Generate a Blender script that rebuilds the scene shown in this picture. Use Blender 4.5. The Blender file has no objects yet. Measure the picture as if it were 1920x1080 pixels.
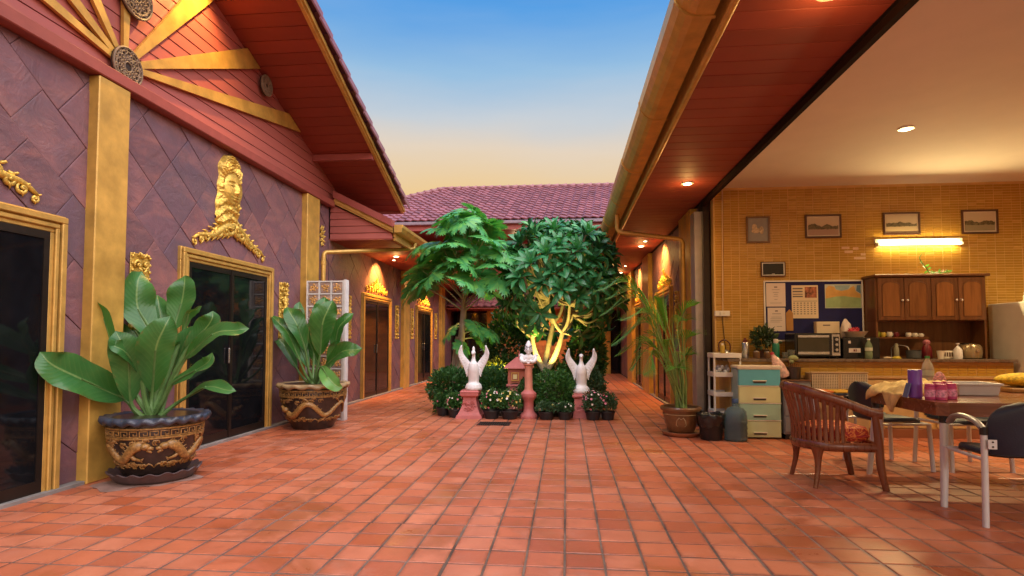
import bpy, bmesh, math, random
import numpy as np
from mathutils import Vector, Matrix, Euler, noise as mnoise

random.seed(11)
RNG = np.random.default_rng(5)
SC = bpy.context.scene
COL = SC.collection
PI = math.pi

# ------------------------------------------------------------------ camera
CAM_F, CAM_YAW, CAM_PITCH = 1070.0, math.radians(5.4), math.atan(48 / 1070.0)
CAM_LOC = Vector((0, 0, 1.2))
cd = bpy.data.cameras.new('camera')
cam = bpy.data.objects.new('camera', cd)
COL.objects.link(cam)
cd.sensor_width = 36
cd.lens = CAM_F / 1920 * 36
cd.shift_y = 49 / 1920
cd.clip_start, cd.clip_end = 0.05, 400
cam.location = CAM_LOC
cam.rotation_euler = (PI / 2 + CAM_PITCH, 0, CAM_YAW)
SC.camera = cam

# ------------------------------------------------------------------ sky, added fill light, exposure
wd = bpy.data.worlds.new('World')
SC.world = wd
wd.use_nodes = True
wn, wl = wd.node_tree.nodes, wd.node_tree.links
wn.clear()
w_out = wn.new('ShaderNodeOutputWorld')
w_bg = wn.new('ShaderNodeBackground')
w_tc = wn.new('ShaderNodeTexCoord')
w_sep = wn.new('ShaderNodeSeparateXYZ')
w_nz = wn.new('ShaderNodeTexNoise')
w_nz.inputs['Scale'].default_value = 3.0
w_nz.inputs['Detail'].default_value = 6.0
w_mp = wn.new('ShaderNodeMapping')
w_mp.inputs['Scale'].default_value = (1, 1, 5)
w_add = wn.new('ShaderNodeMath'); w_add.operation = 'MULTIPLY_ADD'
w_add.inputs[1].default_value = 0.05
w_ramp = wn.new('ShaderNodeValToRGB')
wl.new(w_tc.outputs['Generated'], w_sep.inputs[0])
wl.new(w_tc.outputs['Generated'], w_mp.inputs[0])
wl.new(w_mp.outputs[0], w_nz.inputs['Vector'])
wl.new(w_nz.outputs['Fac'], w_add.inputs[0])
wl.new(w_sep.outputs['Z'], w_add.inputs[2])
wl.new(w_add.outputs[0], w_ramp.inputs[0])
cr = w_ramp.color_ramp
SKY = [(0.0, (.80, .38, .11)), (.17, (.87, .50, .18)), (.27, (.86, .60, .29)), (.335, (.78, .65, .51)),
       (.39, (.56, .62, .68)), (.455, (.31, .52, .75)), (.53, (.10, .35, .77)), (.62, (.05, .26, .70)), (1.0, (.03, .18, .56))]
while len(cr.elements) < len(SKY):
    cr.elements.new(.5)
for e, (p, c) in zip(cr.elements, SKY):
    e.position = p
    e.color = (*c, 1)
w_n2 = wn.new('ShaderNodeTexNoise')
w_n2.inputs['Scale'].default_value = 2.4
w_n2.inputs['Detail'].default_value = 7.0
w_m2 = wn.new('ShaderNodeMapping')
w_m2.inputs['Scale'].default_value = (1, 1.4, 7)
wl.new(w_tc.outputs['Generated'], w_m2.inputs[0])
wl.new(w_m2.outputs[0], w_n2.inputs['Vector'])
w_r2 = wn.new('ShaderNodeValToRGB')
w_r2.color_ramp.elements[0].position = .48
w_r2.color_ramp.elements[0].color = (0, 0, 0, 1)
w_r2.color_ramp.elements[1].position = .78
w_r2.color_ramp.elements[1].color = (.07, .07, .07, 1)
wl.new(w_n2.outputs['Fac'], w_r2.inputs[0])
w_mx = wn.new('ShaderNodeMix')
w_mx.data_type = 'RGBA'
wl.new(w_r2.outputs[0], w_mx.inputs[0])
wl.new(w_ramp.outputs[0], w_mx.inputs[6])
w_mx.inputs[7].default_value = (.86, .76, .70, 1)
wl.new(w_mx.outputs[2], w_bg.inputs[0])
w_bg.inputs[1].default_value = .62
wl.new(w_bg.outputs[0], w_out.inputs[0])

sd = bpy.data.lights.new('soft_fill_sun', 'SUN')
sun = bpy.data.objects.new('soft_fill_sun', sd)
COL.objects.link(sun)
sd.energy = 4.3
sd.angle = math.radians(100)          # added soft overhead fill to brighten the court; the sun itself is down
sd.color = (1.0, .90, .84)
sun.rotation_euler = Vector((-.42, .45, -1.0)).to_track_quat('-Z', 'Y').to_euler()

vs = SC.view_settings
vs.view_transform = 'Standard'
vs.look = 'None'
vs.exposure = 0.7
vs.gamma = 1.0
cy = SC.cycles
cy.use_denoising = True
try:
    cy.denoiser = 'OPENIMAGEDENOISE'
except Exception:
    pass
cy.max_bounces = 7
cy.diffuse_bounces = 4
cy.glossy_bounces = 3
cy.transmission_bounces = 6
cy.sample_clamp_indirect = 6
cy.caustics_reflective = False
cy.caustics_refractive = False

# ------------------------------------------------------------------ camera geometry helpers (photo pixel -> point on a known plane of the place)
_fh = Vector((-math.sin(CAM_YAW), math.cos(CAM_YAW), 0))
_r = Vector((math.cos(CAM_YAW), math.sin(CAM_YAW), 0))
_fw = _fh * math.cos(CAM_PITCH) + Vector((0, 0, math.sin(CAM_PITCH)))
_up = _r.cross(_fw)
def at(px, py, axis, v):
    d = _fw + _r * ((px - 960) / CAM_F) - _up * ((py - 589) / CAM_F)
    return CAM_LOC + d * ((v - CAM_LOC[axis]) / d[axis])
def proj(p):
    d = Vector(p) - CAM_LOC
    k = d.dot(_fw)
    return (960 + CAM_F * d.dot(_r) / k, 589 - CAM_F * d.dot(_up) / k, k)

# ------------------------------------------------------------------ materials
MATS = {}
def hexc(h):
    h = h.lstrip('#')
    o = []
    for i in (0, 2, 4):
        x = int(h[i:i + 2], 16) / 255
        o.append(x / 12.92 if x <= .04045 else ((x + .055) / 1.055) ** 2.4)
    return tuple(o)
def clampc(c, k):
    return tuple(min(1, max(0, x * k)) for x in c)
class NT:
    """small node-tree writer"""
    def __init__(s, name):
        s.m = bpy.data.materials.new(name)
        s.m.use_nodes = True
        s.t = s.m.node_tree
        s.b = s.t.nodes['Principled BSDF']
    def n(s, kind, **kw):
        x = s.t.nodes.new('ShaderNode' + kind)
        for k, v in kw.items():
            if k.startswith('_'):
                setattr(x, k[1:], v)
            else:
                x.inputs[k.replace('__', ' ')].default_value = v
        return x
    def l(s, a, b):
        s.t.links.new(a, b)
    def ramp(s, src, stops, interp='LINEAR'):
        r = s.n('ValToRGB')
        r.color_ramp.interpolation = interp
        while len(r.color_ramp.elements) < len(stops):
            r.color_ramp.elements.new(.5)
        for e, (p, c) in zip(r.color_ramp.elements, stops):
            e.position = p
            e.color = (*c, 1) if len(c) == 3 else c
        s.l(src, r.inputs[0])
        return r.outputs[0]
    def mix(s, fac, a, b, mode='MIX'):
        x = s.n('Mix', _data_type='RGBA', _blend_type=mode)
        for sock, v in ((x.inputs[0], fac), (x.inputs[6], a), (x.inputs[7], b)):
            if isinstance(v, bpy.types.NodeSocket):
                s.l(v, sock)
            elif isinstance(v, (int, float)):
                sock.default_value = v
            else:
                sock.default_value = (*v, 1)
        return x.outputs[2]
    def math(s, op, a, b=0.0, c=None):
        x = s.n('Math', _operation=op)
        for i, v in enumerate((a, b) if c is None else (a, b, c)):
            if isinstance(v, bpy.types.NodeSocket):
                s.l(v, x.inputs[i])
            else:
                x.inputs[i].default_value = v
        return x.outputs[0]
    def coords(s, kind='Object', scale=(1, 1, 1), rot=(0, 0, 0)):
        if kind == 'Position':
            o = s.n('NewGeometry').outputs['Position']
        else:
            o = s.n('TexCoord').outputs[kind]
        mp = s.n('Mapping')
        mp.inputs['Scale'].default_value = scale
        mp.inputs['Rotation'].default_value = rot
        s.l(o, mp.inputs[0])
        return mp.outputs[0]
    def noise(s, vec, scale, detail=4, rough=.55, dist=0.0):
        x = s.n('TexNoise', Scale=scale, Detail=detail, Roughness=rough, Distortion=dist)
        s.l(vec, x.inputs['Vector'])
        return x.outputs['Fac']
    def bump(s, h, strength=.2, dist=.01, prev=None):
        x = s.n('Bump', Strength=strength, Distance=dist)
        s.l(h, x.inputs['Height'])
        if prev is not None:
            s.l(prev, x.inputs['Normal'])
        return x.outputs[0]
    def rnd(s, kind):
        if kind == 'island':
            return s.n('NewGeometry').outputs['Random Per Island']
        return s.n('ObjectInfo').outputs['Random']
    def set(s, name, v):
        k = s.b.inputs[name]
        if isinstance(v, bpy.types.NodeSocket):
            s.l(v, k)
        elif isinstance(v, (tuple, list)) and len(v) == 3:
            k.default_value = (*v, 1)
        else:
            k.default_value = v
def mat(name, col, rough=.5, metal=0.0, var=.12, scale=7.0, bump=.15, bscale=45.0, stretch=(1, 1, 1), rnd=None, rv=.12,
        coat=0.0, trans=0.0, alpha=1.0, sub=0.0, rvar=.12, space='Object', emit=None, estr=0.0, ior=None, dirt=0.0):
    if name in MATS:
        return MATS[name]
    t = NT(name)
    v = t.coords(space, stretch)
    n1 = t.noise(v, scale, 5)
    c = t.ramp(n1, [(.3, clampc(col, 1 - var)), (.7, clampc(col, 1 + var))])
    if rnd:
        r = t.rnd(rnd)
        c = t.mix(1.0, c, t.ramp(r, [(0, (1 - rv,) * 3), (1, (1 + rv * .6,) * 3)]), 'MULTIPLY')
    if dirt:
        d = t.noise(v, scale * .35, 6, .65)
        c = t.mix(t.math('MULTIPLY', t.ramp(d, [(.5, (0, 0, 0)), (.75, (1, 1, 1))]), dirt), c, clampc(col, .35))
    t.set('Base Color', c)
    t.set('Roughness', t.math('MULTIPLY_ADD', n1, rvar, rough - rvar / 2))
    t.set('Metallic', metal)
    if bump:
        n2 = t.noise(v, bscale, 5)
        t.set('Normal', t.bump(n2, bump, .006))
    t.set('Coat Weight', coat)
    t.set('Coat Roughness', .12)
    t.set('Transmission Weight', trans)
    t.set('Alpha', alpha)
    if ior:
        t.set('IOR', ior)
    if sub:
        t.set('Subsurface Weight', sub)
        t.set('Subsurface Radius', (.02, .02, .02))
    if emit:
        t.set('Emission Color', emit)
        t.set('Emission Strength', estr)
    MATS[name] = t.m
    return t.m
def wood(name, a, b, rough=.35, axis='Z', scale=1.0, coat=.15, rnd=None):
    if name in MATS:
        return MATS[name]
    t = NT(name)
    st = {'X': (1.2, 14, 14), 'Y': (14, 1.2, 14), 'Z': (14, 14, 1.2)}[axis]
    v = t.coords('Object', tuple(x * scale for x in st))
    n = t.noise(v, 1.6, 6, .6, .8)
    c = t.ramp(n, [(.28, a), (.72, b)])
    if rnd:
        c = t.mix(1.0, c, t.ramp(t.rnd(rnd), [(0, (.82,) * 3), (1, (1.12,) * 3)]), 'MULTIPLY')
    t.set('Base Color', c)
    t.set('Roughness', t.math('MULTIPLY_ADD', n, .2, rough - .1))
    t.set('Coat Weight', coat)
    t.set('Coat Roughness', .2)
    t.set('Normal', t.bump(n, .12, .004))
    MATS[name] = t.m
    return t.m

def slate_mat():
    t = NT('slate')
    r = t.n('ObjectInfo').outputs['Random']
    off = t.n('CombineXYZ')
    t.l(t.math('MULTIPLY', r, 37.0), off.inputs[0])
    t.l(t.math('MULTIPLY', r, 91.0), off.inputs[2])
    va = t.n('VectorMath', _operation='ADD')
    t.l(t.coords('Object', (1, 1, 1)), va.inputs[0])
    t.l(off.outputs[0], va.inputs[1])
    v = va.outputs[0]
    ma = t.n('Mapping')
    ma.inputs['Rotation'].default_value = (.7, 0, 0)
    ma.inputs['Scale'].default_value = (1, 1, 3.2)
    t.l(v, ma.inputs[0])
    n1 = t.noise(ma.outputs[0], 1.5, 8, .6, .7)
    base = t.ramp(r, [(0, (.135, .070, .090)), (.17, (.215, .098, .118)), (.34, (.145, .090, .125)), (.5, (.260, .115, .125)), (.66, (.175, .094, .125)), (.83, (.285, .125, .122)), (1, (.155, .078, .098))])
    c = t.mix(t.ramp(n1, [(.47, (0, 0, 0)), (.74, (.7, .7, .7))]), base, (.38, .160, .140))
    c = t.mix(t.ramp(t.noise(v, 4.2, 7, .7, .5), [(.34, (.55, .55, .55)), (.58, (0, 0, 0))]), c, (.120, .078, .098))
    c = t.mix(t.ramp(t.noise(v, 18, 5, .7, 1.5), [(.62, (0, 0, 0)), (.80, (.35, .35, .35))]), c, (.36, .25, .25))
    t.set('Base Color', c)
    t.set('Roughness', t.math('MULTIPLY_ADD', n1, .25, .36))
    b1 = t.bump(t.noise(v, 5.5, 9, .68, .9), .55, .03)
    t.set('Normal', b1)
    MATS['slate'] = t.m
    return t.m

def floor_mat(name, kind):
    t = NT(name)
    r = t.rnd(kind)
    p = t.coords('Position')
    big = t.noise(p, .55, 4, .6)
    mid = t.noise(p, 3.4, 6, .62, .3)
    fine = t.noise(p, 38, 6, .7)
    c = t.ramp(r, [(0, (.40, .090, .030)), (.14, (.48, .130, .058)), (.3, (.54, .185, .105)), (.5, (.60, .205, .112)), (.66, (.52, .140, .060)), (.8, (.55, .160, .075)), (.92, (.38, .090, .038)), (1, (.62, .215, .115))])
    c = t.mix(t.ramp(mid, [(.35, (.55, .55, .55)), (.62, (0, 0, 0))]), c, (.40, .105, .050))
    c = t.mix(t.ramp(fine, [(.55, (0, 0, 0)), (.8, (.35, .35, .35))]), c, (.62, .30, .21))
    # damp marks left by watering: darker, smoother
    wet = t.ramp(t.noise(p, .9, 5, .68, .6), [(.52, (0, 0, 0)), (.62, (1, 1, 1))])
    c = t.mix(t.math('MULTIPLY', wet, .55), c, (.32, .075, .022))
    dust = t.ramp(t.noise(p, 1.3, 8, .72), [(.54, (0, 0, 0)), (.74, (.45, .45, .45))])
    scuff = t.ramp(t.noise(p, 11, 8, .75, 1.2), [(.60, (0, 0, 0)), (.70, (.5, .5, .5))])
    c = t.mix(scuff, c, (.34, .095, .045))
    c = t.mix(dust, c, (.50, .30, .25))
    # grime worked into the edges beside the joints
    sp = t.n('SeparateXYZ')
    t.l(p, sp.inputs[0])
    ex = t.math('ABSOLUTE', t.math('SUBTRACT', t.math('FRACT', t.math('MULTIPLY_ADD', sp.outputs[0], 1 / .212, .012 / .212 + 40.0)), .5))
    ey = t.math('ABSOLUTE', t.math('SUBTRACT', t.math('FRACT', t.math('MULTIPLY_ADD', sp.outputs[1], 1 / .210, -.035 / .210 + 40.5)), .5))
    ed = t.ramp(t.math('MAXIMUM', ex, ey), [(.36, (0, 0, 0)), (.47, (1, 1, 1))])
    gr = t.math('MULTIPLY', ed, t.ramp(t.noise(p, 7, 6, .7), [(.40, (0, 0, 0)), (.62, (.8, .8, .8))]))
    c = t.mix(gr, c, (.20, .062, .034))
    t.set('Base Color', c)
    ro = t.math('MULTIPLY_ADD', mid, .36, .25)
    ro = t.math('SUBTRACT', ro, t.math('MULTIPLY', wet, .16))
    t.set('Roughness', t.math('MULTIPLY_ADD', r, .10, ro))
    t.set('Specular IOR Level', .5)
    t.set('Coat Weight', t.math('MULTIPLY_ADD', wet, .35, .10))
    t.set('Coat Roughness', .22)
    t.set('Normal', t.bump(fine, .22, .004, t.bump(mid, .25, .012)))
    MATS[name] = t.m
    return t.m

def leaf_mat(name, c0, c1, vein, veins=38, rough=.32, back=None):
    """leaf blade: UV x runs across (0..1, midrib at .5), y along the leaf"""
    t = NT(name)
    uv = t.n('TexCoord').outputs['UV']
    sp = t.n('SeparateXYZ')
    t.l(uv, sp.inputs[0])
    ax = t.math('ABSOLUTE', t.math('SUBTRACT', sp.outputs[0], .5))
    ph = t.math('SUBTRACT', sp.outputs[1], t.math('MULTIPLY', ax, .35))
    w = t.math('SINE', t.math('MULTIPLY', ph, veins * 2 * PI))
    o = t.coords('Object')
    n = t.noise(o, 5, 4)
    c = t.ramp(n, [(.3, c0), (.7, c1)])
    c = t.mix(t.ramp(t.rnd('object'), [(0, (0, 0, 0)), (1, (.45, .45, .45))]), c, clampc(c0, 1.6))
    c = t.mix(t.math('MULTIPLY', t.ramp(w, [(.55, (0, 0, 0)), (1, (1, 1, 1))]), .11), c, vein)
    c = t.mix(t.ramp(ax, [(.012, (1, 1, 1)), (.035, (0, 0, 0))]), c, vein)
    edge = t.math('MULTIPLY', t.ramp(ax, [(.40, (0, 0, 0)), (.5, (1, 1, 1))]), t.ramp(t.noise(o, 9, 5, .7), [(.50, (0, 0, 0)), (.62, (1, 1, 1))]))
    c = t.mix(t.math('MULTIPLY', edge, .8), c, (.20, .13, .045))
    c = t.mix(t.ramp(t.noise(o, 30, 5, .75), [(.66, (0, 0, 0)), (.74, (.6, .6, .6))]), c, (.16, .20, .05))
    t.set('Base Color', c)
    t.set('Roughness', rough)
    t.set('Normal', t.bump(w, .10, .004, t.bump(t.noise(o, 14, 4), .25, .01)))
    tr = t.n('BsdfTranslucent')
    t.l(t.mix(1.0, c, (1.2, 1.35, .5), 'MULTIPLY'), tr.inputs[0])
    ms = t.n('MixShader')
    ms.inputs[0].default_value = .22
    t.l(t.b.outputs[0], ms.inputs[1])
    t.l(tr.outputs[0], ms.inputs[2])
    t.l(ms.outputs[0], t.t.nodes['Material Output'].inputs[0])
    MATS[name] = t.m
    return t.m

def foliage_mat(name, c0, c1, c2, rough=.45):
    t = NT(name)
    r = t.rnd('island')
    n = t.noise(t.coords('Object'), 3.0, 3)
    c = t.ramp(r, [(0, c0), (.55, c1), (1, c2)])
    c = t.mix(t.ramp(n, [(.35, (.5, .5, .5)), (.65, (0, 0, 0))]), c, c0)
    t.set('Base Color', c)
    t.set('Roughness', rough)
    tr = t.n('BsdfTranslucent')
    t.l(t.mix(1.0, c, (1.2, 1.3, .5), 'MULTIPLY'), tr.inputs[0])
    ms = t.n('MixShader')
    ms.inputs[0].default_value = .22
    t.l(t.b.outputs[0], ms.inputs[1])
    t.l(tr.outputs[0], ms.inputs[2])
    t.l(ms.outputs[0], t.t.nodes['Material Output'].inputs[0])
    MATS[name] = t.m
    return t.m

def emis(name, col, strength):
    t = NT(name)
    t.set('Base Color', (0.02, .02, .02))
    t.set('Emission Color', col)
    t.set('Emission Strength', strength)
    MATS[name] = t.m
    return t.m

# ------------------------------------------------------------------ mesh building
WLOC = {}
def link(o, parent=None, loc=None):
    COL.objects.link(o)
    wp = Vector(loc) if loc is not None else Vector((0, 0, 0))
    if parent is not None:
        o.parent = parent
        o.location = wp - WLOC.get(parent.name, Vector((0, 0, 0)))
    else:
        o.location = wp
    WLOC[o.name] = wp
    return o
def tag(o, label=None, cat=None, group=None, kind=None):
    if label: o['label'] = label
    if cat: o['category'] = cat
    if group: o['group'] = group
    if kind: o['kind'] = kind
    return o
def thing(name, label, cat, loc=(0, 0, 0), group=None):
    """Empty at the thing's base; parts are given in world coordinates until place() moves it"""
    o = bpy.data.objects.new(name, None)
    o.empty_display_size = .1
    link(o, None, loc)
    return tag(o, label, cat, group)
def copy_tree(o, parent=None):
    c = o.copy()
    COL.objects.link(c)
    if parent is not None:
        c.parent = parent
    WLOC[c.name] = WLOC.get(o.name, Vector((0, 0, 0)))
    for ch in list(o.children):
        copy_tree(ch, c)
    return c
class MB:
    def __init__(s):
        s.v, s.f, s.m, s.uv = [], [], [], []
    def add(s, vs, fs, mi=0, uv=None):
        k = len(s.v)
        s.v += [tuple(x) for x in vs]
        s.f += [tuple(i + k for i in f) for f in fs]
        s.m += [mi] * len(fs)
        if uv is not None:
            while len(s.uv) < k:
                s.uv.append((.5, .5))
            s.uv += list(uv)
        return s
    def box(s, c, d, ch=0.0, rot=None, mi=0):
        hx, hy, hz = d[0] / 2, d[1] / 2, d[2] / 2
        c = Vector(c)
        if ch <= 0:
            vs = [Vector((x * hx, y * hy, z * hz)) for x in (-1, 1) for y in (-1, 1) for z in (-1, 1)]
            fs = [(0, 1, 3, 2), (4, 6, 7, 5), (0, 4, 5, 1), (2, 3, 7, 6), (0, 2, 6, 4), (1, 5, 7, 3)]
        else:
            ch = min(ch, hx * .9, hy * .9, hz * .9)
            vs, idx = [], {}
            for x in (-1, 1):
                for y in (-1, 1):
                    for z in (-1, 1):
                        for a in range(3):
                            p = [x * (hx - ch), y * (hy - ch), z * (hz - ch)]
                            p[a] = (x * hx, y * hy, z * hz)[a]
                            idx[(x, y, z, a)] = len(vs)
                            vs.append(Vector(p))
            fs = []
            for a in range(3):
                b, e = [q for q in range(3) if q != a]
                for sg in (-1, 1):
                    q = []
                    for (u, w) in ((-1, -1), (1, -1), (1, 1), (-1, 1)):
                        k = [0, 0, 0]; k[a] = sg; k[b] = u; k[e] = w
                        q.append(idx[(*k, a)])
                    fs.append(tuple(q))
                for u in (-1, 1):
                    for w in (-1, 1):
                        k0 = [0, 0, 0]; k1 = [0, 0, 0]
                        k0[a] = -1; k1[a] = 1; k0[b] = k1[b] = u; k0[e] = k1[e] = w
                        fs.append((idx[(*k0, b)], idx[(*k1, b)], idx[(*k1, e)], idx[(*k0, e)]))
            for x in (-1, 1):
                for y in (-1, 1):
                    for z in (-1, 1):
                        fs.append(tuple(idx[(x, y, z, a)] for a in range(3)))
        if rot is not None:
            R = rot if isinstance(rot, Matrix) else Euler(rot).to_matrix()
            vs = [R @ v for v in vs]
        return s.add([v + c for v in vs], fs, mi)
    def bb(s, x0, x1, y0, y1, z0, z1, ch=0.0, mi=0):
        return s.box(((x0 + x1) / 2, (y0 + y1) / 2, (z0 + z1) / 2), (abs(x1 - x0), abs(y1 - y0), abs(z1 - z0)), ch, None, mi)
    def tube(s, path, r, n=10, caps=True, ell=1.0, up=None, mi=0, closed=False):
        P = [Vector(p) for p in path]
        m = len(P)
        R = list(r) if hasattr(r, '__len__') else [r] * m
        vs, fs = [], []
        prev = None
        for i in range(m):
            t = (P[(i + 1) % m] - P[i - 1]) if closed else (P[min(i + 1, m - 1)] - P[max(i - 1, 0)])
            t = t.normalized() if t.length > 1e-9 else Vector((0, 0, 1))
            if prev is None:
                a = Vector(up) if up is not None else (Vector((0, 0, 1)) if abs(t.z) < .9 else Vector((1, 0, 0)))
            else:
                a = prev
            a = (a - t * a.dot(t))
            a = a.normalized() if a.length > 1e-6 else t.orthogonal().normalized()
            prev = a
            b = t.cross(a)
            e = ell[i] if hasattr(ell, '__len__') else ell
            for k in range(n):
                th = 2 * PI * k / n
                vs.append(P[i] + a * (math.cos(th) * R[i]) + b * (math.sin(th) * R[i] * e))
        for i in range(m if closed else m - 1):
            j = (i + 1) % m
            for k in range(n):
                fs.append((i * n + k, i * n + (k + 1) % n, j * n + (k + 1) % n, j * n + k))
        if caps and not closed:
            fs.append(tuple(range(n))[::-1])
            fs.append(tuple((m - 1) * n + k for k in range(n)))
        return s.add(vs, fs, mi)
    def lathe(s, prof, c=(0, 0, 0), n=28, mod=None, mi=0, cap=True):
        """prof: [(r, z)]; mod(i, theta) -> (dr, dz)"""
        c = Vector(c)
        vs, fs = [], []
        for i, (r, z) in enumerate(prof):
            for k in range(n):
                th = 2 * PI * k / n
                dr, dz = mod(i, th) if mod else (0, 0)
                vs.append(c + Vector(((r + dr) * math.cos(th), (r + dr) * math.sin(th), z + dz)))
        for i in range(len(prof) - 1):
            for k in range(n):
                fs.append((i * n + k, i * n + (k + 1) % n, (i + 1) * n + (k + 1) % n, (i + 1) * n + k))
        if cap:
            if prof[0][0] > 1e-4: fs.append(tuple(range(n))[::-1])
            if prof[-1][0] > 1e-4: fs.append(tuple((len(prof) - 1) * n + k for k in range(n)))
        return s.add(vs, fs, mi)
    def prism(s, poly, axis, a, b, mi=0):
        """poly: 2d points in the other two axes (in x<y<z order), extruded along axis from a to b"""
        n = len(poly)
        def P(u, w, t):
            return {0: (t, u, w), 1: (u, t, w), 2: (u, w, t)}[axis]
        vs = [P(u, w, a) for u, w in poly] + [P(u, w, b) for u, w in poly]
        fs = [tuple(range(n))[::-1], tuple(range(n, 2 * n))] + [(k, (k + 1) % n, n + (k + 1) % n, n + k) for k in range(n)]
        return s.add(vs, fs, mi)
    def ball(s, c, r, n=12, m=8, mi=0, rot=None):
        r = (r, r, r) if not hasattr(r, '__len__') else r
        c = Vector(c)
        vs, fs = [], []
        for i in range(m + 1):
            ph = PI * i / m
            for k in range(n):
                th = 2 * PI * k / n
                p = Vector((r[0] * math.sin(ph) * math.cos(th), r[1] * math.sin(ph) * math.sin(th), r[2] * math.cos(ph)))
                if rot is not None: p = rot @ p
                vs.append(c + p)
        for i in range(m):
            for k in range(n):
                fs.append((i * n + k, (i + 1) * n + k, (i + 1) * n + (k + 1) % n, i * n + (k + 1) % n))
        return s.add(vs, fs, mi)
    def mesh(s, name, mats, smooth=False, fix=True, autosmooth=None):
        me = bpy.data.meshes.new(name)
        me.from_pydata(s.v, [], s.f)
        ms = mats if isinstance(mats, (list, tuple)) else [mats]
        for m in ms:
            me.materials.append(m)
        if len(ms) > 1:
            me.polygons.foreach_set('material_index', s.m)
        if s.uv:
            while len(s.uv) < len(s.v): s.uv.append((.5, .5))
            ul = me.uv_layers.new(name='UVMap')
            idx = np.empty(len(me.loops), dtype=np.int32)
            me.loops.foreach_get('vertex_index', idx)
            ul.data.foreach_set('uv', np.array(s.uv, dtype=np.float32)[idx].ravel())
        if fix:
            bm = bmesh.new()
            bm.from_mesh(me)
            bmesh.ops.remove_doubles(bm, verts=bm.verts, dist=1e-6)
            bmesh.ops.recalc_face_normals(bm, faces=bm.faces)
            bm.to_mesh(me)
            bm.free()
        if smooth:
            me.polygons.foreach_set('use_smooth', [True] * len(me.polygons))
            if autosmooth:
                try:
                    me.set_sharp_from_angle(angle=math.radians(autosmooth))
                except Exception:
                    pass
        me.update()
        return me
    def build(s, name, mats, parent=None, smooth=False, kind=None, fix=True, autosmooth=40, remesh=0.0, origin=None):
        """parts keep world coordinates; the object's origin sits at its parent's base"""
        wl_ = Vector(origin) if origin is not None else (WLOC.get(parent.name, Vector((0, 0, 0))) if parent is not None else None)
        if wl_ is None:
            a = np.array(s.v)
            wl_ = Vector(((a[:, 0].min() + a[:, 0].max()) / 2, (a[:, 1].min() + a[:, 1].max()) / 2, a[:, 2].min()))
        s.v = [(x - wl_.x, y - wl_.y, z - wl_.z) for x, y, z in s.v]
        me = s.mesh(name, mats, smooth, fix, autosmooth)
        o = bpy.data.objects.new(name, me)
        link(o, parent, wl_)
        if remesh:
            md = o.modifiers.new('remesh', 'REMESH')
            md.mode = 'VOXEL'
            md.voxel_size = remesh
            md.use_smooth_shade = True
            sm = o.modifiers.new('smooth', 'SMOOTH')
            sm.factor = .6
            sm.iterations = 4
        if kind:
            o['kind'] = kind
        return o
def inst(name, me, parent, loc, rot=None, scale=None):
    o = bpy.data.objects.new(name, me)
    link(o, parent, loc)
    if rot is not None:
        o.rotation_euler = rot if not isinstance(rot, Matrix) else rot.to_euler()
    if scale is not None:
        o.scale = scale if hasattr(scale, '__len__') else (scale,) * 3
    return o
def single(mb, name, mats, label, cat, group=None, **kw):
    return tag(mb.build(name, mats, **kw), label, cat, group)
def smoothpath(pts, n=8):
    """Catmull-Rom through the points"""
    P = [Vector(p) for p in pts]
    P = [P[0] * 2 - P[1]] + P + [P[-1] * 2 - P[-2]]
    out = []
    for i in range(1, len(P) - 2):
        for k in range(n):
            t = k / n
            a, b, c, d = P[i - 1], P[i], P[i + 1], P[i + 2]
            out.append(.5 * ((2 * b) + (c - a) * t + (2 * a - 5 * b + 4 * c - d) * t * t + (3 * b - a - 3 * c + d) * t ** 3))
    out.append(P[-2])
    return out
def clip_poly(poly, x0, x1, y0, y1):
    def cl(pts, f, inter):
        o = []
        for i in range(len(pts)):
            a, b = pts[i - 1], pts[i]
            if f(b):
                if not f(a): o.append(inter(a, b))
                o.append(b)
            elif f(a):
                o.append(inter(a, b))
        return o
    def ix(v):
        return lambda a, b: (v, a[1] + (b[1] - a[1]) * (v - a[0]) / (b[0] - a[0]))
    def iy(v):
        return lambda a, b: (a[0] + (b[0] - a[0]) * (v - a[1]) / (b[1] - a[1]), v)
    for f, it in ((lambda p: p[0] >= x0, ix(x0)), (lambda p: p[0] <= x1, ix(x1)), (lambda p: p[1] >= y0, iy(y0)), (lambda p: p[1] <= y1, iy(y1))):
        poly = cl(poly, f, it)
        if len(poly) < 3:
            return []
    return poly
def spot(name, loc, aim, power, angle, color, blend=.4, size=.04):
    d = bpy.data.lights.new(name, 'SPOT')
    d.energy = power
    d.spot_size = math.radians(angle)
    d.spot_blend = blend
    d.color = color
    d.shadow_soft_size = size
    o = bpy.data.objects.new(name, d)
    COL.objects.link(o)
    o.location = loc
    o.rotation_euler = (Vector(aim) - Vector(loc)).to_track_quat('-Z', 'Y').to_euler()
    return o
def glow(name, loc, power, color, size=.05):
    d = bpy.data.lights.new(name, 'POINT')
    d.energy = power
    d.color = color
    d.shadow_soft_size = size
    o = bpy.data.objects.new(name, d)
    COL.objects.link(o)
    o.location = loc
    return o
WARM = (1.0, .55, .16)
WARM2 = (1.0, .75, .40)

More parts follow.
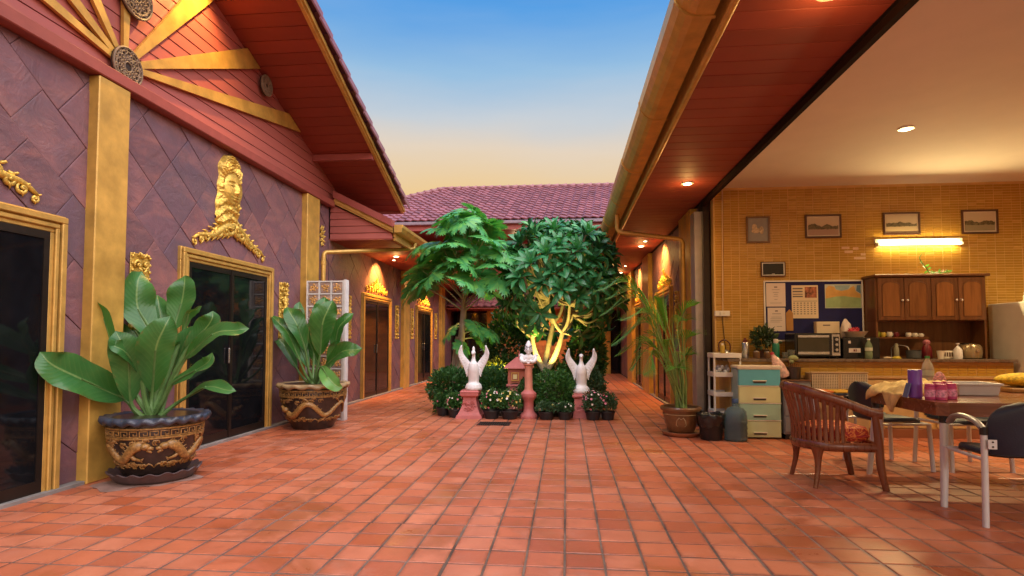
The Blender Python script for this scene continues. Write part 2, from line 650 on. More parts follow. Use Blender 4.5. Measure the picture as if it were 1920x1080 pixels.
# shared materials
SLATE = slate_mat()
TILE_O = floor_mat('terracotta_tile', 'object')
TILE_I = floor_mat('terracotta_tile_field', 'island')
GOLD = mat('gold_paint', (.62, .37, .080), .40, .22, var=.22, scale=5, bump=.45, bscale=22, dirt=.45, rvar=.3)
GOLD_TRIM = mat('gold_trim', (.64, .39, .10), .32, .35, var=.16, scale=9, bump=.2, bscale=40, dirt=.4)
GOLD_LEAF = mat('gold_leaf', (.78, .50, .10), .36, .45, var=.35, scale=40, bump=.6, bscale=110, dirt=.6)
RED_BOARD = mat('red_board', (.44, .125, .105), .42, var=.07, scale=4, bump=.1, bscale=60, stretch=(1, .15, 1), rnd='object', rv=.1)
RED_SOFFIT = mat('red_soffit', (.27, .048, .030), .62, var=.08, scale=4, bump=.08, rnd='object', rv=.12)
RED_TRIM = mat('red_trim', (.32, .075, .062), .45, var=.1, bump=.1)
DARK_BACK = mat('dark_backing', (.03, .012, .010), .8, bump=0)
ROOF_TILE = mat('roof_tile', (.245, .092, .108), .42, var=.25, scale=5, bump=.2, bscale=30, rnd='island', rv=.25)
def grout_mat():
    t = NT('grout')
    p = t.coords('Position')
    sp = t.n('SeparateXYZ')
    t.l(p, sp.inputs[0])
    n = t.noise(p, 2.2, 6, .65)
    c = t.ramp(n, [(.36, (.075, .045, .035)), (.62, (.20, .135, .105))])
    pale = t.math('MULTIPLY', t.ramp(t.math('MULTIPLY_ADD', sp.outputs[0], .5, -.1), [(.45, (0, 0, 0)), (.9, (1, 1, 1))]), t.ramp(t.noise(p, 1.1, 4), [(.35, (.2, .2, .2)), (.6, (1, 1, 1))]))
    c = t.mix(pale, c, (.36, .25, .20))     # the covered side was laid with a paler cement
    t.set('Base Color', c)
    t.set('Roughness', .85)
    t.set('Normal', t.bump(t.noise(p, 90, 4), .6, .004))
    return t.m
GROUT = grout_mat()
CONCRETE = mat('concrete', (.24, .22, .21), .8, var=.25, scale=5, bump=.5, dirt=.3)
DOOR_GLASS = mat('door_glass', (.006, .007, .009), .06, var=.3, bump=.03, bscale=3, rvar=.02)
DARK_METAL = mat('dark_aluminium', (.035, .026, .022), .35, .6, bump=.05)
WHITE_PLASTER = mat('white_plaster', (.74, .68, .60), .85, var=.04, scale=2, bump=.12)
LAMP_DISC = emis('lamp_disc', (1.0, .80, .45), 14)
LAMP_RIM = mat('lamp_rim', (.75, .72, .66), .3, .4, bump=0)
# ================================================================== ground
XL, XW, YB = -4.08, 1.92, 8.0          # left wall plane, right wall line, kitchen back wall
ground = MB().bb(-40, 40, -30, 70, -.4, -.16).build('ground', mat('earth', (.16, .11, .08), .9, bump=.4), None)
tag(ground, kind='structure')
floor = MB().bb(-4.3, 7.7, -1.5, 21.0, -.15, -.0042).build('floor', GROUT, None)
tag(floor, kind='structure')
PITCH = .212
RPITCH = .210
def tile_verts(w, d, t, seed, ch=.0028):
    rr = random.Random(seed)
    j = lambda k: rr.uniform(-k, k)
    ou = [(-w / 2 + j(.0015), -d / 2 + j(.0015)), (w / 2 + j(.0015), -d / 2 + j(.0015)), (w / 2 + j(.0015), d / 2 + j(.0015)), (-w / 2 + j(.0015), d / 2 + j(.0015))]
    zt = [t + j(.0011) for _ in range(4)]
    vs = [(x, y, -.02) for x, y in ou] + [(x, y, z - ch) for (x, y), z in zip(ou, zt)] + \
         [(x - math.copysign(ch * 1.6, x), y - math.copysign(ch * 1.6, y), z) for (x, y), z in zip(ou, zt)]
    fs = [(8, 9, 10, 11)] + [(4 + k, 4 + (k + 1) % 4, 8 + (k + 1) % 4, 8 + k) for k in range(4)] + [(k, (k + 1) % 4, 4 + (k + 1) % 4, 4 + k) for k in range(4)]
    return vs, fs
TM = []
for k in range(14):
    b = MB()
    b.add(*tile_verts(PITCH - .0135, RPITCH - .0145, 0, k))
    TM.append(b.mesh('floor_tile', TILE_O, fix=False))
cells = []
row_shift = {}
for r in range(5, 100):
    y = r * RPITCH + .035
    # the courses drift: every few rows the layer's line slips a little on the left side
    if r % 9 == 0 or r == 5:
        slip = random.choice((0, .004, -.004))
    for c in range(-20, 37):
        x = (c + .5) * PITCH - .012
        if c < -3:
            x += slip
        if y > YB + .02 and x > XW - .05: continue
        if x < XL + .10 or x > 7.6 or y > 20.7: continue
        if -2.02 < x < .52 and 8.95 < y < 14.6: continue
        cells.append((x, y))
scored = []
for (x, y) in cells:
    px, py, k = proj((x, y, 0))
    vis = k > .3 and -60 < px < 1980 and -60 < py < 1130
    scored.append((not vis, (x * x + y * y), x, y))
scored.sort()
for i, (nv, d, x, y) in enumerate(scored[:300]):
    o = inst('floor_tile', TM[i * 7 % 14], floor, (x + random.uniform(-.001, .001), y, 0), (random.uniform(-.003, .003), random.uniform(-.003, .003), random.choice((0, PI)) + random.uniform(-.004, .004)))
b = MB()
for i, (nv, d, x, y) in enumerate(scored[300:]):
    vs, fs = tile_verts(PITCH - .0135, RPITCH - .0145, random.uniform(-.001, .001), i)
    b.add([(vx + x, vy + y, vz) for vx, vy, vz in vs], fs)
b.build('floor_tile_field', TILE_I, floor, kind='stuff', fix=False)
grate = thing('drain_grate', 'dark metal drain grate set in the tiles before the statues', 'drain', (-1.03, 8.14, 0))
MB().bb(-1.26, -.80, 7.98, 8.32, -.01, .004).build('pan', DARK_BACK, grate)
for k in range(15):
    MB().bb(-1.25 + k * .0315, -1.235 + k * .0315, 7.985, 8.315, .004, .010).build('bar', DARK_METAL, grate)
bed = MB().bb(-1.98, .50, 9.02, 14.5, -.1, .05).build('planting_bed', mat('soil', (.05, .030, .020), .95, var=.4, scale=12, bump=1.0, bscale=30), None)
tag(bed, kind='structure')

# ================================================================== shared building pieces
def wall_piece(b, side, y, z, h=0.0):
    """point on a long wall; side -1: left wall (faces +X), 1: right wall (faces -X); h = proud of the wall"""
    return (XL + h, y, z) if side < 0 else (XW - h, y, z)
def wbox(mb, side, y0, y1, z0, z1, h0, h1, ch=0.0, mi=0):
    a, c = (XL + h0, XL + h1) if side < 0 else (XW - h1, XW - h0)
    return mb.bb(a, c, y0, y1, z0, z1, ch, mi)
def slabs(root, side, y0, y1, z0, z1, holes, size=.46, seed=1):
    rr = random.Random(seed)
    n = int((y1 - y0 + z1 - z0) / size) + 3
    ca = math.cos(math.radians(52)); sa = math.sin(math.radians(52))
    for i in range(-n, n + 1):
        off = rr.choice((0, .5, .33)) if i % 2 else 0
        for j in range(-n, n + 1):
            g = .0030
            u0, u1 = (i + 0) * size * .86 + g, (i + 1) * size * .86 - g
            w0, w1 = (j + off) * size * 1.12 + g, (j + off + 1) * size * 1.12 - g
            poly = [(u0, w0), (u1, w0), (u1, w1), (u0, w1)]
            poly = [((y0 + y1) / 2 + u * ca - w * sa, (z0 + z1) / 2 + u * sa + w * ca) for u, w in poly]
            poly = clip_poly(poly, y0, y1, z0, z1)
            if len(poly) < 3: continue
            ar = abs(sum(poly[k - 1][0] * poly[k][1] - poly[k][0] * poly[k - 1][1] for k in range(len(poly)))) / 2
            if ar < .006: continue
            if any(all(h[0] + .02 < p[0] < h[1] - .02 and p[1] < h[2] - .02 for p in poly) for h in holes): continue
            t = .014 + rr.uniform(0, .008)
            tilt = rr.uniform(-.004, .004)
            cyy = sum(p[0] for p in poly) / len(poly)
            m = len(poly)
            X = (lambda h: XL + h) if side < 0 else (lambda h: XW - h)
            vs = [(X(0.0), a, c) for a, c in poly] + [(X(t + tilt * (a - cyy) / .3), a, c) for a, c in poly]
            cz = sum(p[1] for p in poly) / m
            vs += [(X(t + .002 + tilt * (a - cyy) / .3), a + (cyy - a) * .03, c + (cz - c) * .03) for a, c in poly]
            fs = [tuple(range(2 * m, 3 * m))] + [(k, (k + 1) % m, m + (k + 1) % m, m + k) for k in range(m)] + \
                 [(m + k, m + (k + 1) % m, 2 * m + (k + 1) % m, 2 * m + k) for k in range(m)]
            MB().add(vs, fs).build('stone_slab', SLATE, root)
def glass_door(root, side, y0, y1, zt, near, curtain=None):
    """sliding glass door in a stepped gold surround; y0..y1 outer frame"""
    fwid = .145
    d = wbox(MB(), side, y0 + .04, y1 - .04, 0.03, zt - .04, .004, .034).build('door', DARK_METAL, root)
    # gold surround: three stepped mouldings, mitred as nested frames
    for (o, w, h0, h1) in ((0, fwid, .0, .055), (.012, .05, .055, .085), (.075, .035, .055, .075)):
        fr = MB()
        a0, a1, zt2 = y0 + o, y1 - o, zt - o
        wbox(fr, side, a0, a0 + w, 0.0, zt2 - w, h0, h1, .006)
        wbox(fr, side, a1 - w, a1, 0.0, zt2 - w, h0, h1, .006)
        wbox(fr, side, a0, a1, zt2 - w, zt2, h0, h1, .006)
        fr.build('door_frame', GOLD_TRIM, d)
    i0, i1, it = y0 + fwid, y1 - fwid, zt - fwid
    mid = (i0 + i1) / 2
    for (a, c, h) in ((i0, mid + .02, .036), (mid - .02, i1, .044)):
        wbox(MB(), side, a + .05, c - .05, .12, it - .06, h, h + .004).build('pane', DOOR_GLASS, d)
        st = MB()
        wbox(st, side, a, a + .05, .03, it, h, h + .012)
        wbox(st, side, c - .05, c, .03, it, h, h + .012)
        wbox(st, side, a + .05, c - .05, it - .06, it, h, h + .012)
        wbox(st, side, a + .05, c - .05, .03, .12, h, h + .012)
        st.build('sash', DARK_METAL, d)
    hb = MB()
    hy = mid - .06
    wbox(hb, side, hy - .012, hy + .012, .92, 1.1, .056, .075, .005)
    hb.build('handle', mat('steel', (.5, .5, .5), .25, .9, bump=0), d)
    return d
def relief(root, name, side, yc, zc, w, h, outline, height, nx=40, nz=70, seed=0, base=.012):
    """gold relief: a height field on the wall; outline(u,v)->inside, height(u,v)->metres; u,v in -1..1"""
    vs, fs, ok = [], [], {}
    for i in range(nx + 1):
        for j in range(nz + 1):
            u, v = i / nx * 2 - 1, j / nz * 2 - 1
            e = outline(u, v)
            hh = (base + max(0, height(u, v))) * min(1, max(0, e) * 7) ** .5 if e > 0 else 0
            ok[(i, j)] = e > 0
            vs.append(wall_piece(None, side, yc + u * w / 2, zc + v * h / 2, .022 + hh))
    for i in range(nx):
        for j in range(nz):
            q = [(i, j), (i + 1, j), (i + 1, j + 1), (i, j + 1)]
            if sum(ok[k] for k in q) >= 1:
                fs.append(tuple(k[0] * (nz + 1) + k[1] for k in q))
    used = sorted({k for f in fs for k in f})
    mp = {k: n for n, k in enumerate(used)}
    return MB().add([vs[k] for k in used], [tuple(mp[k] for k in f) for f in fs]).build(name, GOLD_LEAF, root, smooth=True, autosmooth=None)
def swirl(u, v, s, seed):
    p = Vector((u * s, v * s, seed * 3.7))
    n = mnoise.noise(p)
    w = mnoise.noise(p * 2.1 + Vector((4, 1, 2)))
    return .5 + .5 * math.sin(9 * n + 5 * w)
def gauss(x, s):
    return math.exp(-(x / s) ** 2)
def head_height(u, v):
    # v: 1 top (hair knot) .. -1 collar; face at v=.10, seen three-quarter
    fx, fy = (u - .10) / .74, (v - .10) / .46
    r2 = fx * fx + fy * fy
    sw = swirl(u, v * 1.8, 3.6, 2)
    if r2 < 1:
        f = .030 + .050 * math.sqrt(1 - r2)
        f += .034 * gauss(fx, .13) * gauss(fy + .06, .36) * (1.2 - .5 * fy)
        f += .012 * (gauss(fx - .13, .09) + gauss(fx + .13, .09)) * gauss(fy + .27, .07)
        for sx in (-1, 1):
            e = fx - sx * .42
            f -= .016 * gauss(e, .26) * gauss(fy - .20, .14)
            f += .020 * gauss(e, .19) * gauss(fy - .17, .075)
            f -= .010 * gauss(e, .20) * gauss(fy - .10 - .1 * e * e, .022)
            f += .014 * gauss(e, .27) * gauss(fy - .42 + .45 * e * e, .05)
            f += .008 * gauss(fx - sx * .55, .2) * gauss(fy + .3, .2)
        f -= .012 * gauss(fx, .3) * gauss(fy + .44, .05)
        f += .017 * gauss(fx, .27) * gauss(fy + .53 - .3 * fx * fx, .04) - .014 * gauss(fx, .30) * gauss(fy + .585 - .3 * fx * fx, .02) + .016 * gauss(fx, .20) * gauss(fy + .65, .045)
        f -= .010 * gauss(fx, .25) * gauss(fy + .75, .05)
        return f * (1 - .25 * r2 ** 3)
    if v > .30:
        d = math.hypot((u + .12) / .8, (v - .66) / .36)
        return .028 + .026 * max(0, 1 - d * d) + .012 * math.sin(30 * d) + .012 * sw
    if v < -.22:
        return .026 + .016 * math.sin(24 * (v + .30 * u * u)) + .014 * sw
    return .022 + .022 * sw
def head_outline(u, v):
    c = -.06 + .10 * math.sin(2.2 * v + .6)
    w = .86
    if v > .5: w *= math.sqrt(max(0, 1 - ((v - .5) / .5) ** 2.4))
    if v < -.7: w *= math.sqrt(max(0, 1 - ((-v - .7) / .32) ** 2.2))
    w += .04 * math.sin(13 * v) 
    return w - abs(u - c)
def wing_outline(u, v):
    a = abs(u)
    cz = .55 - 1.35 * a ** 1.25 + .22 * math.sin(9 * a)
    th = .52 * (1 - a) ** .55 + .07 * math.sin(23 * a)
    return (th - abs(v - cz)) * .9 if a < .985 else 0
def crest_outline(u, v):
    a = abs(u)
    top = 1.0 - 1.75 * a ** .8 + .16 * abs(math.sin(11 * a))
    bot = -.92 + .10 * math.sin(16 * a)
    return min(top - v, v - bot, (1 - a) * 2) * .9
def plaque_outline(u, v):
    return min(1 - abs(u) + .03 * math.sin(30 * v), (1 - abs(v)) * 3 + .03 * math.sin(9 * u), (1.55 - abs(u) - max(0, abs(v) * 3 - 2)))
def plaque_height(u, v):
    edge = .020 if abs(u) > .74 or abs(v) > .90 else 0
    fig = .035 * gauss(u, .42) * (.4 + .6 * abs(math.sin(5.2 * v + 1)))
    return edge + fig * (abs(v) < .86) + .020 * swirl(u, v * 2.6, 3.4, 7)
def spiral(mb, side, y, z, size, dirn, turns=1.25, th=.30, a0=0.0, h=.03):
    n = 15
    pts, rad = [], []
    for i in range(n):
        t_ = i / (n - 1)
        a = a0 + dirn * turns * 2 * PI * t_
        R = size * (1 - .80 * t_)
        pts.append(wall_piece(None, side, y + R * math.cos(a), z + R * math.sin(a), h + size * .35 * t_))
        rad.append(size * th * (.75 + .5 * math.sin(PI * t_)) * (1 - .25 * t_))
    mb.tube(pts, rad, 7)
    mb.ball(wall_piece(None, side, y, z, h + size * .35), size * .26, 8, 6)
def leaf_lick(mb, side, y, z, dy, dz, size, h=.028):
    pts = [wall_piece(None, side, y + dy * size * t_, z + dz * size * t_ + .10 * size * math.sin(t_ * PI), h + .02 * math.sin(t_ * PI)) for t_ in (0, .25, .5, .75, 1)]
    mb.tube(pts, [size * .10, size * .20, size * .17, size * .10, size * .02], 6)
def wing_scrolls(root, side, yc, zc, half):
    mb = MB()
    for sg in (-1, 1):
        curve = []
        for i in range(15):
            u = i / 14
            curve.append(wall_piece(None, side, yc + sg * half * (.02 + .96 * u), zc + .10 - .26 * u ** 1.15 + .028 * math.sin(u * 9), .03))
        mb.tube(curve, [.060 - .044 * i / 14 for i in range(15)], 8)
        for k in range(7):
            u = k / 6
            s = .092 * (1 - .60 * u)
            y = yc + sg * half * (.09 + .86 * u)
            z = zc + .095 - .265 * u ** 1.15
            spiral(mb, side, y, z - s * .25, s, sg * (1 if k % 2 else -1), 1.3, .30, PI / 2)
            leaf_lick(mb, side, y - sg * .02, z - s * .6, sg * .5, -.8, s * 1.3)
            leaf_lick(mb, side, y + sg * s * .5, z + s * .5, sg * .95, .30, s * 1.1)
    mb.ball(wall_piece(None, side, yc, zc + .13, .03), (.05, .06, .05), 10, 8)
    mb.build('wing_relief', GOLD_LEAF, root, smooth=True, autosmooth=None)
def crest_scrolls(root, side, yc, zc, w, h):
    mb = MB()
    rows = 5
    for r in range(rows):
        v = r / rows
        n = 2 * (rows - r) - 1
        s = .052 * (1 - .25 * v)
        for k in range(n):
            u = (k - (n - 1) / 2) / max(1, rows * 2 - 2) * 2
            spiral(mb, side, yc + u * w * .46, zc - h * .45 + v * h * .85 + .012 * math.cos(k * 2.1), s, 1 if u >= 0 else -1, 1.2, .33, k)
            if r == 0 or abs(k - (n - 1) / 2) == (n - 1) / 2:
                leaf_lick(mb, side, yc + u * w * .46, zc - h * .42 + v * h * .85, (1 if u > 0 else -1) * .75, .7, s * 1.7)
            if r == 0:
                leaf_lick(mb, side, yc + u * w * .46, zc - h * .47, (.3 if u > 0 else -.3), -.9, s * 1.2)
    leaf_lick(mb, side, yc, zc + h * .36, 0, 1, .09)
    mb.build('crest_relief', GOLD_LEAF, root, smooth=True, autosmooth=None)
def plaque_scrolls(root, side, yc, zc, w, h):
    pl_ = MB()
    wbox(pl_, side, yc - w / 2, yc + w / 2, zc - h / 2, zc + h / 2, .02, .036, .006)
    o_ = pl_.build('plaque', GOLD_LEAF, root)
    mb = MB()
    for sg in (-1, 1):
        n = 12
        for k in range(n):
            mb.ball(wall_piece(None, side, yc + sg * (w / 2 - .014), zc - h / 2 + (k + .5) * h / n, .042), .016, 7, 5)
    for k in range(4):
        for sg in (-1, 1):
            mb.ball(wall_piece(None, side, yc + (k - 1.5) * w / 4, zc + sg * (h / 2 - .014), .042), .016, 7, 5)
    for k in range(5):
        for sg in (-1, 1):
            spiral(mb, side, yc + sg * w * .20, zc - h * .37 + k * h * .185, w * .17, sg, 1.2, .32, k, .044)
            leaf_lick(mb, side, yc + sg * w * .05, zc - h * .30 + k * h * .185, sg * .5, .8, w * .3, .05)
    mb.tube([wall_piece(None, side, yc, zc - h * .30, .05), wall_piece(None, side, yc, zc - .05, .06), wall_piece(None, side, yc, zc + h * .12, .06), wall_piece(None, side, yc, zc + h * .2, .055), wall_piece(None, side, yc, zc + h * .3, .05)], [.030, .036, .028, .024, .004], 9)
    mb.ball(wall_piece(None, side, yc, zc + h * .17, .065), .026, 9, 7)
    mb.build('scroll_relief', GOLD_LEAF, o_, smooth=True, autosmooth=None)
def make_door_decor(root, side, yc, zt, ya, yb, big, near):
    if big:
        relief(root, 'head_relief', side, yc - .06, 2.975, .52, .89, head_outline, head_height, 84, 150)
        wing_scrolls(root, side, yc + .02, 2.46, .74)
    else:
        crest_scrolls(root, side, yc, zt + .215, 1.35, .27)
    for yp in (ya, yb):
        if yp is not None:
            plaque_scrolls(root, side, yp, 1.62, .25, .80)
def downlight(root, x, y, z, r=.055, power=None, angle=130, aim=None, color=WARM2, halo=.05):
    d = MB().lathe([(r * .8, z - .001), (r * .8, z - .012), (r * 1.25, z - .010), (r * 1.3, z + .002)], (x, y, 0), 18).build('downlight', LAMP_RIM, root, smooth=True)
    MB().lathe([(0.0005, z - .0135), (r * .78, z - .0135), (r * .78, z - .006)], (x, y, 0), 16, cap=False).build('lamp_lens', LAMP_DISC, d)
    if power:
        if angle >= 140:
            if halo: glow('downlight_glow', (x, y, z - .17), power * halo, color, .03)
            spot('downlight_glow', (x, y, z - .03), aim or (x, y, 0), power * .8, 165, color, 1.0, r)
        else:
            spot('downlight_glow', (x, y, z - .03), aim or (x, y, 0), power, angle, color, .75, r * .6)

# ================================================================== left building
LB = thing('left_building', 'purple slate guesthouse wing with red gable, gold pillars and glass doors', 'building', (XL, 9.0, 0))
MB().bb(XL - .25, XL, 1.2, 20.6, -.05, 3.72).build('wall', DARK_BACK, LB)
DOORS_L = [(2.25, 4.23, 2.19), (5.61, 7.50, 2.19), (11.0, 12.85, 2.15), (15.1, 16.9, 2.14)]
slabs(LB, -1, 2.2, 9.42, .03, 3.47, DOORS_L, .47, 3)
slabs(LB, -1, 9.44, 20.0, .03, 2.92, DOORS_L, .47, 8)
for k, (a, c, zt) in enumerate(DOORS_L):
    glass_door(LB, -1, a, c, zt, k < 2)
make_door_decor(LB, -1, 3.24, 2.19, None, None, True, True)
make_door_decor(LB, -1, 6.54, 2.19, 5.07, 7.86, True, True)
make_door_decor(LB, -1, 11.92, 2.15, 10.32, 13.4, False, False)
make_door_decor(LB, -1, 16.0, 2.14, 14.75, 17.5, False, False)
lz = MB()
for k in range(5):
    for sg in (-1, 1):
        spiral(lz, -1, 9.12 + sg * .055 * (1 - abs(k - 2) / 2.6), 2.80 + k * .065, .034, sg, 1.1, .34, k)
for a in range(10):
    leaf_lick(lz, -1, 9.12 + .07 * math.cos(a * PI / 5), 2.93 + .13 * math.sin(a * PI / 5), math.cos(a * PI / 5), math.sin(a * PI / 5), .06)
lz.build('lozenge_relief', GOLD_LEAF, LB, smooth=True, autosmooth=None)
for (a, c, zt) in ((4.44, 4.79, 3.47), (8.40, 8.84, 3.47), (13.75, 14.25, 2.91), (18.0, 18.5, 2.91)):
    wbox(MB(), -1, a, c, .0, zt, 0.0, .115, .008).build('pillar', GOLD, LB)
st = MB()
st.bb(XL, XL + .10, 2.0, 4.44, -.01, .03, .004).bb(XL, XL + .10, 4.79, 8.40, -.01, .03, .004).bb(XL, XL + .10, 8.84, 13.75, -.01, .03, .004).bb(XL, XL + .10, 14.25, 18.0, -.01, .03, .004)
st.build('threshold', CONCRETE, LB)
# gable -------------------------------------------------------------
YA, SLOPE, YE_, ZE = 4.62, .362, 10.33, 3.60
def zs(y):
    return ZE + SLOPE * (YE_ - (y if y >= YA else 2 * YA - y))
ZAP = zs(YA)
MB().prism([(2 * YA - YE_ + .02, 3.48), (YE_ - .02, 3.48), (YE_ - .02, ZE - .01), (YA, ZAP - .01), (2 * YA - YE_ + .02, ZE - .01)], 0, XL - .25, XL - .004).build('gable_backing', DARK_BACK, LB)
MB().bb(XL - .01, XL + .13, -1.1, 9.40, 3.475, 3.585, .008).build('gable_beam', RED_TRIM, LB)
z = 3.588
k = 0
while z < ZAP - .05:
    z1 = z + .136
    yr0 = min(9.9, YE_ - (z - ZE) / SLOPE) if z > ZE else 9.9
    yr1 = min(9.9, YE_ - (z1 - ZE) / SLOPE) if z1 > ZE else 9.9
    yr1 = max(yr1, YA + .02)
    yl0, yl1 = 2 * YA - yr0, 2 * YA - yr1
    vs = [(XL, yl0, z), (XL, yr0, z), (XL, yr1, z1), (XL, yl1, z1), (XL + .034, yl0, z), (XL + .034, yr0, z), (XL + .026, yr1, z1), (XL + .026, yl1, z1)]
    MB().add(vs, [(0, 1, 2, 3), (4, 7, 6, 5), (0, 4, 5, 1), (1, 5, 6, 2), (2, 6, 7, 3), (3, 7, 4, 0)]).build('siding_board', RED_BOARD, LB)
    z = z1 + .006
    k += 1
# soffit boards, laid from the wall out to the rake
XR_ = -3.06
ang = math.atan(SLOPE)
bw = .195
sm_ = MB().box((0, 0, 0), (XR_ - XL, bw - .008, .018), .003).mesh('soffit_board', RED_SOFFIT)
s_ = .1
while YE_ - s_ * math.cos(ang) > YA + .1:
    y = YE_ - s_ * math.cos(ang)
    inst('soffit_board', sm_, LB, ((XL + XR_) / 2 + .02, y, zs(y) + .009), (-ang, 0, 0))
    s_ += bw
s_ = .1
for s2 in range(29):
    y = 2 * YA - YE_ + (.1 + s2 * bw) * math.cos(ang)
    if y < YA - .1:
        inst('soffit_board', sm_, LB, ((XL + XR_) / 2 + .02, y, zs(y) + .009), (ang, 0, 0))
rp = MB()
for sg in (1, -1):
    Y2 = (lambda y: y) if sg > 0 else (lambda y: 2 * YA - y)
    rp.prism([(Y2(YE_), ZE + .022), (Y2(YE_), ZE + .09), (Y2(YA - .0), ZAP + .09), (Y2(YA), ZAP + .022)], 0, -9.5, XR_ - .02)
rp.build('roof_deck', RED_TRIM, LB)
MB().bb(-9.5, XR_ + .02, YE_, YE_ + .025, ZE - .05, ZE + .10).build('eave_fascia', RED_TRIM, LB)
MB().bb(XL + .03, XR_, YE_ - 1.62, YE_ - 1.54, zs(YE_ - 1.58) - .10, zs(YE_ - 1.58) + .0).build('purlin', RED_TRIM, LB)
# gold rake moulding: barge board with two beads
for (x0, x1, d0, d1) in ((XR_ + .0, XR_ + .045, -.045, .07), (XR_ + .045, XR_ + .075, -.02, .03), (XR_ + .045, XR_ + .065, .045, .065)):
    m_ = MB()
    m_.prism([(YE_ + .02, ZE + d0), (YE_ + .02, ZE + d1), (YA, ZAP + d1), (YA, ZAP + d0)], 0, x0, x1)
    m_.prism([(2 * YA - YE_, ZE + d0), (2 * YA - YE_, ZE + d1), (YA, ZAP + d1), (YA, ZAP + d0)][::-1], 0, x0, x1)
    m_.build('rake_moulding', GOLD_TRIM, LB)
# rake tiles, each a stepped saddle over the edge
tl, tw = .345, .30
tb = MB()
prof = [(-tw * .75, .012), (-tw * .5, .05), (-tw * .2, .03), (.05, .045), (.10, .06), (.135, .035), (.145, -.055)]
vs = []
for (yy, lift) in ((tl * .52, .045), (-tl * .56, .0)):
    for (x, zz) in prof:
        vs.append((x, yy, zz + lift))
    for (x, zz) in prof[::-1]:
        vs.append((x - .012, yy, zz + lift - .018))
n2 = len(prof) * 2
tb.add(vs, [tuple(range(n2))[::-1], tuple(range(n2, 2 * n2))] + [(i, (i + 1) % n2, n2 + (i + 1) % n2, n2 + i) for i in range(n2)])
tm_ = tb.mesh('roof_tile', ROOF_TILE)
s_ = .10
while YE_ - s_ * math.cos(ang) > YA:
    y = YE_ - s_ * math.cos(ang)
    inst('roof_tile', tm_, LB, (XR_ + .0, y + .02, zs(y) + .105), (-ang, 0, 0))
    s_ += tl * .93
# sunburst --------------------------------------------------------------------
HY, HZ = 4.76, 3.70
def ray_bar(dy, dz, L, w0=.05, w1=.25, trimsoff=True):
    d = Vector((0, dy, dz)).normalized()
    n_ = Vector((0, -d.z, d.y))
    a = Vector((0, HY, HZ)) + d * .10
    e = Vector((0, HY, HZ)) + d * L
    poly = [a - n_ * w0 / 2, a + n_ * w0 / 2, e + n_ * w1 / 2, e - n_ * w1 / 2]
    pts = [(p.y, p.z) for p in poly]
    # keep below the soffit and above the beam
    def cut(pts):
        o = []
        f = lambda p: zs(p[0]) - .01 - p[1]
        for i in range(len(pts)):
            p, q = pts[i - 1], pts[i]
            if (f(p) >= 0) != (f(q) >= 0):
                t = f(p) / (f(p) - f(q))
                o.append((p[0] + (q[0] - p[0]) * t, p[1] + (q[1] - p[1]) * t))
            if f(q) >= 0: o.append(q)
        return o
    pts = cut(pts)
    MB().prism(pts, 0, XL + .046, XL + .078).build('sunburst_ray', GOLD, LB)
for (dy, dz, L, w) in ((0, 1, 2.3, .20), (.80, 1, 2.2, .28), (1.9, 1.02, 2.75, .28), (3.4, .76, 4.2, .26), (-.80, 1.0, 2.2, .26), (-1.75, .92, 2.7, .25), (-3.2, .62, 4.2, .22)):
    ray_bar(dy, dz, L, .05, w)
MED = mat('carved_wood', (.20, .135, .085), .6, var=.3, scale=20, bump=.3)
MEDD = mat('carved_wood_dark', (.035, .022, .018), .8)
def medallion(y, z, r, seed):
    m_ = MB().prism([(y + r * math.cos(t * PI / 16), z + r * math.sin(t * PI / 16)) for t in range(32)], 0, XL + .08, XL + .10).build('medallion', MEDD, LB)
    rr = random.Random(seed)
    f = MB()
    X = XL + .105
    for R, th in ((r * .97, .012), (r * .78, .007), (r * .25, .008)):
        f.tube([(X, y + R * math.cos(t * PI / 20), z + R * math.sin(t * PI / 20)) for t in range(40)], th, 6, closed=True)
    for k in range(12):
        a0 = k * PI / 6
        for (ra, rb, sw) in ((.25, .80, .5), (.25, .80, -.5), (.80, .98, .25), (.8, .98, -.25)):
            pts = [(X, y + r * (ra + (rb - ra) * q) * math.cos(a0 + sw * math.sin(q * PI)), z + r * (ra + (rb - ra) * q) * math.sin(a0 + sw * math.sin(q * PI))) for q in (0, .2, .4, .6, .8, 1)]
            f.tube(pts, .0065, 5)
        for rad in (.42, .60, .88):
            f.tube([(X + .004, y + r * rad * math.cos(a0 + .25) + r * .075 * math.cos(t * PI / 4), z + r * rad * math.sin(a0 + .25) + r * .075 * math.sin(t * PI / 4)) for t in range(8)], .006, 5, closed=True)
    f.build('filigree', MED, m_, smooth=True)
medallion(HY, HZ - .01, .175, 1)
medallion(4.84, 4.40, .20, 2)
medallion(7.16, 4.60, .135, 3)
# corridor eave behind the gable ------------------------------------------------
YC0, YC1, ZSF, XG = 9.42, 20.2, 2.915, -2.92
MB().prism([(XL - 2.5, 4.62), (XG + .02, 3.17), (XG + .02, 3.10), (XL - 2.5, 4.55)], 1, YC0 + .05, YC1).build('corridor_roof_deck', RED_TRIM, LB)
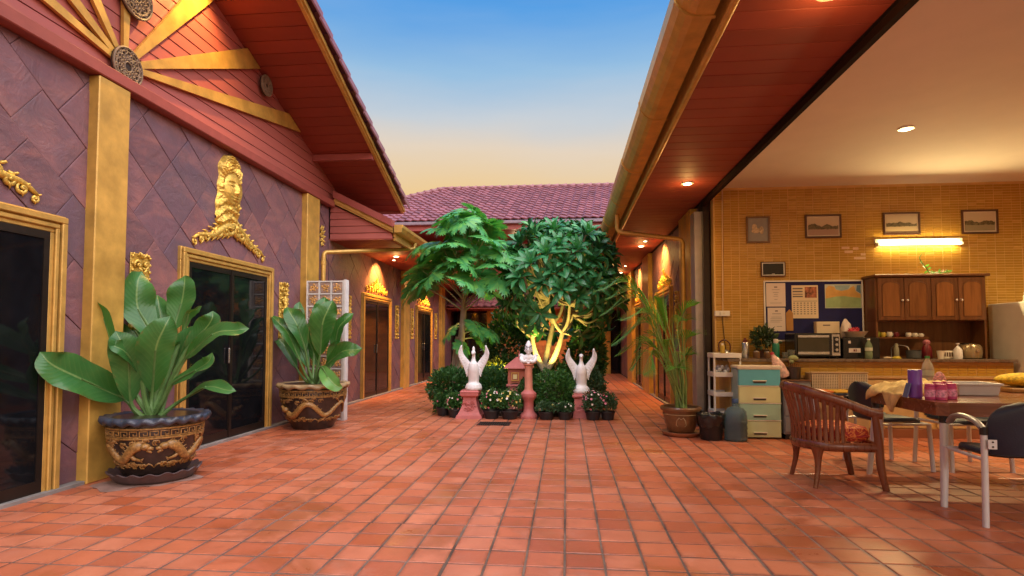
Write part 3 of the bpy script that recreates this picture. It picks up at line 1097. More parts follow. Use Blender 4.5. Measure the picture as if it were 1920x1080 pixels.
# near end: lapped boards under the sloping verge
z = ZSF
while z < 3.60:
    z1 = z + .118
    def xr(zz): return XG - .03 - max(0, (zz - 3.03)) / .47
    if xr(z1) < XL + .05: x1b = XL + .02
    else: x1b = xr(z1)
    vs = [(XL + .03, YC0 + .02, z), (xr(z), YC0 + .02, z), (max(x1b, XL + .031), YC0 + .035, z1), (XL + .03, YC0 + .035, z1),
          (XL + .03, YC0 + .07, z), (xr(z), YC0 + .07, z), (max(x1b, XL + .031), YC0 + .07, z1), (XL + .03, YC0 + .07, z1)]
    MB().add(vs, [(0, 1, 2, 3), (4, 7, 6, 5), (0, 4, 5, 1), (1, 5, 6, 2), (2, 6, 7, 3), (3, 7, 4, 0)]).build('verge_board', RED_BOARD, LB)
    z = z1 + .004
    if z > 3.5: break
def verge(d0, d1, y0, y1, mt, nm):
    MB().prism([(XL + .12, 3.655 + d0), (XG - .0, 3.135 + d0), (XG - .0, 3.135 + d1), (XL + .12, 3.655 + d1)], 1, y0, y1).build(nm, mt, LB)
verge(-.02, .10, YC0 - .08, YC0 + .06, RED_TRIM, 'verge_cap')
verge(-.12, -.02, YC0 - .03, YC0 + .03, GOLD_TRIM, 'verge_moulding')
verge(-.085, -.055, YC0 - .05, YC0 - .03, GOLD_TRIM, 'verge_bead')
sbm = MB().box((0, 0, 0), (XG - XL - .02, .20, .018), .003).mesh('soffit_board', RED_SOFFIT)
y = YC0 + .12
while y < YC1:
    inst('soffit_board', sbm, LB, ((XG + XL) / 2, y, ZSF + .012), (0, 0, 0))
    y += .208
MB().bb(XL, XG, YC0 + .07, YC1, ZSF + .03, ZSF + .05).build('soffit_backing', DARK_BACK, LB)
def gutter(root, x, z, y0, y1, sgn, nm='gutter', w=.15, h=.13):
    """ogee box gutter along Y; sgn=+1 opens outward to +X"""
    pr = [(0, 0), (w * .45, -.0), (w * .62, h * .10), (w * .80, h * .38), (w * .98, h * .62), (w, h), (w - .012, h), (w * .95 - .012, h * .66), (w * .72, h * .42), (w * .5, h * .14), (.01, .012), (.01, h), (0, h)]
    b_ = MB()
    pts = [(x + sgn * a, z + c) for a, c in pr]
    b_.prism(pts, 1, y0, y1)
    return b_.build(nm, GOLD_TRIM, root)
g1 = gutter(LB, XG + .02, 3.02, YC0 - .03, YC1, 1)
MB().bb(XG + .025, XG + .16, YC0 - .045, YC0 - .03, 3.02, 3.15).build('gutter_end', GOLD_TRIM, g1)
MB().bb(XG - .03, XG + .02, YC0 + .07, YC1, 2.90, 3.12).build('eave_moulding', GOLD_TRIM, LB)
pp = MB()
pa = at(778, 468, 0, XG + .08)
pp.tube(smoothpath([(XL + .16, 8.90, .0), (XL + .16, 8.90, 1.2), (XL + .16, 8.90, 2.50)], 2) + smoothpath([(XL + .165, 8.905, 2.59), (XL + .19, 8.93, 2.625), (XL + .25, 8.98, 2.635)], 4) + [(pa.x - .08, pa.y - .05, pa.z), (pa.x - .01, pa.y - .01, pa.z + .02), (pa.x, pa.y, pa.z + .09), (pa.x, pa.y, 3.03)], .036, 12)
dp = pp.build('downpipe', GOLD_TRIM, LB, smooth=True)
for zz in (.5, 1.7, 2.45):
    MB().lathe([(.036, zz - .03), (.044, zz - .03), (.044, zz + .03), (.036, zz + .03)], (XL + .16, 8.90, 0), 12, cap=False).build('pipe_collar', GOLD_TRIM, dp)
for y in (11.4, 15.9):
    downlight(LB, -3.47, y, ZSF + .004, .06, 75, 140, None, WARM)
for y in (11.92, 16.0):
    downlight(LB, XL + .40, y, ZSF + .004, .035, 230, 104, (XL + .0, y, 2.30), (1.0, .43, .075))
downlight(LB, XL + .5, 5.62, zs(5.62) - .004, .055, 130, 120, (XL + .05, 5.55, 4.3), WARM)

# ================================================================== right building
RB = thing('right_building', 'yellow guesthouse wing with red boarded eave and open dining kitchen', 'building', (XW, 12.0, 0))
ZR = 3.12
MB().bb(XW, XW + .25, YB + .14, 20.6, -.05, 3.3).build('wall', DARK_BACK, RB)
DOORS_R = [(10.35, 12.1, 2.17), (14.15, 15.75, 2.15)]
slabs(RB, 1, 8.42, 20.0, .03, 3.10, DOORS_R, .47, 21)
for k, (a, c, zt) in enumerate(DOORS_R):
    glass_door(RB, 1, a, c, zt, False)
make_door_decor(RB, 1, 11.2, 2.17, 9.9, 12.4, False, False)
make_door_decor(RB, 1, 14.95, 2.15, 13.95, None, False, False)
for (a, c) in ((8.46, 9.30), (12.75, 13.75), (16.0, 17.2)):
    wbox(MB(), 1, a, c, 0.0, 3.11, 0.0, .115, .008).build('pillar', GOLD, RB)
MB().bb(XW - .10, XW, 9.30, 12.75, -.01, .03, .004).bb(XW - .10, XW, 13.75, 16.0, -.01, .03, .004).build('threshold', CONCRETE, RB)
# sliding-shutter frame at the kitchen corner and the dark header over the opening
fr = MB().bb(XW - .12, XW + .10, 8.16, 8.42, 0, 3.0, .004).build('door_jamb', mat('grey_aluminium', (.45, .42, .44), .4, .5, bump=.05), RB)
MB().bb(XW - .02, XW + .06, 8.06, 8.155, 0, 2.99, .004).build('jamb_channel', DARK_METAL, fr)
hbm = mat('brown_metal', (.022, .009, .006), .85, 0, bump=.05)
hbm.node_tree.nodes['Principled BSDF'].inputs['Specular IOR Level'].default_value = .08
MB().bb(XW - .045, XW + .005, -1.5, 8.06, 3.045, 3.10, .003).build('header_beam', hbm, RB)
MB().bb(XW + .007, 7.9, -1.5, YB + .2, 3.28, 3.40).build('kitchen_ceiling', WHITE_PLASTER, RB)
MB().bb(XW + .007, XW + .02, -1.5, 7.99, 3.07, 3.279).build('header_face', WHITE_PLASTER, RB)
MB().bb(7.6, 7.85, -1.5, YB + .2, -.05, 3.28).build('side_wall', mat('ochre_plaster', (.55, .33, .12), .8, bump=.1), RB)
MB().bb(XW + .1, 7.6, YB, YB + .2, -.05, 3.28).build('back_wall', mat('mosaic_grout', (.66, .43, .17), .8, bump=.2), RB)
# mosaic strip tiles on the kitchen wall
mt = NT('mosaic_strip')
r_ = mt.rnd('island')
cc = mt.ramp(r_, [(0, (.43, .240, .030)), (.5, (.47, .265, .038)), (.9, (.51, .295, .050)), (1, (.57, .34, .09))])
cc = mt.mix(mt.ramp(mt.noise(mt.coords('Object'), 2.2, 4), [(.35, (.35,) * 3), (.65, (0, 0, 0))]), cc, (.42, .21, .028))
mt.set('Base Color', cc)
mt.set('Roughness', .3)
mt.set('Normal', mt.bump(mt.noise(mt.coords('Object'), 60, 3), .15, .003))
MOS = mt.m
def mosaic(root, x0, x1, z0, z1, y, nm, tw=.107, th=.0345, gap=.005, sheet=3):
    vs, fs = [], []
    z_ = z0
    row = 0
    while z_ + th <= z1 + 1e-6:
        x_ = x0
        c_ = 0
        while x_ + .02 < x1:
            xe = min(x_ + tw - gap, x1)
            p = random.uniform(.003, .0048)
            k = len(vs)
            e = .002
            ze = z_ + th - gap
            vs += [(x_, y, z_), (xe, y, z_), (xe, y, ze), (x_, y, ze), (x_ + e, y - p, z_ + e), (xe - e, y - p, z_ + e), (xe - e, y - p, ze - e), (x_ + e, y - p, ze - e)]
            fs += [(k + 4, k + 5, k + 6, k + 7)] + [(k + i, k + (i + 1) % 4, k + 4 + (i + 1) % 4, k + 4 + i) for i in range(4)]
            c_ += 1
            x_ += tw + (.004 if c_ % sheet == 0 else 0)
        row += 1
        z_ += th
    b_ = MB().add(vs, fs)
    return b_.build(nm, MOS, root, kind='stuff', fix=False)
mosaic(RB, XW + .12, 7.55, .94, 3.275, YB - .0005, 'mosaic_tiling')
# a few paler tiles
PALE = mat('pale_tile', (.72, .50, .36), .4, bump=.05)
for (px, py, w) in ((1585, 465, .10), (1604, 466, .07), (1591, 472, .105), (1612, 484, .15), (1618, 477, .06)):
    p = at(px, py, 1, YB)
    MB().box((p.x, YB - .0045, p.z), (w, .003, .031)).build('pale_tile', PALE, RB)
# soffit boards (run across, from the header to the gutter)
XS0 = .98
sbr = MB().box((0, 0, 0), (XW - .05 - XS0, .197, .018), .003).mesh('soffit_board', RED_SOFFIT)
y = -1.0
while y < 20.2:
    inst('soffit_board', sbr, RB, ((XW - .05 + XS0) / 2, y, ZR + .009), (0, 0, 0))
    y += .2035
MB().bb(XS0, XW + .004, -1.5, 20.4, ZR + .02, ZR + .04).build('soffit_backing', DARK_BACK, RB)
em = MB()
em.tube([(XS0 - .022, -1.5, ZR - .005), (XS0 - .022, 20.3, ZR - .005)], .026, 10)
em.bb(XS0 - .045, XS0 - .0, -1.5, 20.3, ZR, ZR + .16)
em.build('eave_moulding', GOLD_TRIM, RB, smooth=True)
gx = XS0 - .085
for k in range(14):
    y0 = -1.4 + k * 1.62
    sec = MB()
    prf = [(gx, ZR + .035), (gx - .115, ZR + .035), (gx - .155, ZR + .05), (gx - .195, ZR + .085), (gx - .225, ZR + .135), (gx - .235, ZR + .20), (gx - .225, ZR + .20), (gx - .21, ZR + .14), (gx - .18, ZR + .095), (gx - .15, ZR + .065), (gx - .01, ZR + .05), (gx - .01, ZR + .2), (gx, ZR + .2)]
    ov = .006 if k % 2 else 0
    sec.prism([(a - ov, c - ov) for a, c in prf], 1, y0, y0 + 1.66 if k < 13 else 20.4)
    gs = sec.build('gutter_section', GOLD_TRIM, RB)
    MB().prism([(a - .010 + (.02 if a > gx - .05 else 0), c - .010) for a, c in prf[:6]] + [(prf[5][0], prf[5][1] + .002)] + [(a, c + .002) for a, c in prf[6:10]] + [(gx - .02, ZR + .045)], 1, y0 - .015, y0 + .015).build('gutter_strap', GOLD_TRIM, gs)
MB().prism([(gx - .05, ZR + .23), (gx - .05, ZR + .30), (XW + 6.2, ZR + 2.6), (XW + 6.2, ZR + 2.52)], 1, -1.6, 20.4).build('roof_deck', ROOF_TILE, RB)
# downpipe from the gutter back to the pillar
pw = MB()
pw.tube([(gx - .09, 8.95, 3.15), (gx - .09, 8.95, 2.93), (gx - .07, 8.94, 2.885), (gx - .02, 8.93, 2.865)] + [(XW - .24, 8.75, 2.72), (XW - .19, 8.74, 2.70), (XW - .165, 8.735, 2.65), (XW - .165, 8.735, .02)], .034, 12)
pipe = pw.build('downpipe', GOLD_TRIM, RB, smooth=True)
for (x, y, w_) in ((1.49, 7.09, 60), (1.54, 11.8, 60), (1.55, 16.4, 60), (1.46, 3.22, 22)):
    downlight(RB, x, y, ZR - .001, .062, w_, 140, None, WARM, .05 if w_ > 30 else .12)
for y in (11.2, 14.95):
    downlight(RB, XW - .38, y, ZR - .001, .035, 230, 104, (XW - .0, y, 2.5), (1.0, .43, .075))
downlight(RB, 3.34, 5.87, 3.279, .055, 125, 150, None, WARM2, 0)
downlight(RB, 5.95, 5.9, 3.279, .055, 250, 150, None, WARM2, 0)
downlight(RB, 3.34, .6, 3.279, .075, 20, 150, None, WARM2, 0)
downlight(RB, 5.95, 1.6, 3.279, .055, 150, 150, None, WARM2, 0)

# ================================================================== building across the end of the court
EB = thing('end_building', 'hip roofed building with mauve roof tiles closing the far end of the court', 'building', (-1.5, 20.6, 0))
MB().bb(-9.0, 6.5, 20.6, 20.9, 0, 5.0).build('wall', mat('orange_plaster', (.50, .20, .075), .8, var=.12, scale=2, bump=.15), EB)
MB().bb(-9.0, 6.5, 20.5, 20.6, 2.75, 5.0).build('upper_wall', RED_TRIM, EB)
b = MB()
for r in range(14):
    for c in range(26):
        x = -2.4 + c * .18 + (.09 if r % 2 else 0)
        b.box((x, 20.592, .35 + r * .14), (.17, .018, .128), .004)
b.build('brick_facing', mat('orange_brick', (.50, .19, .07), .75, rnd='island', rv=.3, bump=.3), EB, kind='stuff')
for x in (-4.55, -2.62, 1.35):
    MB().bb(x - .22, x + .22, 20.40, 20.60, 0, 2.75, .01).build('pillar', GOLD, EB)
MB().bb(-4.30, -2.86, 20.53, 20.59, 0, 2.3).build('door', DOOR_GLASS, EB)
MB().bb(1.58, 3.2, 20.53, 20.59, 0, 2.3).build('door', DOOR_GLASS, EB)
EY, EZ, RY, RZ = 18.0, 5.02, 22.0, 7.14
MB().bb(-8.6, 6.6, EY + .05, 20.6, EZ - .30, EZ - .27).build('soffit', RED_SOFFIT, EB)
MB().bb(-8.6, 6.6, EY, EY + .05, EZ - .30, EZ - .06, .004).build('fascia', RED_TRIM, EB)
MB().bb(-8.6, 6.6, EY - .12, EY, EZ - .13, EZ - .02, .02).build('gutter', mat('grey_gutter', (.25, .2, .24), .5, .3), EB)
def wavy_roof(y0, z0, y1, z1, xl0, xl1, xr, nm, tw=.25, course=.29, amp=.03):
    L = math.hypot(y1 - y0, z1 - z0)
    n = max(2, int(L / course))
    dy, dz = (y1 - y0) / L, (z1 - z0) / L
    ny, nz = -dz, dy
    vs, fs = [], []
    for i in range(n):
        s0, s1 = i * L / n, (i + 1) * L / n + .03
        xa = xl0 + (xl1 - xl0) * (i + .5) / n
        ncol = int((xr - xa) / tw)
        off = (xl0 - xa) % tw
        for c in range(ncol):
            k0 = len(vs)
            hl = random.uniform(-.004, .004)
            for (s, lift) in ((s0, .012), (s0, .052), (s1, .016)):
                for q in range(7):
                    u = q / 6
                    h = amp * (math.sin(u * 2 * PI) * .6 + (.25 * math.sin(4 * PI * u)))
                    x = xa + c * tw + u * tw * .995 - off
                    hh = lift + hl + (h if lift > .013 or True else 0)
                    vs.append((x, y0 + dy * s + ny * hh, z0 + dz * s + nz * hh))
            for a in range(2):
                for q in range(6):
                    fs.append((k0 + a * 7 + q, k0 + a * 7 + q + 1, k0 + (a + 1) * 7 + q + 1, k0 + (a + 1) * 7 + q))
    return MB().add(vs, fs).build(nm, ROOF_TILE, EB, kind='stuff', fix=False)
MB().add([(-8.9, EY - .08, EZ - .03), (7.0, EY - .08, EZ - .03), (7.0, RY, RZ - .03), (-4.8, RY, RZ - .03), (7.0, RY + 4, EZ - .03), (-8.9, RY + 4, EZ - .03)],
         [(0, 1, 2, 3), (3, 2, 4, 5), (0, 3, 5)]).build('roof_deck', RED_TRIM, EB)
wavy_roof(EY - .10, EZ, RY, RZ, -8.7, -4.75, 6.6, 'roof_tiling')
rt = MB()
rt.tube([(.0, 0, 0), (.20, 0, .006), (.34, 0, .022)], [.085, .09, .10], 10)
rtm = rt.mesh('ridge_tile', ROOF_TILE, smooth=True)
x = -4.75
while x < 4.0:
    inst('ridge_tile', rtm, EB, (x, RY, RZ + .01))
    x += .32
hv = Vector((-8.8 + 4.75, EY - RY, EZ - RZ)); hl_ = hv.length
for k in range(int(hl_ / .32)):
    p = Vector((-4.75, RY, RZ + .03)) + hv * (k * .32 / hl_)
    inst('ridge_tile', rtm, EB, p, hv.to_track_quat('X', 'Z').to_euler())
wavy_roof(18.9, 2.30, 20.5, 2.95, -6.0, -6.0, 5.5, 'porch_roof_tiling')
MB().bb(-6, 5.5, 18.92, 20.5, 2.24, 2.27).build('porch_soffit', RED_SOFFIT, EB)
downlight(EB, at(961, 432, 2, EZ - .30).x, 19.0, EZ - .301, .07, 60, 150)
# ================================================================== plants and pots
LEAF_BIG = leaf_mat('canna_leaf', (.036, .140, .032), (.070, .220, .055), (.20, .34, .11), 17, .30)
LEAF_BIG2 = leaf_mat('broad_leaf', (.026, .115, .022), (.055, .195, .038), (.18, .32, .09), 13, .30)
LEAF_LIGHT = leaf_mat('young_leaf', (.10, .30, .07), (.16, .40, .10), (.30, .50, .2), 26, .35)
STEM = mat('green_stem', (.10, .20, .055), .45, var=.25, scale=14, bump=.1)
SOIL = mat('pot_soil', (.07, .042, .03), .95, var=.4, scale=20, bump=1, bscale=50)
def blade(path, width, face, fold=.22, n_w=6, shape=1.0, wave=.0, mb=None, seed=0, tipw=0.0, acute=False):
    """leaf blade along a path; face = side the upper surface looks to"""
    b_ = mb or MB()
    P = [Vector(p) for p in path]
    m = len(P)
    face = Vector(face)
    vs, uv, fs = [], [], []
    rr = random.Random(seed)
    ph = rr.uniform(0, 6)
    for i in range(m):
        t = i / (m - 1)
        tan = (P[min(i + 1, m - 1)] - P[max(i - 1, 0)]).normalized()
        sd_ = tan.cross(face)
        sd_ = sd_.normalized() if sd_.length > 1e-5 else tan.orthogonal().normalized()
        nm_ = sd_.cross(tan).normalized()
        tt = min(1, t * .985 + .012)
        w = width * .5 * max(.012, 2.05 * (tt ** (.72 * shape)) * (1 - tt) ** 1.0 if acute else (math.sin(PI * tt ** (.80 * shape)) ** .72) * (1 - tipw * t))
        if i == m - 1: w = width * .006
        for k in range(-n_w, n_w + 1):
            q = k / n_w
            vs.append(P[i] + sd_ * (q * w) + nm_ * (abs(q) ** 1.2 * w * fold + wave * w * (math.sin(8 * t + ph + (2 if q > 0 else 0)) + .5 * math.sin(19 * t + 2 * ph + (1 if q > 0 else 3))) * abs(q) ** 2))
            uv.append((.5 + .5 * q, t))
    W = 2 * n_w + 1
    for i in range(m - 1):
        for k in range(W - 1):
            fs.append((i * W + k, i * W + k + 1, (i + 1) * W + k + 1, (i + 1) * W + k))
    return b_.add(vs, fs, 0, uv)
def leafy(root, base, spec, mats, petr=.014):
    """spec rows: blade base px, tip px, width px, Y at blade base, Y at tip, bulge toward camera, roll, material index"""
    for k, (bp, tp, wpx, yb_, yt_, bulge, roll, mi) in enumerate(spec):
        A, T = at(*bp, 1, yb_), at(*tp, 1, yt_)
        dep = (A - CAM_LOC).length
        w = wpx / CAM_F * dep * 1.06
        view = (CAM_LOC - A).normalized()
        side_ = (T - A).cross(view).normalized()
        bow = (T - A).length * random.Random(k * 7 + 3).uniform(-.10, .10)
        mid = (A + T) / 2 + view * bulge + Vector((0, 0, .04 if bulge >= 0 else -.0)) + side_ * bow
        tipd = T - view * (T - A).length * .10 + (T - A) * .04 + side_ * bow * -.6
        path = smoothpath([A, mid, A.lerp(T, .86) + side_ * bow * .3, tipd], 6)
        tan = (T - A).normalized()
        face = Matrix.Rotation(roll, 3, tan) @ view
        lf = blade(path, w * 1.02, face, .34, 5, 1.0, .26, seed=k, acute=True).build('leaf', mats[mi], root, smooth=True, fix=False, autosmooth=None)
        m1 = (Vector(base) + A) / 2 + Vector((0, 0, -.02)) + (A - Vector(base)).cross(Vector((0, 1, 0))).normalized() * .015
        st_ = MB().tube(smoothpath([Vector(base) + Vector((random.uniform(-.05, .05), random.uniform(-.05, .05), 0)), m1, A, path[6]], 5), [petr * 1.5 - petr * .95 * i / 15 for i in range(16)], 7)
        st_.build('stalk', STEM, lf, smooth=True)

def rim_mod(n, amp, idx):
    return lambda i, th: ((amp * .5 * math.cos(n * th), amp * math.cos(n * th)) if i in idx else (0, 0))
POT_DARK = mat('glazed_dark', (.030, .018, .014), .30, var=.4, scale=14, bump=.25, coat=.3)
POT_GOLD = mat('glazed_ochre', (.34, .18, .052), .40, var=.45, scale=48, bump=.6, bscale=90, coat=.2, dirt=.85)
POT_BLUE = mat('glazed_blueblack', (.040, .046, .070), .35, var=.3, bump=.2, coat=.2)
POT_BROWN = mat('glazed_brown', (.20, .095, .038), .35, var=.3, scale=9, bump=.2, coat=.25, dirt=.3)
POT_TAN = mat('glazed_tan', (.36, .25, .13), .4, var=.25, bump=.2, dirt=.4)
def dragon_pot(name, label, cx_, cy_, prof, rimmat, face_th, nscal, z0, two):
    root = thing(name, label, 'plant pot', (cx_, cy_, 0), 'glazed dragon pots by the slate wall')
    zs_ = [p[1] for p in prof]
    body = MB().lathe(prof, (cx_, cy_, 0), 48).build('pot_body', POT_DARK, root, smooth=True)
    def R(z):
        return float(np.interp(z, zs_, [p[0] for p in prof]))
    def S(th, z, h=0.0):
        r = R(z) + h
        return Vector((cx_ + r * math.cos(th), cy_ + r * math.sin(th), z))
    rt_, zt_ = prof[-1]
    rim = [(rt_ - .005, zt_ - .045), (rt_ + .03, zt_ - .05), (rt_ + .055, zt_ - .03), (rt_ + .045, zt_ + .0), (rt_ + .01, zt_ + .012), (rt_ - .035, zt_ + .005), (rt_ - .04, zt_ - .06)]
    MB().lathe(rim, (cx_, cy_, 0), 96, rim_mod(nscal, .016, (1, 2, 3)), cap=False).build('scalloped_rim', rimmat, root, smooth=True, autosmooth=None)
    MB().lathe([(.001, zt_ - .05), (rt_ - .02, zt_ - .055)], (cx_, cy_, 0), 32, cap=False).build('soil', SOIL, root)
    # key pattern band
    zb = zt_ - .125
    bd = MB()
    nk = 30
    for zz in (zb - .030, zb + .048):
        bd.tube([S(2 * PI * k / 64, zz, .004) for k in range(64)], .009, 6, closed=True)
    for k in range(nk):
        a, w = 2 * PI * k / nk, 2 * PI / nk
        key = [(0, 0), (0, 1), (.75, 1), (.75, .3), (.4, .3), (.4, .62)]
        bd.tube([S(a + u * w, zb - .015 + v * .045, .004) for u, v in key], .0055, 5)
        bd.tube([S(a + u * w, zb - .015, .004) for u in (0, .5, 1)], .0045, 5)
    bd.build('key_band', POT_GOLD, body, smooth=True)
    zm = (z0 + zb - .03) / 2 + .0
    hgt = (zb - .04 - z0)
    for sgn in ((1, -1) if two else (1,)):
        dr = MB()
        N = 46
        path, rad = [], []
        span = 2.5 if two else 4.3
        for i in range(N):
            t = i / (N - 1)
            th = face_th + sgn * (.26 + span * t * .62) if two else face_th - .95 + span * t * .62
            zz = zm + hgt * (.26 * math.sin(2 * PI * (1.6 if two else 2.3) * t + (1.1 if two else 3.6)) - (.0 if two else .02))
            path.append(S(th, zz, .006))
            rad.append(hgt * (.165 if not two else .20) * (1 - .75 * t) * (1 if i > 3 else .7 + .1 * i))
        dr.tube(path, rad, 10, ell=.7, up=(0, 0, 1))
        for i in range(3, N - 3, 2):       # back spines
            p = path[i]
            o = (p - Vector((cx_, cy_, p.z))).normalized()
            tan = (path[i + 1] - path[i - 1]).normalized()
            up_ = o.cross(tan) * (1 if o.cross(tan).z > 0 else -1)
            dr.tube([p + up_ * rad[i] * .7, p + up_ * rad[i] * 1.7 + tan * .008], [.009, .002], 5)
        h0 = path[0]
        hd = (path[0] - path[2]).normalized()
        o = (h0 - Vector((cx_, cy_, h0.z))).normalized()
        up_ = Vector((0, 0, 1))
        s = hgt * .17
        dr.ball(h0 + hd * s * .6 + up_ * s * .2, (s, s, s * .75), 10, 7)
        dr.tube([h0 + hd * s, h0 + hd * s * 2.2 + up_ * s * .15], [s * .6, s * .3], 8)
        dr.tube([h0 + hd * s - up_ * s * .4, h0 + hd * s * 1.9 - up_ * s * .75], [s * .4, s * .18], 7)
        for a in (-.5, 0, .5):
            dr.tube([h0 + up_ * s * .6, h0 - hd * s * (1.4 + a) + up_ * s * (1.4 + a * .6)], [s * .22, .002], 6)
        for (i, sg2) in ((9, -1), (14, 1), (24, -1), (31, 1)):     # legs with claws
            p = path[i]
            th = math.atan2(p.y - cy_, p.x - cx_)
            e1 = S(th - sgn * .10, p.z + sg2 * hgt * .2, .010)
            e2 = S(th - sgn * .24, p.z + sg2 * hgt * .27, .010)
            dr.tube([p, e1, e2], [rad[i] * .5, rad[i] * .38, rad[i] * .25], 7)
            for c in (-1, 0, 1):
                dr.tube([e2, S(th - sgn * (.31 + .02 * c), e2.z + hgt * .07 * c, .012)], [rad[i] * .2, .003], 5)
        dr.build('dragon_relief', POT_GOLD, body, smooth=True, autosmooth=None)
    cl = MB()
    rr = random.Random(4)
    for k in range(70):
        th, zz = rr.uniform(0, 2 * PI), z0 + rr.choice((rr.uniform(.0, .12), rr.uniform(.8, 1.0))) * hgt
        c = S(th, zz, .003)
        for q in range(2):
            cl.tube([S(th + .05 * q + .045 * math.cos(a), zz + .022 * math.sin(a), .004) for a in (0, 1, 2, 3, 4, 5)], [.008, .008, .007, .006, .005, .003], 5)
    for k in range(26):                    # waves round the foot
        a = 2 * PI * k / 26
        cl.tube([S(a + u, z0 - .01 + .035 * math.sin(u * 13), .003) for u in (0, .06, .12, .18, .24)], [.004, .007, .008, .007, .004], 5)
    cl.build('cloud_relief', POT_GOLD, body, smooth=True, autosmooth=None, kind='stuff')
    return root
# --- near pot
c1 = (-3.57, 4.72)
prof1 = [(.24, .07), (.258, .085), (.285, .15), (.325, .255), (.352, .36), (.362, .435), (.358, .50), (.362, .545)]
PT1 = dragon_pot('plant_pot', 'large dark pot with blue scalloped rim and two ochre dragons', c1[0], c1[1], prof1, POT_BLUE, -.95, 22, .15, True)
PT1.location.z = 0
MB().lathe([(.24, .0), (.29, .008), (.315, .03), (.34, .07), (.357, .088), (.347, .094), (.31, .075), (.27, .06), (.001, .058)], (c1[0], c1[1], 0), 96,
           rim_mod(18, .010, (4, 5))).build('saucer', mat('glazed_mauve', (.085, .055, .055), .4, var=.3, bump=.25), PT1, smooth=True)
damp = MB().lathe([(.001, .0022), (.36, .0018)], (c1[0] - .03, c1[1] - .06, 0), 40, lambda i, th: ((.06 * math.sin(3 * th + 1) + .04 * math.sin(7 * th)) * i, 0), cap=False)
single(damp, 'cement_patch', mat('cement_stain', (.34, .20, .16), .8, var=.35, scale=6, bump=.3), 'grey cement stain on the tiles under the near pot', 'stain')
PL1 = thing('canna_plant', 'broad leaved green plant in the near dragon pot', 'plant', (c1[0], c1[1], .49))
L1 = [((232, 748), (75, 668), 78, 4.72, 3.98, .03, .35, 0), ((212, 652), (170, 560), 40, 4.66, 4.50, .03, -.5, 0), ((282, 668), (222, 590), 64, 4.98, 5.0, .0, .3, 0),
      ((245, 752), (222, 624), 70, 4.62, 4.40, .03, .1, 0), ((290, 640), (258, 514), 70, 4.92, 4.92, -.02, .25, 0), ((326, 618), (348, 520), 60, 5.02, 5.05, -.02, -.3, 0),
      ((286, 735), (314, 596), 72, 4.70, 4.52, .03, -.1, 0), ((350, 655), (402, 588), 54, 4.95, 4.95, .0, -.2, 0), ((348, 672), (461, 613), 46, 4.80, 4.62, .06, -.75, 0),
      ((342, 625), (374, 574), 24, 5.0, 5.0, 0, .8, 0), ((338, 752), (439, 730), 34, 4.72, 4.45, .03, -1.0, 0), ((268, 650), (250, 572), 50, 5.08, 5.12, 0, -.4, 0),
      ((318, 700), (345, 640), 40, 4.95, 5.0, 0, .5, 0), ((305, 660), (296, 556), 44, 5.05, 5.1, 0, .1, 0), ((262, 700), (205, 640), 34, 4.6, 4.35, .02, .6, 0),
      ((330, 690), (378, 612), 40, 5.0, 5.0, 0, -.3, 0), ((322, 720), (400, 668), 36, 4.66, 4.45, .04, -.8, 0), ((258, 660), (192, 606), 36, 4.9, 4.85, 0, .5, 0)]
leafy(PL1, (c1[0] - .02, c1[1] - .02, .49), L1, [LEAF_BIG], .017)
# --- second pot
c2 = (-3.47, 7.62)
prof2 = [(.265, .0), (.29, .05), (.315, .085), (.34, .13), (.385, .24), (.42, .36), (.435, .46), (.43, .54), (.425, .60)]
PT2 = dragon_pot('plant_pot', 'brown pot with one coiling ochre dragon beside the glass block screen', c2[0], c2[1], prof2, POT_TAN, -1.15, 15, .13, False)
PL2 = thing('broadleaf_plant', 'upright broad leaved plant with one leaf hanging over the brown pot', 'plant', (c2[0], c2[1], .55))
L2 = [((600, 664), (620, 566), 62, 7.50, 7.42, .03, -.15, 0), ((572, 655), (540, 578), 50, 7.55, 7.5, .03, .35, 0), ((590, 640), (609, 560), 48, 7.8, 7.85, 0, .1, 0),
      ((562, 676), (512, 592), 36, 7.5, 7.42, .03, .5, 0), ((626, 664), (657, 588), 34, 7.7, 7.7, 0, -.5, 0), ((556, 690), (508, 622), 36, 7.72, 7.75, 0, .5, 0),
      ((610, 686), (676, 652), 40, 7.40, 7.22, .07, -.5, 0), ((602, 688), (638, 728), 38, 7.36, 7.14, .08, .1, 1), ((578, 690), (556, 620), 36, 7.62, 7.66, 0, .2, 0),
      ((600, 690), (578, 606), 34, 7.75, 7.8, 0, -.4, 0), ((566, 640), (560, 568), 32, 7.85, 7.9, 0, .1, 0), ((618, 690), (636, 640), 34, 7.66, 7.7, 0, .3, 0)]
leafy(PL2, (c2[0] + .02, c2[1] - .02, .55), L2, [LEAF_BIG2, LEAF_LIGHT], .015)

# ================================================================== glass block screen
GB = thing('glass_block_screen', 'free standing screen of amber glass blocks behind the second pot', 'screen', (-3.60, 8.30, 0))
WHITE_FR = mat('white_frame', (.72, .70, .69), .5, bump=.1, dirt=.15)
GLB = mat('glass_block', (.62, .44, .36), .14, var=.35, scale=14, bump=.9, bscale=26, trans=.35, ior=1.35)
AMB = mat('amber_core', (.62, .34, .10), .3, .2, var=.6, scale=16, bump=.8, bscale=30, rnd='object', rv=.4)
gx0, gz0, cw = -3.885, .02, .187
fb = MB()
for c in range(4):
    fb.bb(gx0 + c * cw - .011, gx0 + c * cw + .011, 8.255, 8.345, 0, 2.09)
for r in range(12):
    for c in range(3):
        fb.bb(gx0 + c * cw + .0112, gx0 + (c + 1) * cw - .0112, 8.256, 8.344, gz0 + r * cw - .010, gz0 + r * cw + .010)
fb.build('grid_frame', WHITE_FR, GB)
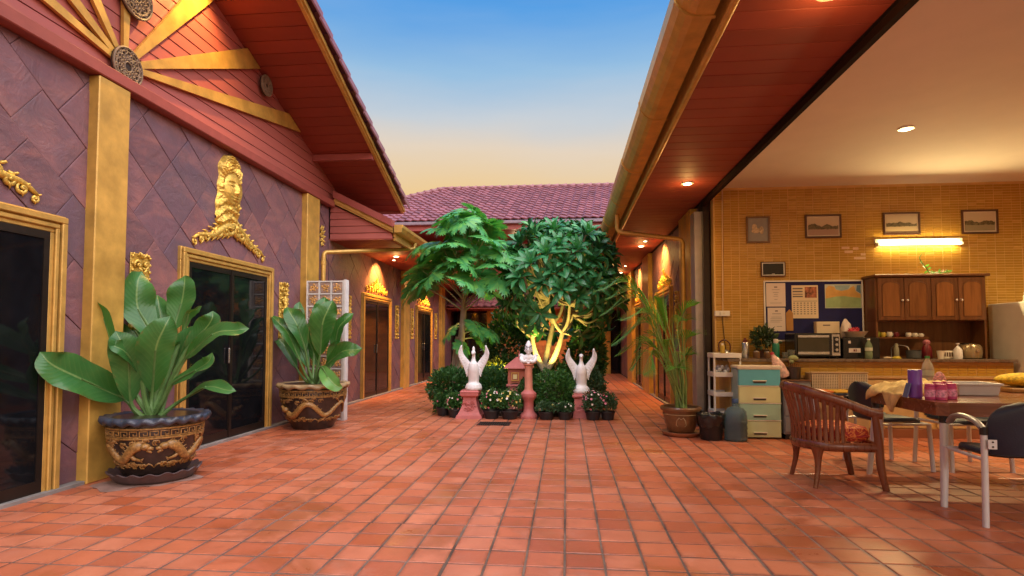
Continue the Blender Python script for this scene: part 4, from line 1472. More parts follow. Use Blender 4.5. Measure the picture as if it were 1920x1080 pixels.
MB().bb(gx0 + 3 * cw + .012, gx0 + 3 * cw + .05, 8.24, 8.36, 0, 2.10, .004).build('end_post', WHITE_FR, GB)
gbm = MB().box((0, 0, 0), (cw - .024, .07, cw - .024), .012).mesh('glass_block', GLB, smooth=True, autosmooth=30)
gcm = MB()
for k in range(9):
    a = k * 2.4
    rr_ = .012 + .006 * k
    gcm.ball((rr_ * math.cos(a), 0, rr_ * math.sin(a)), (.017, .008, .017), 8, 6)
gcm = gcm.mesh('inner_pattern', AMB, smooth=True)
for r in range(11):
    for c in range(3):
        p = (gx0 + (c + .5) * cw, 8.30, gz0 + (r + .5) * cw)
        o = inst('glass_block', gbm, GB, p)
        inst('inner_pattern', gcm, o, (p[0], 8.263, p[2]), (0, r * 1.3 + c, 0))

# ================================================================== statues
PINK = mat('pink_pedestal', (.52, .15, .14), .55, var=.14, scale=8, bump=.35, bscale=50, dirt=.35)
STATUE = mat('white_statue', (.84, .84, .86), .42, var=.06, scale=14, bump=.35, bscale=60, dirt=.28)
STATUE_DARK = mat('statue_dark', (.10, .10, .13), .6)  # dark grey for the bust's eyes, brows and hairline
def swan(x, y, z, s, label, head):
    root = thing('swan_statue', label, 'statue', (x, y, z), 'white swan statues on pink pedestals')
    b_ = MB()
    def q(a, c, d): return (x + a * s, y + c * s, z + d * s)
    b_.lathe([(.001, 0), (.125 * s, 0), (.135 * s, .03 * s), (.12 * s, .08 * s), (.085 * s, .115 * s), (.02, .13 * s)], (x, y, z), 20)
    pth = smoothpath([q(0, 0, .06), q(0, .005, .16), q(0, -.015, .27), q(0, -.03, .36), q(0, -.02, .43), q(0, -.01, .50), q(0, -.015, .555)], 5)
    rad = list(np.interp(np.linspace(0, 1, len(pth)), [0, .2, .42, .6, .7, .8, 1], [.078, .086, .088, .070, .040, .028, .026]) * s)
    b_.tube(pth, rad, 16)
    b_.ball(q(0, -.03, .575), (.036 * s, .045 * s, .034 * s), 12, 8)
    b_.tube([q(0, -.06, .568), q(0, -.115, .555)], [.018 * s, .009 * s], 8)
    if head:
        b_.tube([q(0, -.02, .59), q(0, -.015, .64), q(0, -.01, .675)], [.022 * s, .024 * s, .008 * s], 8)
    b_.tube(smoothpath([q(0, .06, .16), q(0, .15, .17), q(0, .19, .24)], 4), [.06 * s, .05 * s, .045 * s, .04 * s, .035 * s, .03 * s, .025 * s, .02 * s, .012 * s], 10)
    body = b_.build('body', STATUE, root, remesh=.0075 * s / .9)
    for sg in (-1, 1):
        w_ = MB()
        wp = smoothpath([q(sg * .045, .02, .24), q(sg * .085, .02, .35), q(sg * .155, .01, .45), q(sg * .205, .0, .56), q(sg * .19, -.02, .69)], 6)
        w_.tube(wp, list(np.interp(np.linspace(0, 1, len(wp)), [0, .2, .5, .8, 1], [.050, .068, .060, .038, .009]) * s), 14, ell=.26, up=(sg * .85, -.15, -.5))
        wing = w_.build('wing', STATUE, root, smooth=True, autosmooth=None)
        f_ = MB()
        for k in range(11):
            i = 3 + k * 2
            p, p2 = wp[min(i, len(wp) - 1)], wp[max(0, i - 5)]
            w0 = float(np.interp(i / len(wp), [0, .2, .5, .8, 1], [.050, .068, .060, .038, .009])) * s
            o1 = Vector((sg * .85, 0, -.5)).normalized()
            f_.tube([p - Vector((0, .016 * s, 0)) - o1 * w0 * .3, p - Vector((0, .020 * s, 0)) + o1 * w0 * .5, p2 - Vector((0, .012 * s, 0)) + o1 * w0 * 1.12], [.005 * s, .010 * s, .006 * s], 6)
        f_.build('feather_ridge', STATUE, wing, smooth=True)
    return root
def pedestal(x, y, h, w, label, tiers):
    root = thing('pedestal', label, 'pedestal', (x, y, 0), 'pink pedestals under the swans')
    sh = MB()
    for (z0, z1, w0, w1) in tiers:
        n = 6 if abs(w0 - w1) > .03 else 1
        for i in range(n):
            t0, t1 = i / n, (i + 1) / n
            e = lambda t: w0 + (w1 - w0) * (1 - (1 - t) ** 2)
            a, c = e(t0) / 2, e(t1) / 2
            za, zb_ = z0 + (z1 - z0) * t0, z0 + (z1 - z0) * t1
            vs = [(x + sx * a, y + sy * a, za) for sx, sy in ((-1, -1), (1, -1), (1, 1), (-1, 1))] + [(x + sx * c, y + sy * c, zb_) for sx, sy in ((-1, -1), (1, -1), (1, 1), (-1, 1))]
            sh.add(vs, [(3, 2, 1, 0), (4, 5, 6, 7)] + [(k, (k + 1) % 4, 4 + (k + 1) % 4, 4 + k) for k in range(4)])
    body = sh.build('pedestal_body', PINK, root)
    r_ = MB()
    rr = random.Random(int(x * 100))
    zc = (tiers[1][0] + tiers[1][1]) / 2
    for k in range(16):                     # moulded leaf scrolls on the front
        u, v = rr.uniform(-.09, .09), rr.uniform(-.075, .08)
        yy = y - tiers[1][3] / 2 - .012 - (.045 if v < -.02 else .018)
        r_.tube([(x + u + .022 * math.cos(a), yy, zc + v + .018 * math.sin(a)) for a in (0, 1.1, 2.2, 3.3, 4.4)], [.008, .008, .007, .006, .004], 6)
    r_.build('scroll_relief', PINK, body, smooth=True)
    return root
pedestal(-1.475, 8.80, .42, .37, 'flared pink pedestal under the left swan', [(0, .05, .40, .38), (.05, .32, .36, .20), (.32, .345, .22, .26), (.345, .40, .28, .28), (.40, .425, .30, .26)])
swan(-1.40 - .03, 8.80, .425, 1.0, 'white swan statue with raised wings and crown on the left pedestal', True)
pedestal(.235, 8.98, .37, .25, 'pink pedestal half hidden by bushes under the right swan', [(0, .04, .27, .26), (.04, .30, .26, .22), (.30, .33, .24, .28), (.33, .375, .29, .27)])
swan(.235, 8.98, .375, 1.0, 'white swan statue with raised wings on the right pedestal', False)
# column with bust
cx_, cy_ = -.575, 8.80
CO = thing('statue_column', 'slender pink column carrying the white bust in the middle', 'column', (cx_, cy_, 0))
MB().lathe([(.135, 0), (.14, .03), (.125, .06), (.085, .10), (.075, .16), (.08, .27), (.115, .31), (.125, .345), (.12, .38), (.085, .41), (.070, .43)], (cx_, cy_, 0), 28).build('column_base', PINK, CO, smooth=True)
MB().lathe([(.068, .43), (.062, .46), (.058, .75), (.066, .80), (.085, .815), (.085, .835)], (cx_, cy_, 0), 24).build('shaft', mat('peach_column', (.62, .26, .18), .5, bump=.2, dirt=.2), CO, smooth=True)
BU = thing('bust_statue', 'white bust with top knot resting on the pink column', 'statue', (cx_, cy_, .835))
b = MB()
def q(a, c, d): return (cx_ + a, cy_ + c, .815 + d)
b.lathe([(.06, .835), (.05, .86), (.06, .88)], (cx_, cy_, 0), 14)
b.ball(q(0, .01, .105), (.095, .065, .06), 14, 10)
for sg in (-1, 1):
    b.tube(smoothpath([q(sg * .085, .01, .13), q(sg * .115, -.01, .10), q(sg * .09, -.05, .055), q(sg * .02, -.07, .05)], 4), .028, 10)
    b.tube(smoothpath([q(sg * .05, .04, .10), q(sg * .12, .05, .15), q(sg * .14, .05, .12)], 4), [.03, .03, .028, .026, .024, .02, .018, .014, .01], 8, ell=.5)
    b.tube([q(sg * .055, .0, .225), q(sg * .062, .0, .205)], [.014, .009], 7)
b.tube([q(0, 0, .13), q(0, -.002, .18)], [.038, .034], 12)
b.ball(q(0, -.006, .235), (.056, .062, .070), 16, 12)
b.tube([q(0, -.064, .245), q(0, -.074, .222)], [.007, .012], 7)
b.ball(q(0, -.058, .205), (.018, .012, .007), 8, 6)
b.ball(q(0, -.052, .183), (.02, .016, .012), 8, 6)
b.ball(q(0, .015, .262), (.062, .060, .052), 14, 10)
b.lathe([(.05, .285), (.052, .30), (.035, .33), (.028, .345), (.018, .365), (.004, .375)], q(0, .005, 0), 14)
b.build('bust', STATUE, BU, remesh=.0055)
e_ = MB()
for sg in (-1, 1):
    e_.ball(q(sg * .024, -.060, .238), (.010, .005, .005), 8, 6)
    e_.tube([q(sg * .010, -.066, .256), q(sg * .026, -.064, .262), q(sg * .042, -.052, .255)], .003, 5)
e_.tube([q(.05 * math.cos(a), -.058 + .1 * (1 - math.sin(a)) * .0 - .003 + .055 * (1 - abs(math.sin(a))), .285 + .012 * math.cos(2 * a)) for a in np.linspace(.3, 2.84, 9)], .006, 6)
e_.build('dark_features', STATUE_DARK, BU)
# little shrine house
sx, sy = -.77, 9.42
SH = thing('shrine_house', 'small pink shrine house with tiled roof and gold framed window', 'shrine', (sx, sy, 0))
MB().bb(sx - .17, sx + .17, sy - .16, sy + .16, .05, .44, .006).build('plinth', PINK, SH)
MB().bb(sx - .20, sx + .20, sy - .18, sy + .18, .44, .475, .008).build('ledge', PINK, SH)
MB().bb(sx - .175, sx + .175, sy - .155, sy + .155, .475, .735, .005).build('walls', mat('shrine_wall', (.46, .13, .085), .55, bump=.25, dirt=.2), SH)
rf = MB().add([(sx - .235, sy - .21, .735), (sx + .235, sy - .21, .735), (sx + .235, sy + .21, .735), (sx - .235, sy + .21, .735),
               (sx - .225, sy - .20, .765), (sx + .225, sy - .20, .765), (sx + .225, sy + .20, .765), (sx - .225, sy + .20, .765),
               (sx - .05, sy, .915), (sx + .05, sy, .915)],
              [(3, 2, 1, 0), (0, 1, 5, 4), (1, 2, 6, 5), (2, 3, 7, 6), (3, 0, 4, 7), (4, 5, 9, 8), (6, 7, 8, 9), (5, 6, 9), (7, 4, 8)]).build('roof', PINK, SH)
MB().tube([(sx, sy, .91), (sx, sy, .95), (sx, sy, 1.02)], [.022, .016, .003], 8).build('finial', PINK, rf)
w = MB()
wx, wy, wz = sx - .055, sy - .158, .60
for (a0, a1, b0, b1) in ((-.062, .062, .055, .068), (-.062, .062, -.068, -.055), (-.062, -.05, -.055, .055), (.05, .062, -.055, .055)):
    w.bb(wx + a0, wx + a1, wy - .012, wy + .004, wz + b0, wz + b1)
wn_ = w.build('window_frame', GOLD_TRIM, SH)
MB().bb(wx - .033, wx + .033, wy - .008, wy + .002, wz - .038, wz + .038).build('window_panel', mat('cream_panel', (.75, .62, .30), .5, bump=.2), wn_)
MB().tube([(wx + .10 * math.cos(a), wy - .003, .49 - .05 + .05 * math.sin(a)) for a in np.linspace(0, PI, 9)], .008, 6).build('arch_moulding', POT_DARK, SH)

# ================================================================== bushes and flower pots
F_DARK = foliage_mat('bush_dark', (.022, .085, .024), (.045, .150, .038), (.11, .27, .065))
F_MID = foliage_mat('bush_mid', (.026, .095, .020), (.055, .180, .036), (.13, .32, .07))
F_YEL = foliage_mat('bush_lit_yellow', (.10, .13, .012), (.22, .24, .02), (.38, .36, .04))  # the garden lamp's yellow light is put into the bush's leaf colour
F_GREY = foliage_mat('bush_greygreen', (.03, .08, .035), (.06, .14, .06), (.12, .22, .10))
def leaves(mb, n, center, rad, size, rr, fill=.55, bottom=-.9):
    c = Vector(center)
    for _ in range(n):
        while True:
            d = Vector((rr.gauss(0, 1), rr.gauss(0, 1), rr.gauss(0, 1))).normalized()
            if d.z > bottom: break
        k = fill + (1 - fill) * rr.random() ** .5
        k *= 1 + .42 * mnoise.noise(d * 2.1 + c * 3) + (.25 * rr.random() if rr.random() < .06 else 0)
        p = c + Vector((d.x * rad[0], d.y * rad[1], d.z * rad[2])) * k
        if p.z < .03: continue
        a = (d + Vector((rr.gauss(0, .6), rr.gauss(0, .6), rr.gauss(.3, .6)))).normalized()
        s_ = a.cross(Vector((rr.gauss(0, 1), rr.gauss(0, 1), rr.gauss(0, 1)))).normalized()
        L = size * rr.uniform(.55, 1.6)
        n_ = a.cross(s_) * L * .12
        mb.add([p, p + a * L * .5 + s_ * L * .26 + n_, p + a * L, p + a * L * .5 - s_ * L * .26 + n_], [(0, 1, 2), (0, 2, 3)])
def bush(name, label, center, rad, n, size, fm, seed, group=None, cat='bush', twigs=9):
    rr = random.Random(seed)
    root = thing(name, label, cat, (center[0], center[1], .04), group)
    b_ = MB()
    leaves(b_, n, center, rad, size, rr)
    b_.build('foliage', fm, root, kind='stuff', fix=False)
    t_ = MB()
    for k in range(twigs):
        a = rr.uniform(0, 2 * PI)
        t_.tube([(center[0], center[1], .03), (center[0] + rad[0] * .3 * math.cos(a), center[1] + rad[1] * .3 * math.sin(a), center[2] * .7), (center[0] + rad[0] * .75 * math.cos(a), center[1] + rad[1] * .75 * math.sin(a), center[2] + rad[2] * rr.uniform(-.2, .5))], [.012, .008, .003], 5)
    t_.build('stems', MATS.get('twig') or mat('twig', (.12, .075, .045), .8, bump=.3), root)
    return root
bush('round_bush', 'round dense green bush to the right of the statue column', (-.16, 9.12, .36), (.36, .33, .35), 5200, .042, F_MID, 1)
bush('round_bush', 'dark leafy bush at the left corner of the planting bed', (-1.90, 9.35, .36), (.34, .34, .36), 3800, .055, F_DARK, 2)
bush('round_bush', 'dark bush standing between the left swan and the shrine', (-1.18, 9.50, .38), (.32, .30, .36), 3600, .05, F_DARK, 3)
bush('yellow_lit_bush', 'yellow lit bush behind the left swan', (-1.26, 10.15, .56), (.26, .25, .27), 2600, .05, F_YEL, 4)
bush('round_bush', 'small grey green bush behind the right swan', (.42, 9.75, .42), (.24, .26, .30), 2400, .042, F_GREY, 5)
bush('round_bush', 'low dark bush right behind the shrine roof', (-1.0, 10.7, .55), (.42, .35, .34), 2200, .06, F_DARK, 6)
bush('round_bush', 'bush around the foot of the frangipani trunk', (-.25, 10.55, .38), (.75, .4, .36), 4200, .06, F_MID, 7)
bush('round_bush', 'bush at the far right end of the planting bed', (.42, 11.6, .45), (.30, .5, .40), 2400, .06, F_DARK, 8)
bush('round_bush', 'low bush behind the papaya trunk', (-1.75, 10.6, .45), (.36, .5, .42), 2600, .06, F_DARK, 9)
bush('tall_shrub', 'tall dark shrub between the papaya and the frangipani', (-1.12, 11.4, .95), (.50, .45, .75), 3600, .085, F_DARK, 31)
bush('tall_shrub', 'tall dark shrub behind the right swan by the walkway', (.40, 11.0, .95), (.34, .45, .70), 2600, .085, F_DARK, 32)
bush('round_bush', 'small bush between the shrine and the statue column', (-.62, 9.13, .36), (.16, .14, .24), 1300, .038, F_MID, 10)
PETALS = [mat('petal_pink', (.70, .22, .30), .5, bump=0), mat('petal_white', (.80, .74, .66), .5, bump=0), mat('petal_red', (.50, .03, .05), .5, bump=0), mat('petal_yellow', (.75, .60, .16), .5, bump=0)]
PLASTIC_BLACK = mat('black_plastic', (.018, .019, .023), .38, var=.3, bump=.1, dirt=.2)
def flower_pot(x, y, w, h, fh, label, petals, seed, fm=F_MID, nfl=26):
    rr = random.Random(seed)
    pot = thing('flower_pot', label, 'flower pot', (x, y, 0), 'black plastic flower pots along the bed')
    MB().lathe([(w * .38, 0), (w * .40, .01), (w * .49, h - .02), (w * .53, h - .02), (w * .53, h), (w * .47, h), (w * .45, h - .03), (.001, h - .03)], (x, y, 0), 20).build('pot', PLASTIC_BLACK, pot, smooth=True)
    b_ = MB()
    c = Vector((x, y, h + fh * .42))
    leaves(b_, 900, c, (w * .62, w * .55, fh * .55), .036, rr, .25, -.6)
    b_.build('foliage', fm, pot, kind='stuff', fix=False)
    f_ = MB()
    for k in range(nfl):
        d = Vector((rr.gauss(0, 1), rr.gauss(-.5, .8), rr.gauss(.5, .7))).normalized()
        p = c + Vector((d.x * w * .66, d.y * w * .6, d.z * fh * .6))
        s1 = d.orthogonal().normalized()
        s2 = d.cross(s1)
        R = rr.uniform(.011, .019)
        mi = rr.choice(range(len(petals)))
        for q_ in range(5):
            a = q_ * 2 * PI / 5
            u = s1 * math.cos(a) + s2 * math.sin(a)
            v = s1 * math.cos(a + 1.25) + s2 * math.sin(a + 1.25)
            f_.add([p, p + u * R + d * R * .3, p + (u + v) * R * .75 + d * R * .35, p + v * R * .8 + d * R * .2], [(0, 1, 2, 3)], mi)
    f_.build('blossoms', [PETALS[i] for i in petals], pot, kind='stuff', fix=False)
flower_pot(-1.72, 8.80, .22, .13, .24, 'black pot of pink flowers left of the left swan', (0, 0, 1), 1)
flower_pot(-1.95, 9.0, .22, .13, .2, 'leftmost black pot with a few pink flowers', (0,), 2, F_DARK, 8)
flower_pot(-1.14, 8.72, .26, .13, .30, 'black pot of pale flowers just right of the left swan', (1, 0, 3), 3, F_MID, 34)
flower_pot(-.86, 8.70, .27, .13, .30, 'black pot of cream flowers beside the statue column', (1, 3), 4, F_MID, 30)
flower_pot(-.30, 8.70, .24, .12, .13, 'low black pot in front of the round green bush', (1, 3), 5, F_GREY, 8)
flower_pot(-.02, 8.70, .22, .12, .13, 'low black pot beside the right pedestal', (1,), 6, F_GREY, 5)
flower_pot(.40, 8.72, .24, .13, .30, 'black pot of white and pink flowers right of the right swan', (1, 0), 7, F_GREY, 34)
flower_pot(.62, 8.74, .22, .13, .27, 'rightmost black pot with red flowers', (2, 0), 8, F_GREY, 18)

# ================================================================== papaya tree
PAPAYA_LEAF = foliage_mat('papaya_leaf', (.055, .27, .085), (.10, .40, .11), (.21, .52, .10), .34)
PALE_BARK = mat('grey_bark', (.30, .235, .18), .8, var=.25, scale=9, bump=.8, bscale=26)
def papaya_leaf_mesh(seed):
    rr = random.Random(seed)
    b_ = MB()
    nl = 9
    for k in range(nl):
        a = (k - (nl - 1) / 2) * 2 * PI * .87 / nl + rr.uniform(-.06, .06)
        L = (1.0 - .30 * abs(k - (nl - 1) / 2) / nl * 1.6) * rr.uniform(.9, 1.05)
        d = Vector((math.cos(a), math.sin(a), 0)); s_ = Vector((-math.sin(a), math.cos(a), 0))
        def pt(l, o):
            z = -.30 * l * l - .06 * abs(o) + .03 * math.sin(6 * l + k)
            return d * l + s_ * o + Vector((0, 0, z))
        ms = [.0, .22, .40, .56, .72, .86, 1.0]
        hw = [.016, .028, .038, .036, .030, .020, .003]
        row = [[pt(l * L, -w_ * 1.0), pt(l * L, 0), pt(l * L, w_)] for l, w_ in zip(ms, hw)]
        vs = [p for r_ in row for p in r_]
        fs = []
        for i in range(len(ms) - 1):
            fs += [(i * 3, i * 3 + 1, i * 3 + 4, i * 3 + 3), (i * 3 + 1, i * 3 + 2, i * 3 + 5, i * 3 + 4)]
        b_.add(vs, fs)
        # side lobes
        for i in range(1, 5):
            for sg in (-1, 1):
                l0, l1 = ms[i] * L, ms[i + 1] * L
                w0, w1 = hw[i], hw[i + 1]
                ll = (.19, .22, .17, .10)[i - 1] * rr.uniform(.8, 1.15)
                tip = pt(l1 + ll * .75, sg * (w0 + ll * .82))
                mid = pt((l0 + l1) / 2 + ll * .42, sg * (w0 + ll * .60))
                tip2 = pt(l0 + ll * .48, sg * (w0 + ll * .72))
                b_.add([pt(l0, sg * w0 * .9), tip2, mid, tip, pt(l1, sg * w1 * .9)], [(0, 1, 2), (0, 2, 4), (2, 3, 4)])
    return b_.mesh('leaf', PAPAYA_LEAF, smooth=False, fix=False)
PT = thing('papaya_tree', 'slim papaya tree with large lobed leaves at the left of the bed', 'tree', (-1.98, 9.9, .05))
tp = smoothpath([(-1.93, 9.9, .0), (-1.86, 9.92, .9), (-1.80, 9.94, 1.7), (-1.76, 9.95, 2.72)], 8)
MB().tube(tp, list(np.linspace(.085, .035, len(tp))), 12).build('trunk', PALE_BARK, PT, smooth=True)
sp_ = MB().tube(smoothpath([(-2.06, 10.0, .0), (-1.98, 9.98, .7), (-1.90, 10.0, 1.25)], 6), [.05] * 13, 10)
sp_.build('side_trunk', PALE_BARK, PT, smooth=True)
pm = [papaya_leaf_mesh(k) for k in range(4)]
rr = random.Random(8)
PETI = mat('papaya_stalk', (.36, .38, .20), .5, var=.2, bump=.1)
# z attach, azimuth (deg; 0 = right, -90 = to the camera), petiole length, rise angle, droop, size
NP = []
for k in range(38):
    az = k * 137.5 + 20 + rr.uniform(-25, 25)
    t = k / 37
    NP.append((1.68 + t * 1.0, az, .66 + .42 * (1 - t) * rr.random() + rr.uniform(.0, .25), 34 + 44 * t + rr.uniform(-16, 14), rr.uniform(4, 48) - 8 * t, rr.uniform(.36, .54)))
NP += [(1.95, -20, 1.15, 44, 26, .5), (2.2, 5, 1.1, 42, 24, .5), (2.3, 175, 1.0, 40, 24, .5), (1.75, -25, 1.0, 36, 38, .56), (1.70, 200, .92, 32, 40, .54), (1.85, -60, .72, 40, 45, .5), (1.9, -140, .80, 38, 44, .55), (2.0, 165, .86, 50, 30, .54), (2.15, -10, .92, 46, 32, .56), (2.3, -95, .5, 55, 40, .46), (2.5, -60, .5, 60, 30, .44), (2.55, 190, .55, 55, 30, .45)]
NP += [(1.45, -40, .40, 4, 48, .32), (1.38, 8, .44, 6, 42, .33), (1.42, -130, .30, -4, 52, .30), (1.15, -70, .2, -8, 56, .25), (1.2, 25, .36, 4, 50, .28), (1.5, 60, .34, 0, 45, .32), (1.3, -15, .55, 10, 38, .30)]
for k, (za, az, pl, rise, droop, size) in enumerate(NP):
    az_, ri = math.radians(az), math.radians(rise)
    base = Vector((float(np.interp(za, [0, .9, 1.7, 2.72], [-1.93, -1.86, -1.80, -1.76])), 9.93, za))
    d = Vector((math.cos(az_) * math.cos(ri), math.sin(az_) * math.cos(ri), math.sin(ri)))
    tip = base + d * pl + Vector((0, 0, -.04))
    f = Vector((math.cos(az_), math.sin(az_), 0))
    rotm = Matrix.Rotation(az_, 4, 'Z') @ Matrix.Rotation(math.radians(droop), 4, 'Y') @ Matrix.Rotation(rr.uniform(-.55, .55), 4, 'X')
    o = inst('leaf', pm[k % 4], PT, tip, rotm.to_3x3(), size)
    sk = MB().tube(smoothpath([base, base + d * pl * .5 + Vector((0, 0, .02)), tip], 5), list(np.linspace(.012, .006, 11)), 6)
    sk.build('leaf_stalk', PETI, PT, smooth=True)

# ================================================================== frangipani tree
FR_LEAF = leaf_mat('frangipani_leaf', (.032, .185, .075), (.060, .29, .095), (.20, .42, .16), 9, .26)
t = NT('frangipani_leaf_mass')
r_ = t.rnd('island')
t.set('Base Color', t.ramp(r_, [(0, (.026, .130, .055)), (.6, (.050, .22, .080)), (1, (.11, .36, .10))]))
t.set('Roughness', .35)
FR_MASS = t.m
BARK = mat('frangipani_bark', (.44, .38, .28), .75, var=.2, scale=10, bump=.6, bscale=30)
FT = thing('frangipani_tree', 'frangipani tree with a dense domed crown lit from below', 'tree', (-.38, 10.2, .05))
TC = Vector((-.12, 10.25, 2.18))
TR = Vector((.90, .92, 1.04))
tips = []
nf = 158
rr0 = random.Random(21)
for k in range(nf):
    zc = 1 - 2 * (k + .5) / nf
    a = k * 2.39996
    r = math.sqrt(1 - zc * zc)
    d = Vector((r * math.cos(a), r * math.sin(a), zc))
    if zc < -.80 or (zc < -.22 and ((abs(d.x) < .32 and d.y < .2) or k % 4 == 0)): continue
    sq = 1 + .26 * mnoise.noise(d * 2.6 + Vector((3, 1, 7))) + rr0.uniform(-.05, .05)
    shr = 1.0 if zc > -.2 else 1.0 + .05
    p = TC + Vector((d.x * TR.x, d.y * TR.y, d.z * TR.z)) * sq * shr
    tips.append((p, d, zc))
# inner limbs
fork = Vector((-.37, 10.2, .62))
trunk = MB().tube(smoothpath([(-.37, 10.22, .0), (-.36, 10.2, .3), fork], 4), [.085, .08, .078, .075, .072, .07, .068, .068, .07], 12)
limbs = [[fork, Vector((-.47, 10.17, .80)), Vector((-.56, 10.12, 1.02)), Vector((-.60, 10.1, 1.25))],
         [fork, Vector((-.24, 10.18, .82)), Vector((-.13, 10.15, 1.08)), Vector((-.06, 10.15, 1.32))],
         [fork, Vector((-.36, 10.42, .86)), Vector((-.30, 10.62, 1.2)), Vector((-.24, 10.72, 1.5))]]
for l_ in limbs:
    pth = smoothpath(l_, 5)
    trunk.tube(pth, list(np.linspace(.062, .040, len(pth))), 10)
sec = []
rr = random.Random(3)
for (l_, cnt) in zip(limbs, (4, 5, 3)):
    e = l_[-1]
    for k in range(cnt):
        a = k * 2 * PI / cnt + rr.uniform(-.4, .4)
        m_ = e + Vector((math.cos(a) * rr.uniform(.18, .36), math.sin(a) * rr.uniform(.18, .36), rr.uniform(.16, .50)))
        trunk.tube(smoothpath([e, (e + m_) / 2 + Vector((rr.uniform(-.05, .05), rr.uniform(-.05, .05), -.03)), m_], 4), list(np.linspace(.036, .024, 9)), 8)
        sec.append(m_)
    sec.append(e)
for (p, d, zc) in tips:
    s_ = min(sec, key=lambda q: (q - p).length)
    q_ = p - d * .10
    trunk.tube(smoothpath([s_, (s_ + q_) / 2 + Vector((rr.uniform(-.07, .07), rr.uniform(-.07, .07), rr.uniform(-.12, .02))), q_, p - d * .02], 4), list(np.linspace(.020, .011, 13)), 6)
trunk.build('trunk', BARK, FT, smooth=True)
def frleaf(L, w, seed):
    path = smoothpath([(0, 0, 0), (L * .25, 0, .015), (L * .62, 0, .02), (L, 0, -.03 * L / .3)], 3)
    return blade(path, w, (0, 0, 1), .22, 2, 1.45, .03, seed=seed)
fm_ = [frleaf(.32, .098, k).mesh('leaf', FR_LEAF, smooth=True, fix=False, autosmooth=None) for k in range(3)]
mass = MB()
cand = []
for (p, d, zc) in tips:
    ax = (d * .9 + Vector((0, 0, .45))).normalized() if zc > -.25 else (d * 1.0 + Vector((0, 0, .12))).normalized()
    q0 = ax.to_track_quat('Z', 'X').to_matrix()
    ph = rr.uniform(0, 6)
    nl = 13 if zc > -.3 else 9
    lv = []
    for k in range(nl):
        a = ph + k * 2.39996
        el = math.radians(4 + 70 * (k / nl) ** 1.2) if zc > -.3 else math.radians(-14 + 50 * k / nl)
        R = q0 @ Matrix.Rotation(a, 3, 'Z') @ Matrix.Rotation(-el, 3, 'Y') @ Matrix.Rotation(rr.uniform(-.3, .3), 3, 'X')
        lv.append((p + (q0 @ Vector((math.cos(a) * .014, math.sin(a) * .014, .03 * k / nl))), R, (1.08 - .35 * k / nl) * rr.uniform(.88, 1.12)))
    front = (p - CAM_LOC).length - .25 * d.z - (.3 if d.y < -.2 else 0)
    cand.append((front, lv, zc))
cand.sort(key=lambda c: c[0])
left = 300
for i, (fr_, lv, zc) in enumerate(cand):
    if left >= len(lv):
        left -= len(lv)
        for k, (p, R, s_) in enumerate(lv):
            inst('leaf', fm_[k % 3], FT, p, R, s_)
    else:
        for k, (p, R, s_) in enumerate(lv):
            b_ = frleaf(.32 * s_, .098 * s_, k)
            mass.add([R @ Vector(v) + p for v in b_.v], b_.f, 0, b_.uv)
mass.build('leaf_mass', FR_MASS, FT, smooth=True, kind='stuff', fix=False, autosmooth=None)
# garden spotlights
def garden_light(x, y, z, aim, label, power, ang, col):
    root = thing('garden_spotlight', label, 'spotlight', (x, y, z - .06))
    d = (Vector(aim) - Vector((x, y, z))).normalized()
    MB().tube([(x, y, z - .12), (x, y, z - .03)], .008, 6).build('spike', PLASTIC_BLACK, root)
    MB().tube([Vector((x, y, z)) - d * .06, Vector((x, y, z)) - d * .03, Vector((x, y, z)) + d * .03], [.022, .034, .040], 14, caps=True).build('housing', PLASTIC_BLACK, root, smooth=True)
    c = Vector((x, y, z)) + d * .0315
    MB().tube([c, c + d * .003], .033, 14).build('lens', emis('uplight_lens', (1, .78, .25), 10) if 'uplight_lens' not in MATS else MATS['uplight_lens'], root)
    spot('uplight_glow', Vector((x, y, z)) + d * .05, aim, power, ang, col, .5, .03)
garden_light(-.30, 9.72, .62, (-.30, 10.25, 1.5), 'small yellow garden spotlight at the frangipani trunk', 75, 90, (1.0, .74, .16))
garden_light(-.98, 9.78, .58, (-1.26, 10.05, .75), 'small garden spotlight at the yellow lit bush', 30, 90, (1.0, .76, .14))

# ================================================================== areca palm in a brown pot
px_, py_ = 1.44, 7.42
PP = thing('palm_pot', 'brown glazed pot on a saucer beside the kitchen corner', 'plant pot', (px_, py_, 0))
body = MB().lathe([(.15, .05), (.165, .06), (.19, .14), (.215, .25), (.222, .32)], (px_, py_, 0), 36).build('pot_body', POT_BROWN, PP, smooth=True)
MB().lathe([(.218, .315), (.250, .318), (.256, .345), (.245, .365), (.21, .36), (.20, .30), (.001, .30)], (px_, py_, 0), 36, cap=False).build('rim', POT_BROWN, PP, smooth=True)
MB().lathe([(.001, .0), (.20, .0), (.235, .03), (.245, .052), (.235, .055), (.20, .04), (.001, .04)], (px_, py_, 0), 36).build('saucer', mat('terracotta_saucer', (.40, .16, .08), .5, bump=.3, dirt=.3), PP, smooth=True)
MB().lathe([(.001, .335), (.206, .33)], (px_, py_, 0), 24, cap=False).build('soil', SOIL, PP)
mo = MB()
for zz in (.27,):
    mo.tube([(px_ + (.222) * math.cos(k * PI / 24), py_ + .222 * math.sin(k * PI / 24), zz) for k in range(48)], .006, 6, closed=True)
for a0 in (-1.75, .4, 2.4):
    for s_ in (-1, 1):
        mo.tube([(px_ + (.205 + .06 * (zz - .2)) * math.cos(a0 + s_ * u), py_ + (.205 + .06 * (zz - .2)) * math.sin(a0 + s_ * u), zz) for u, zz in ((0, .22), (.12, .24), (.25, .20), (.30, .15), (.2, .13))], [.006, .008, .008, .006, .004], 6)
mo.build('scroll_relief', POT_TAN, body, smooth=True)
PALM = leaf_mat('palm_leaflet', (.055, .25, .035), (.12, .40, .06), (.2, .3, .08), 2, .4)
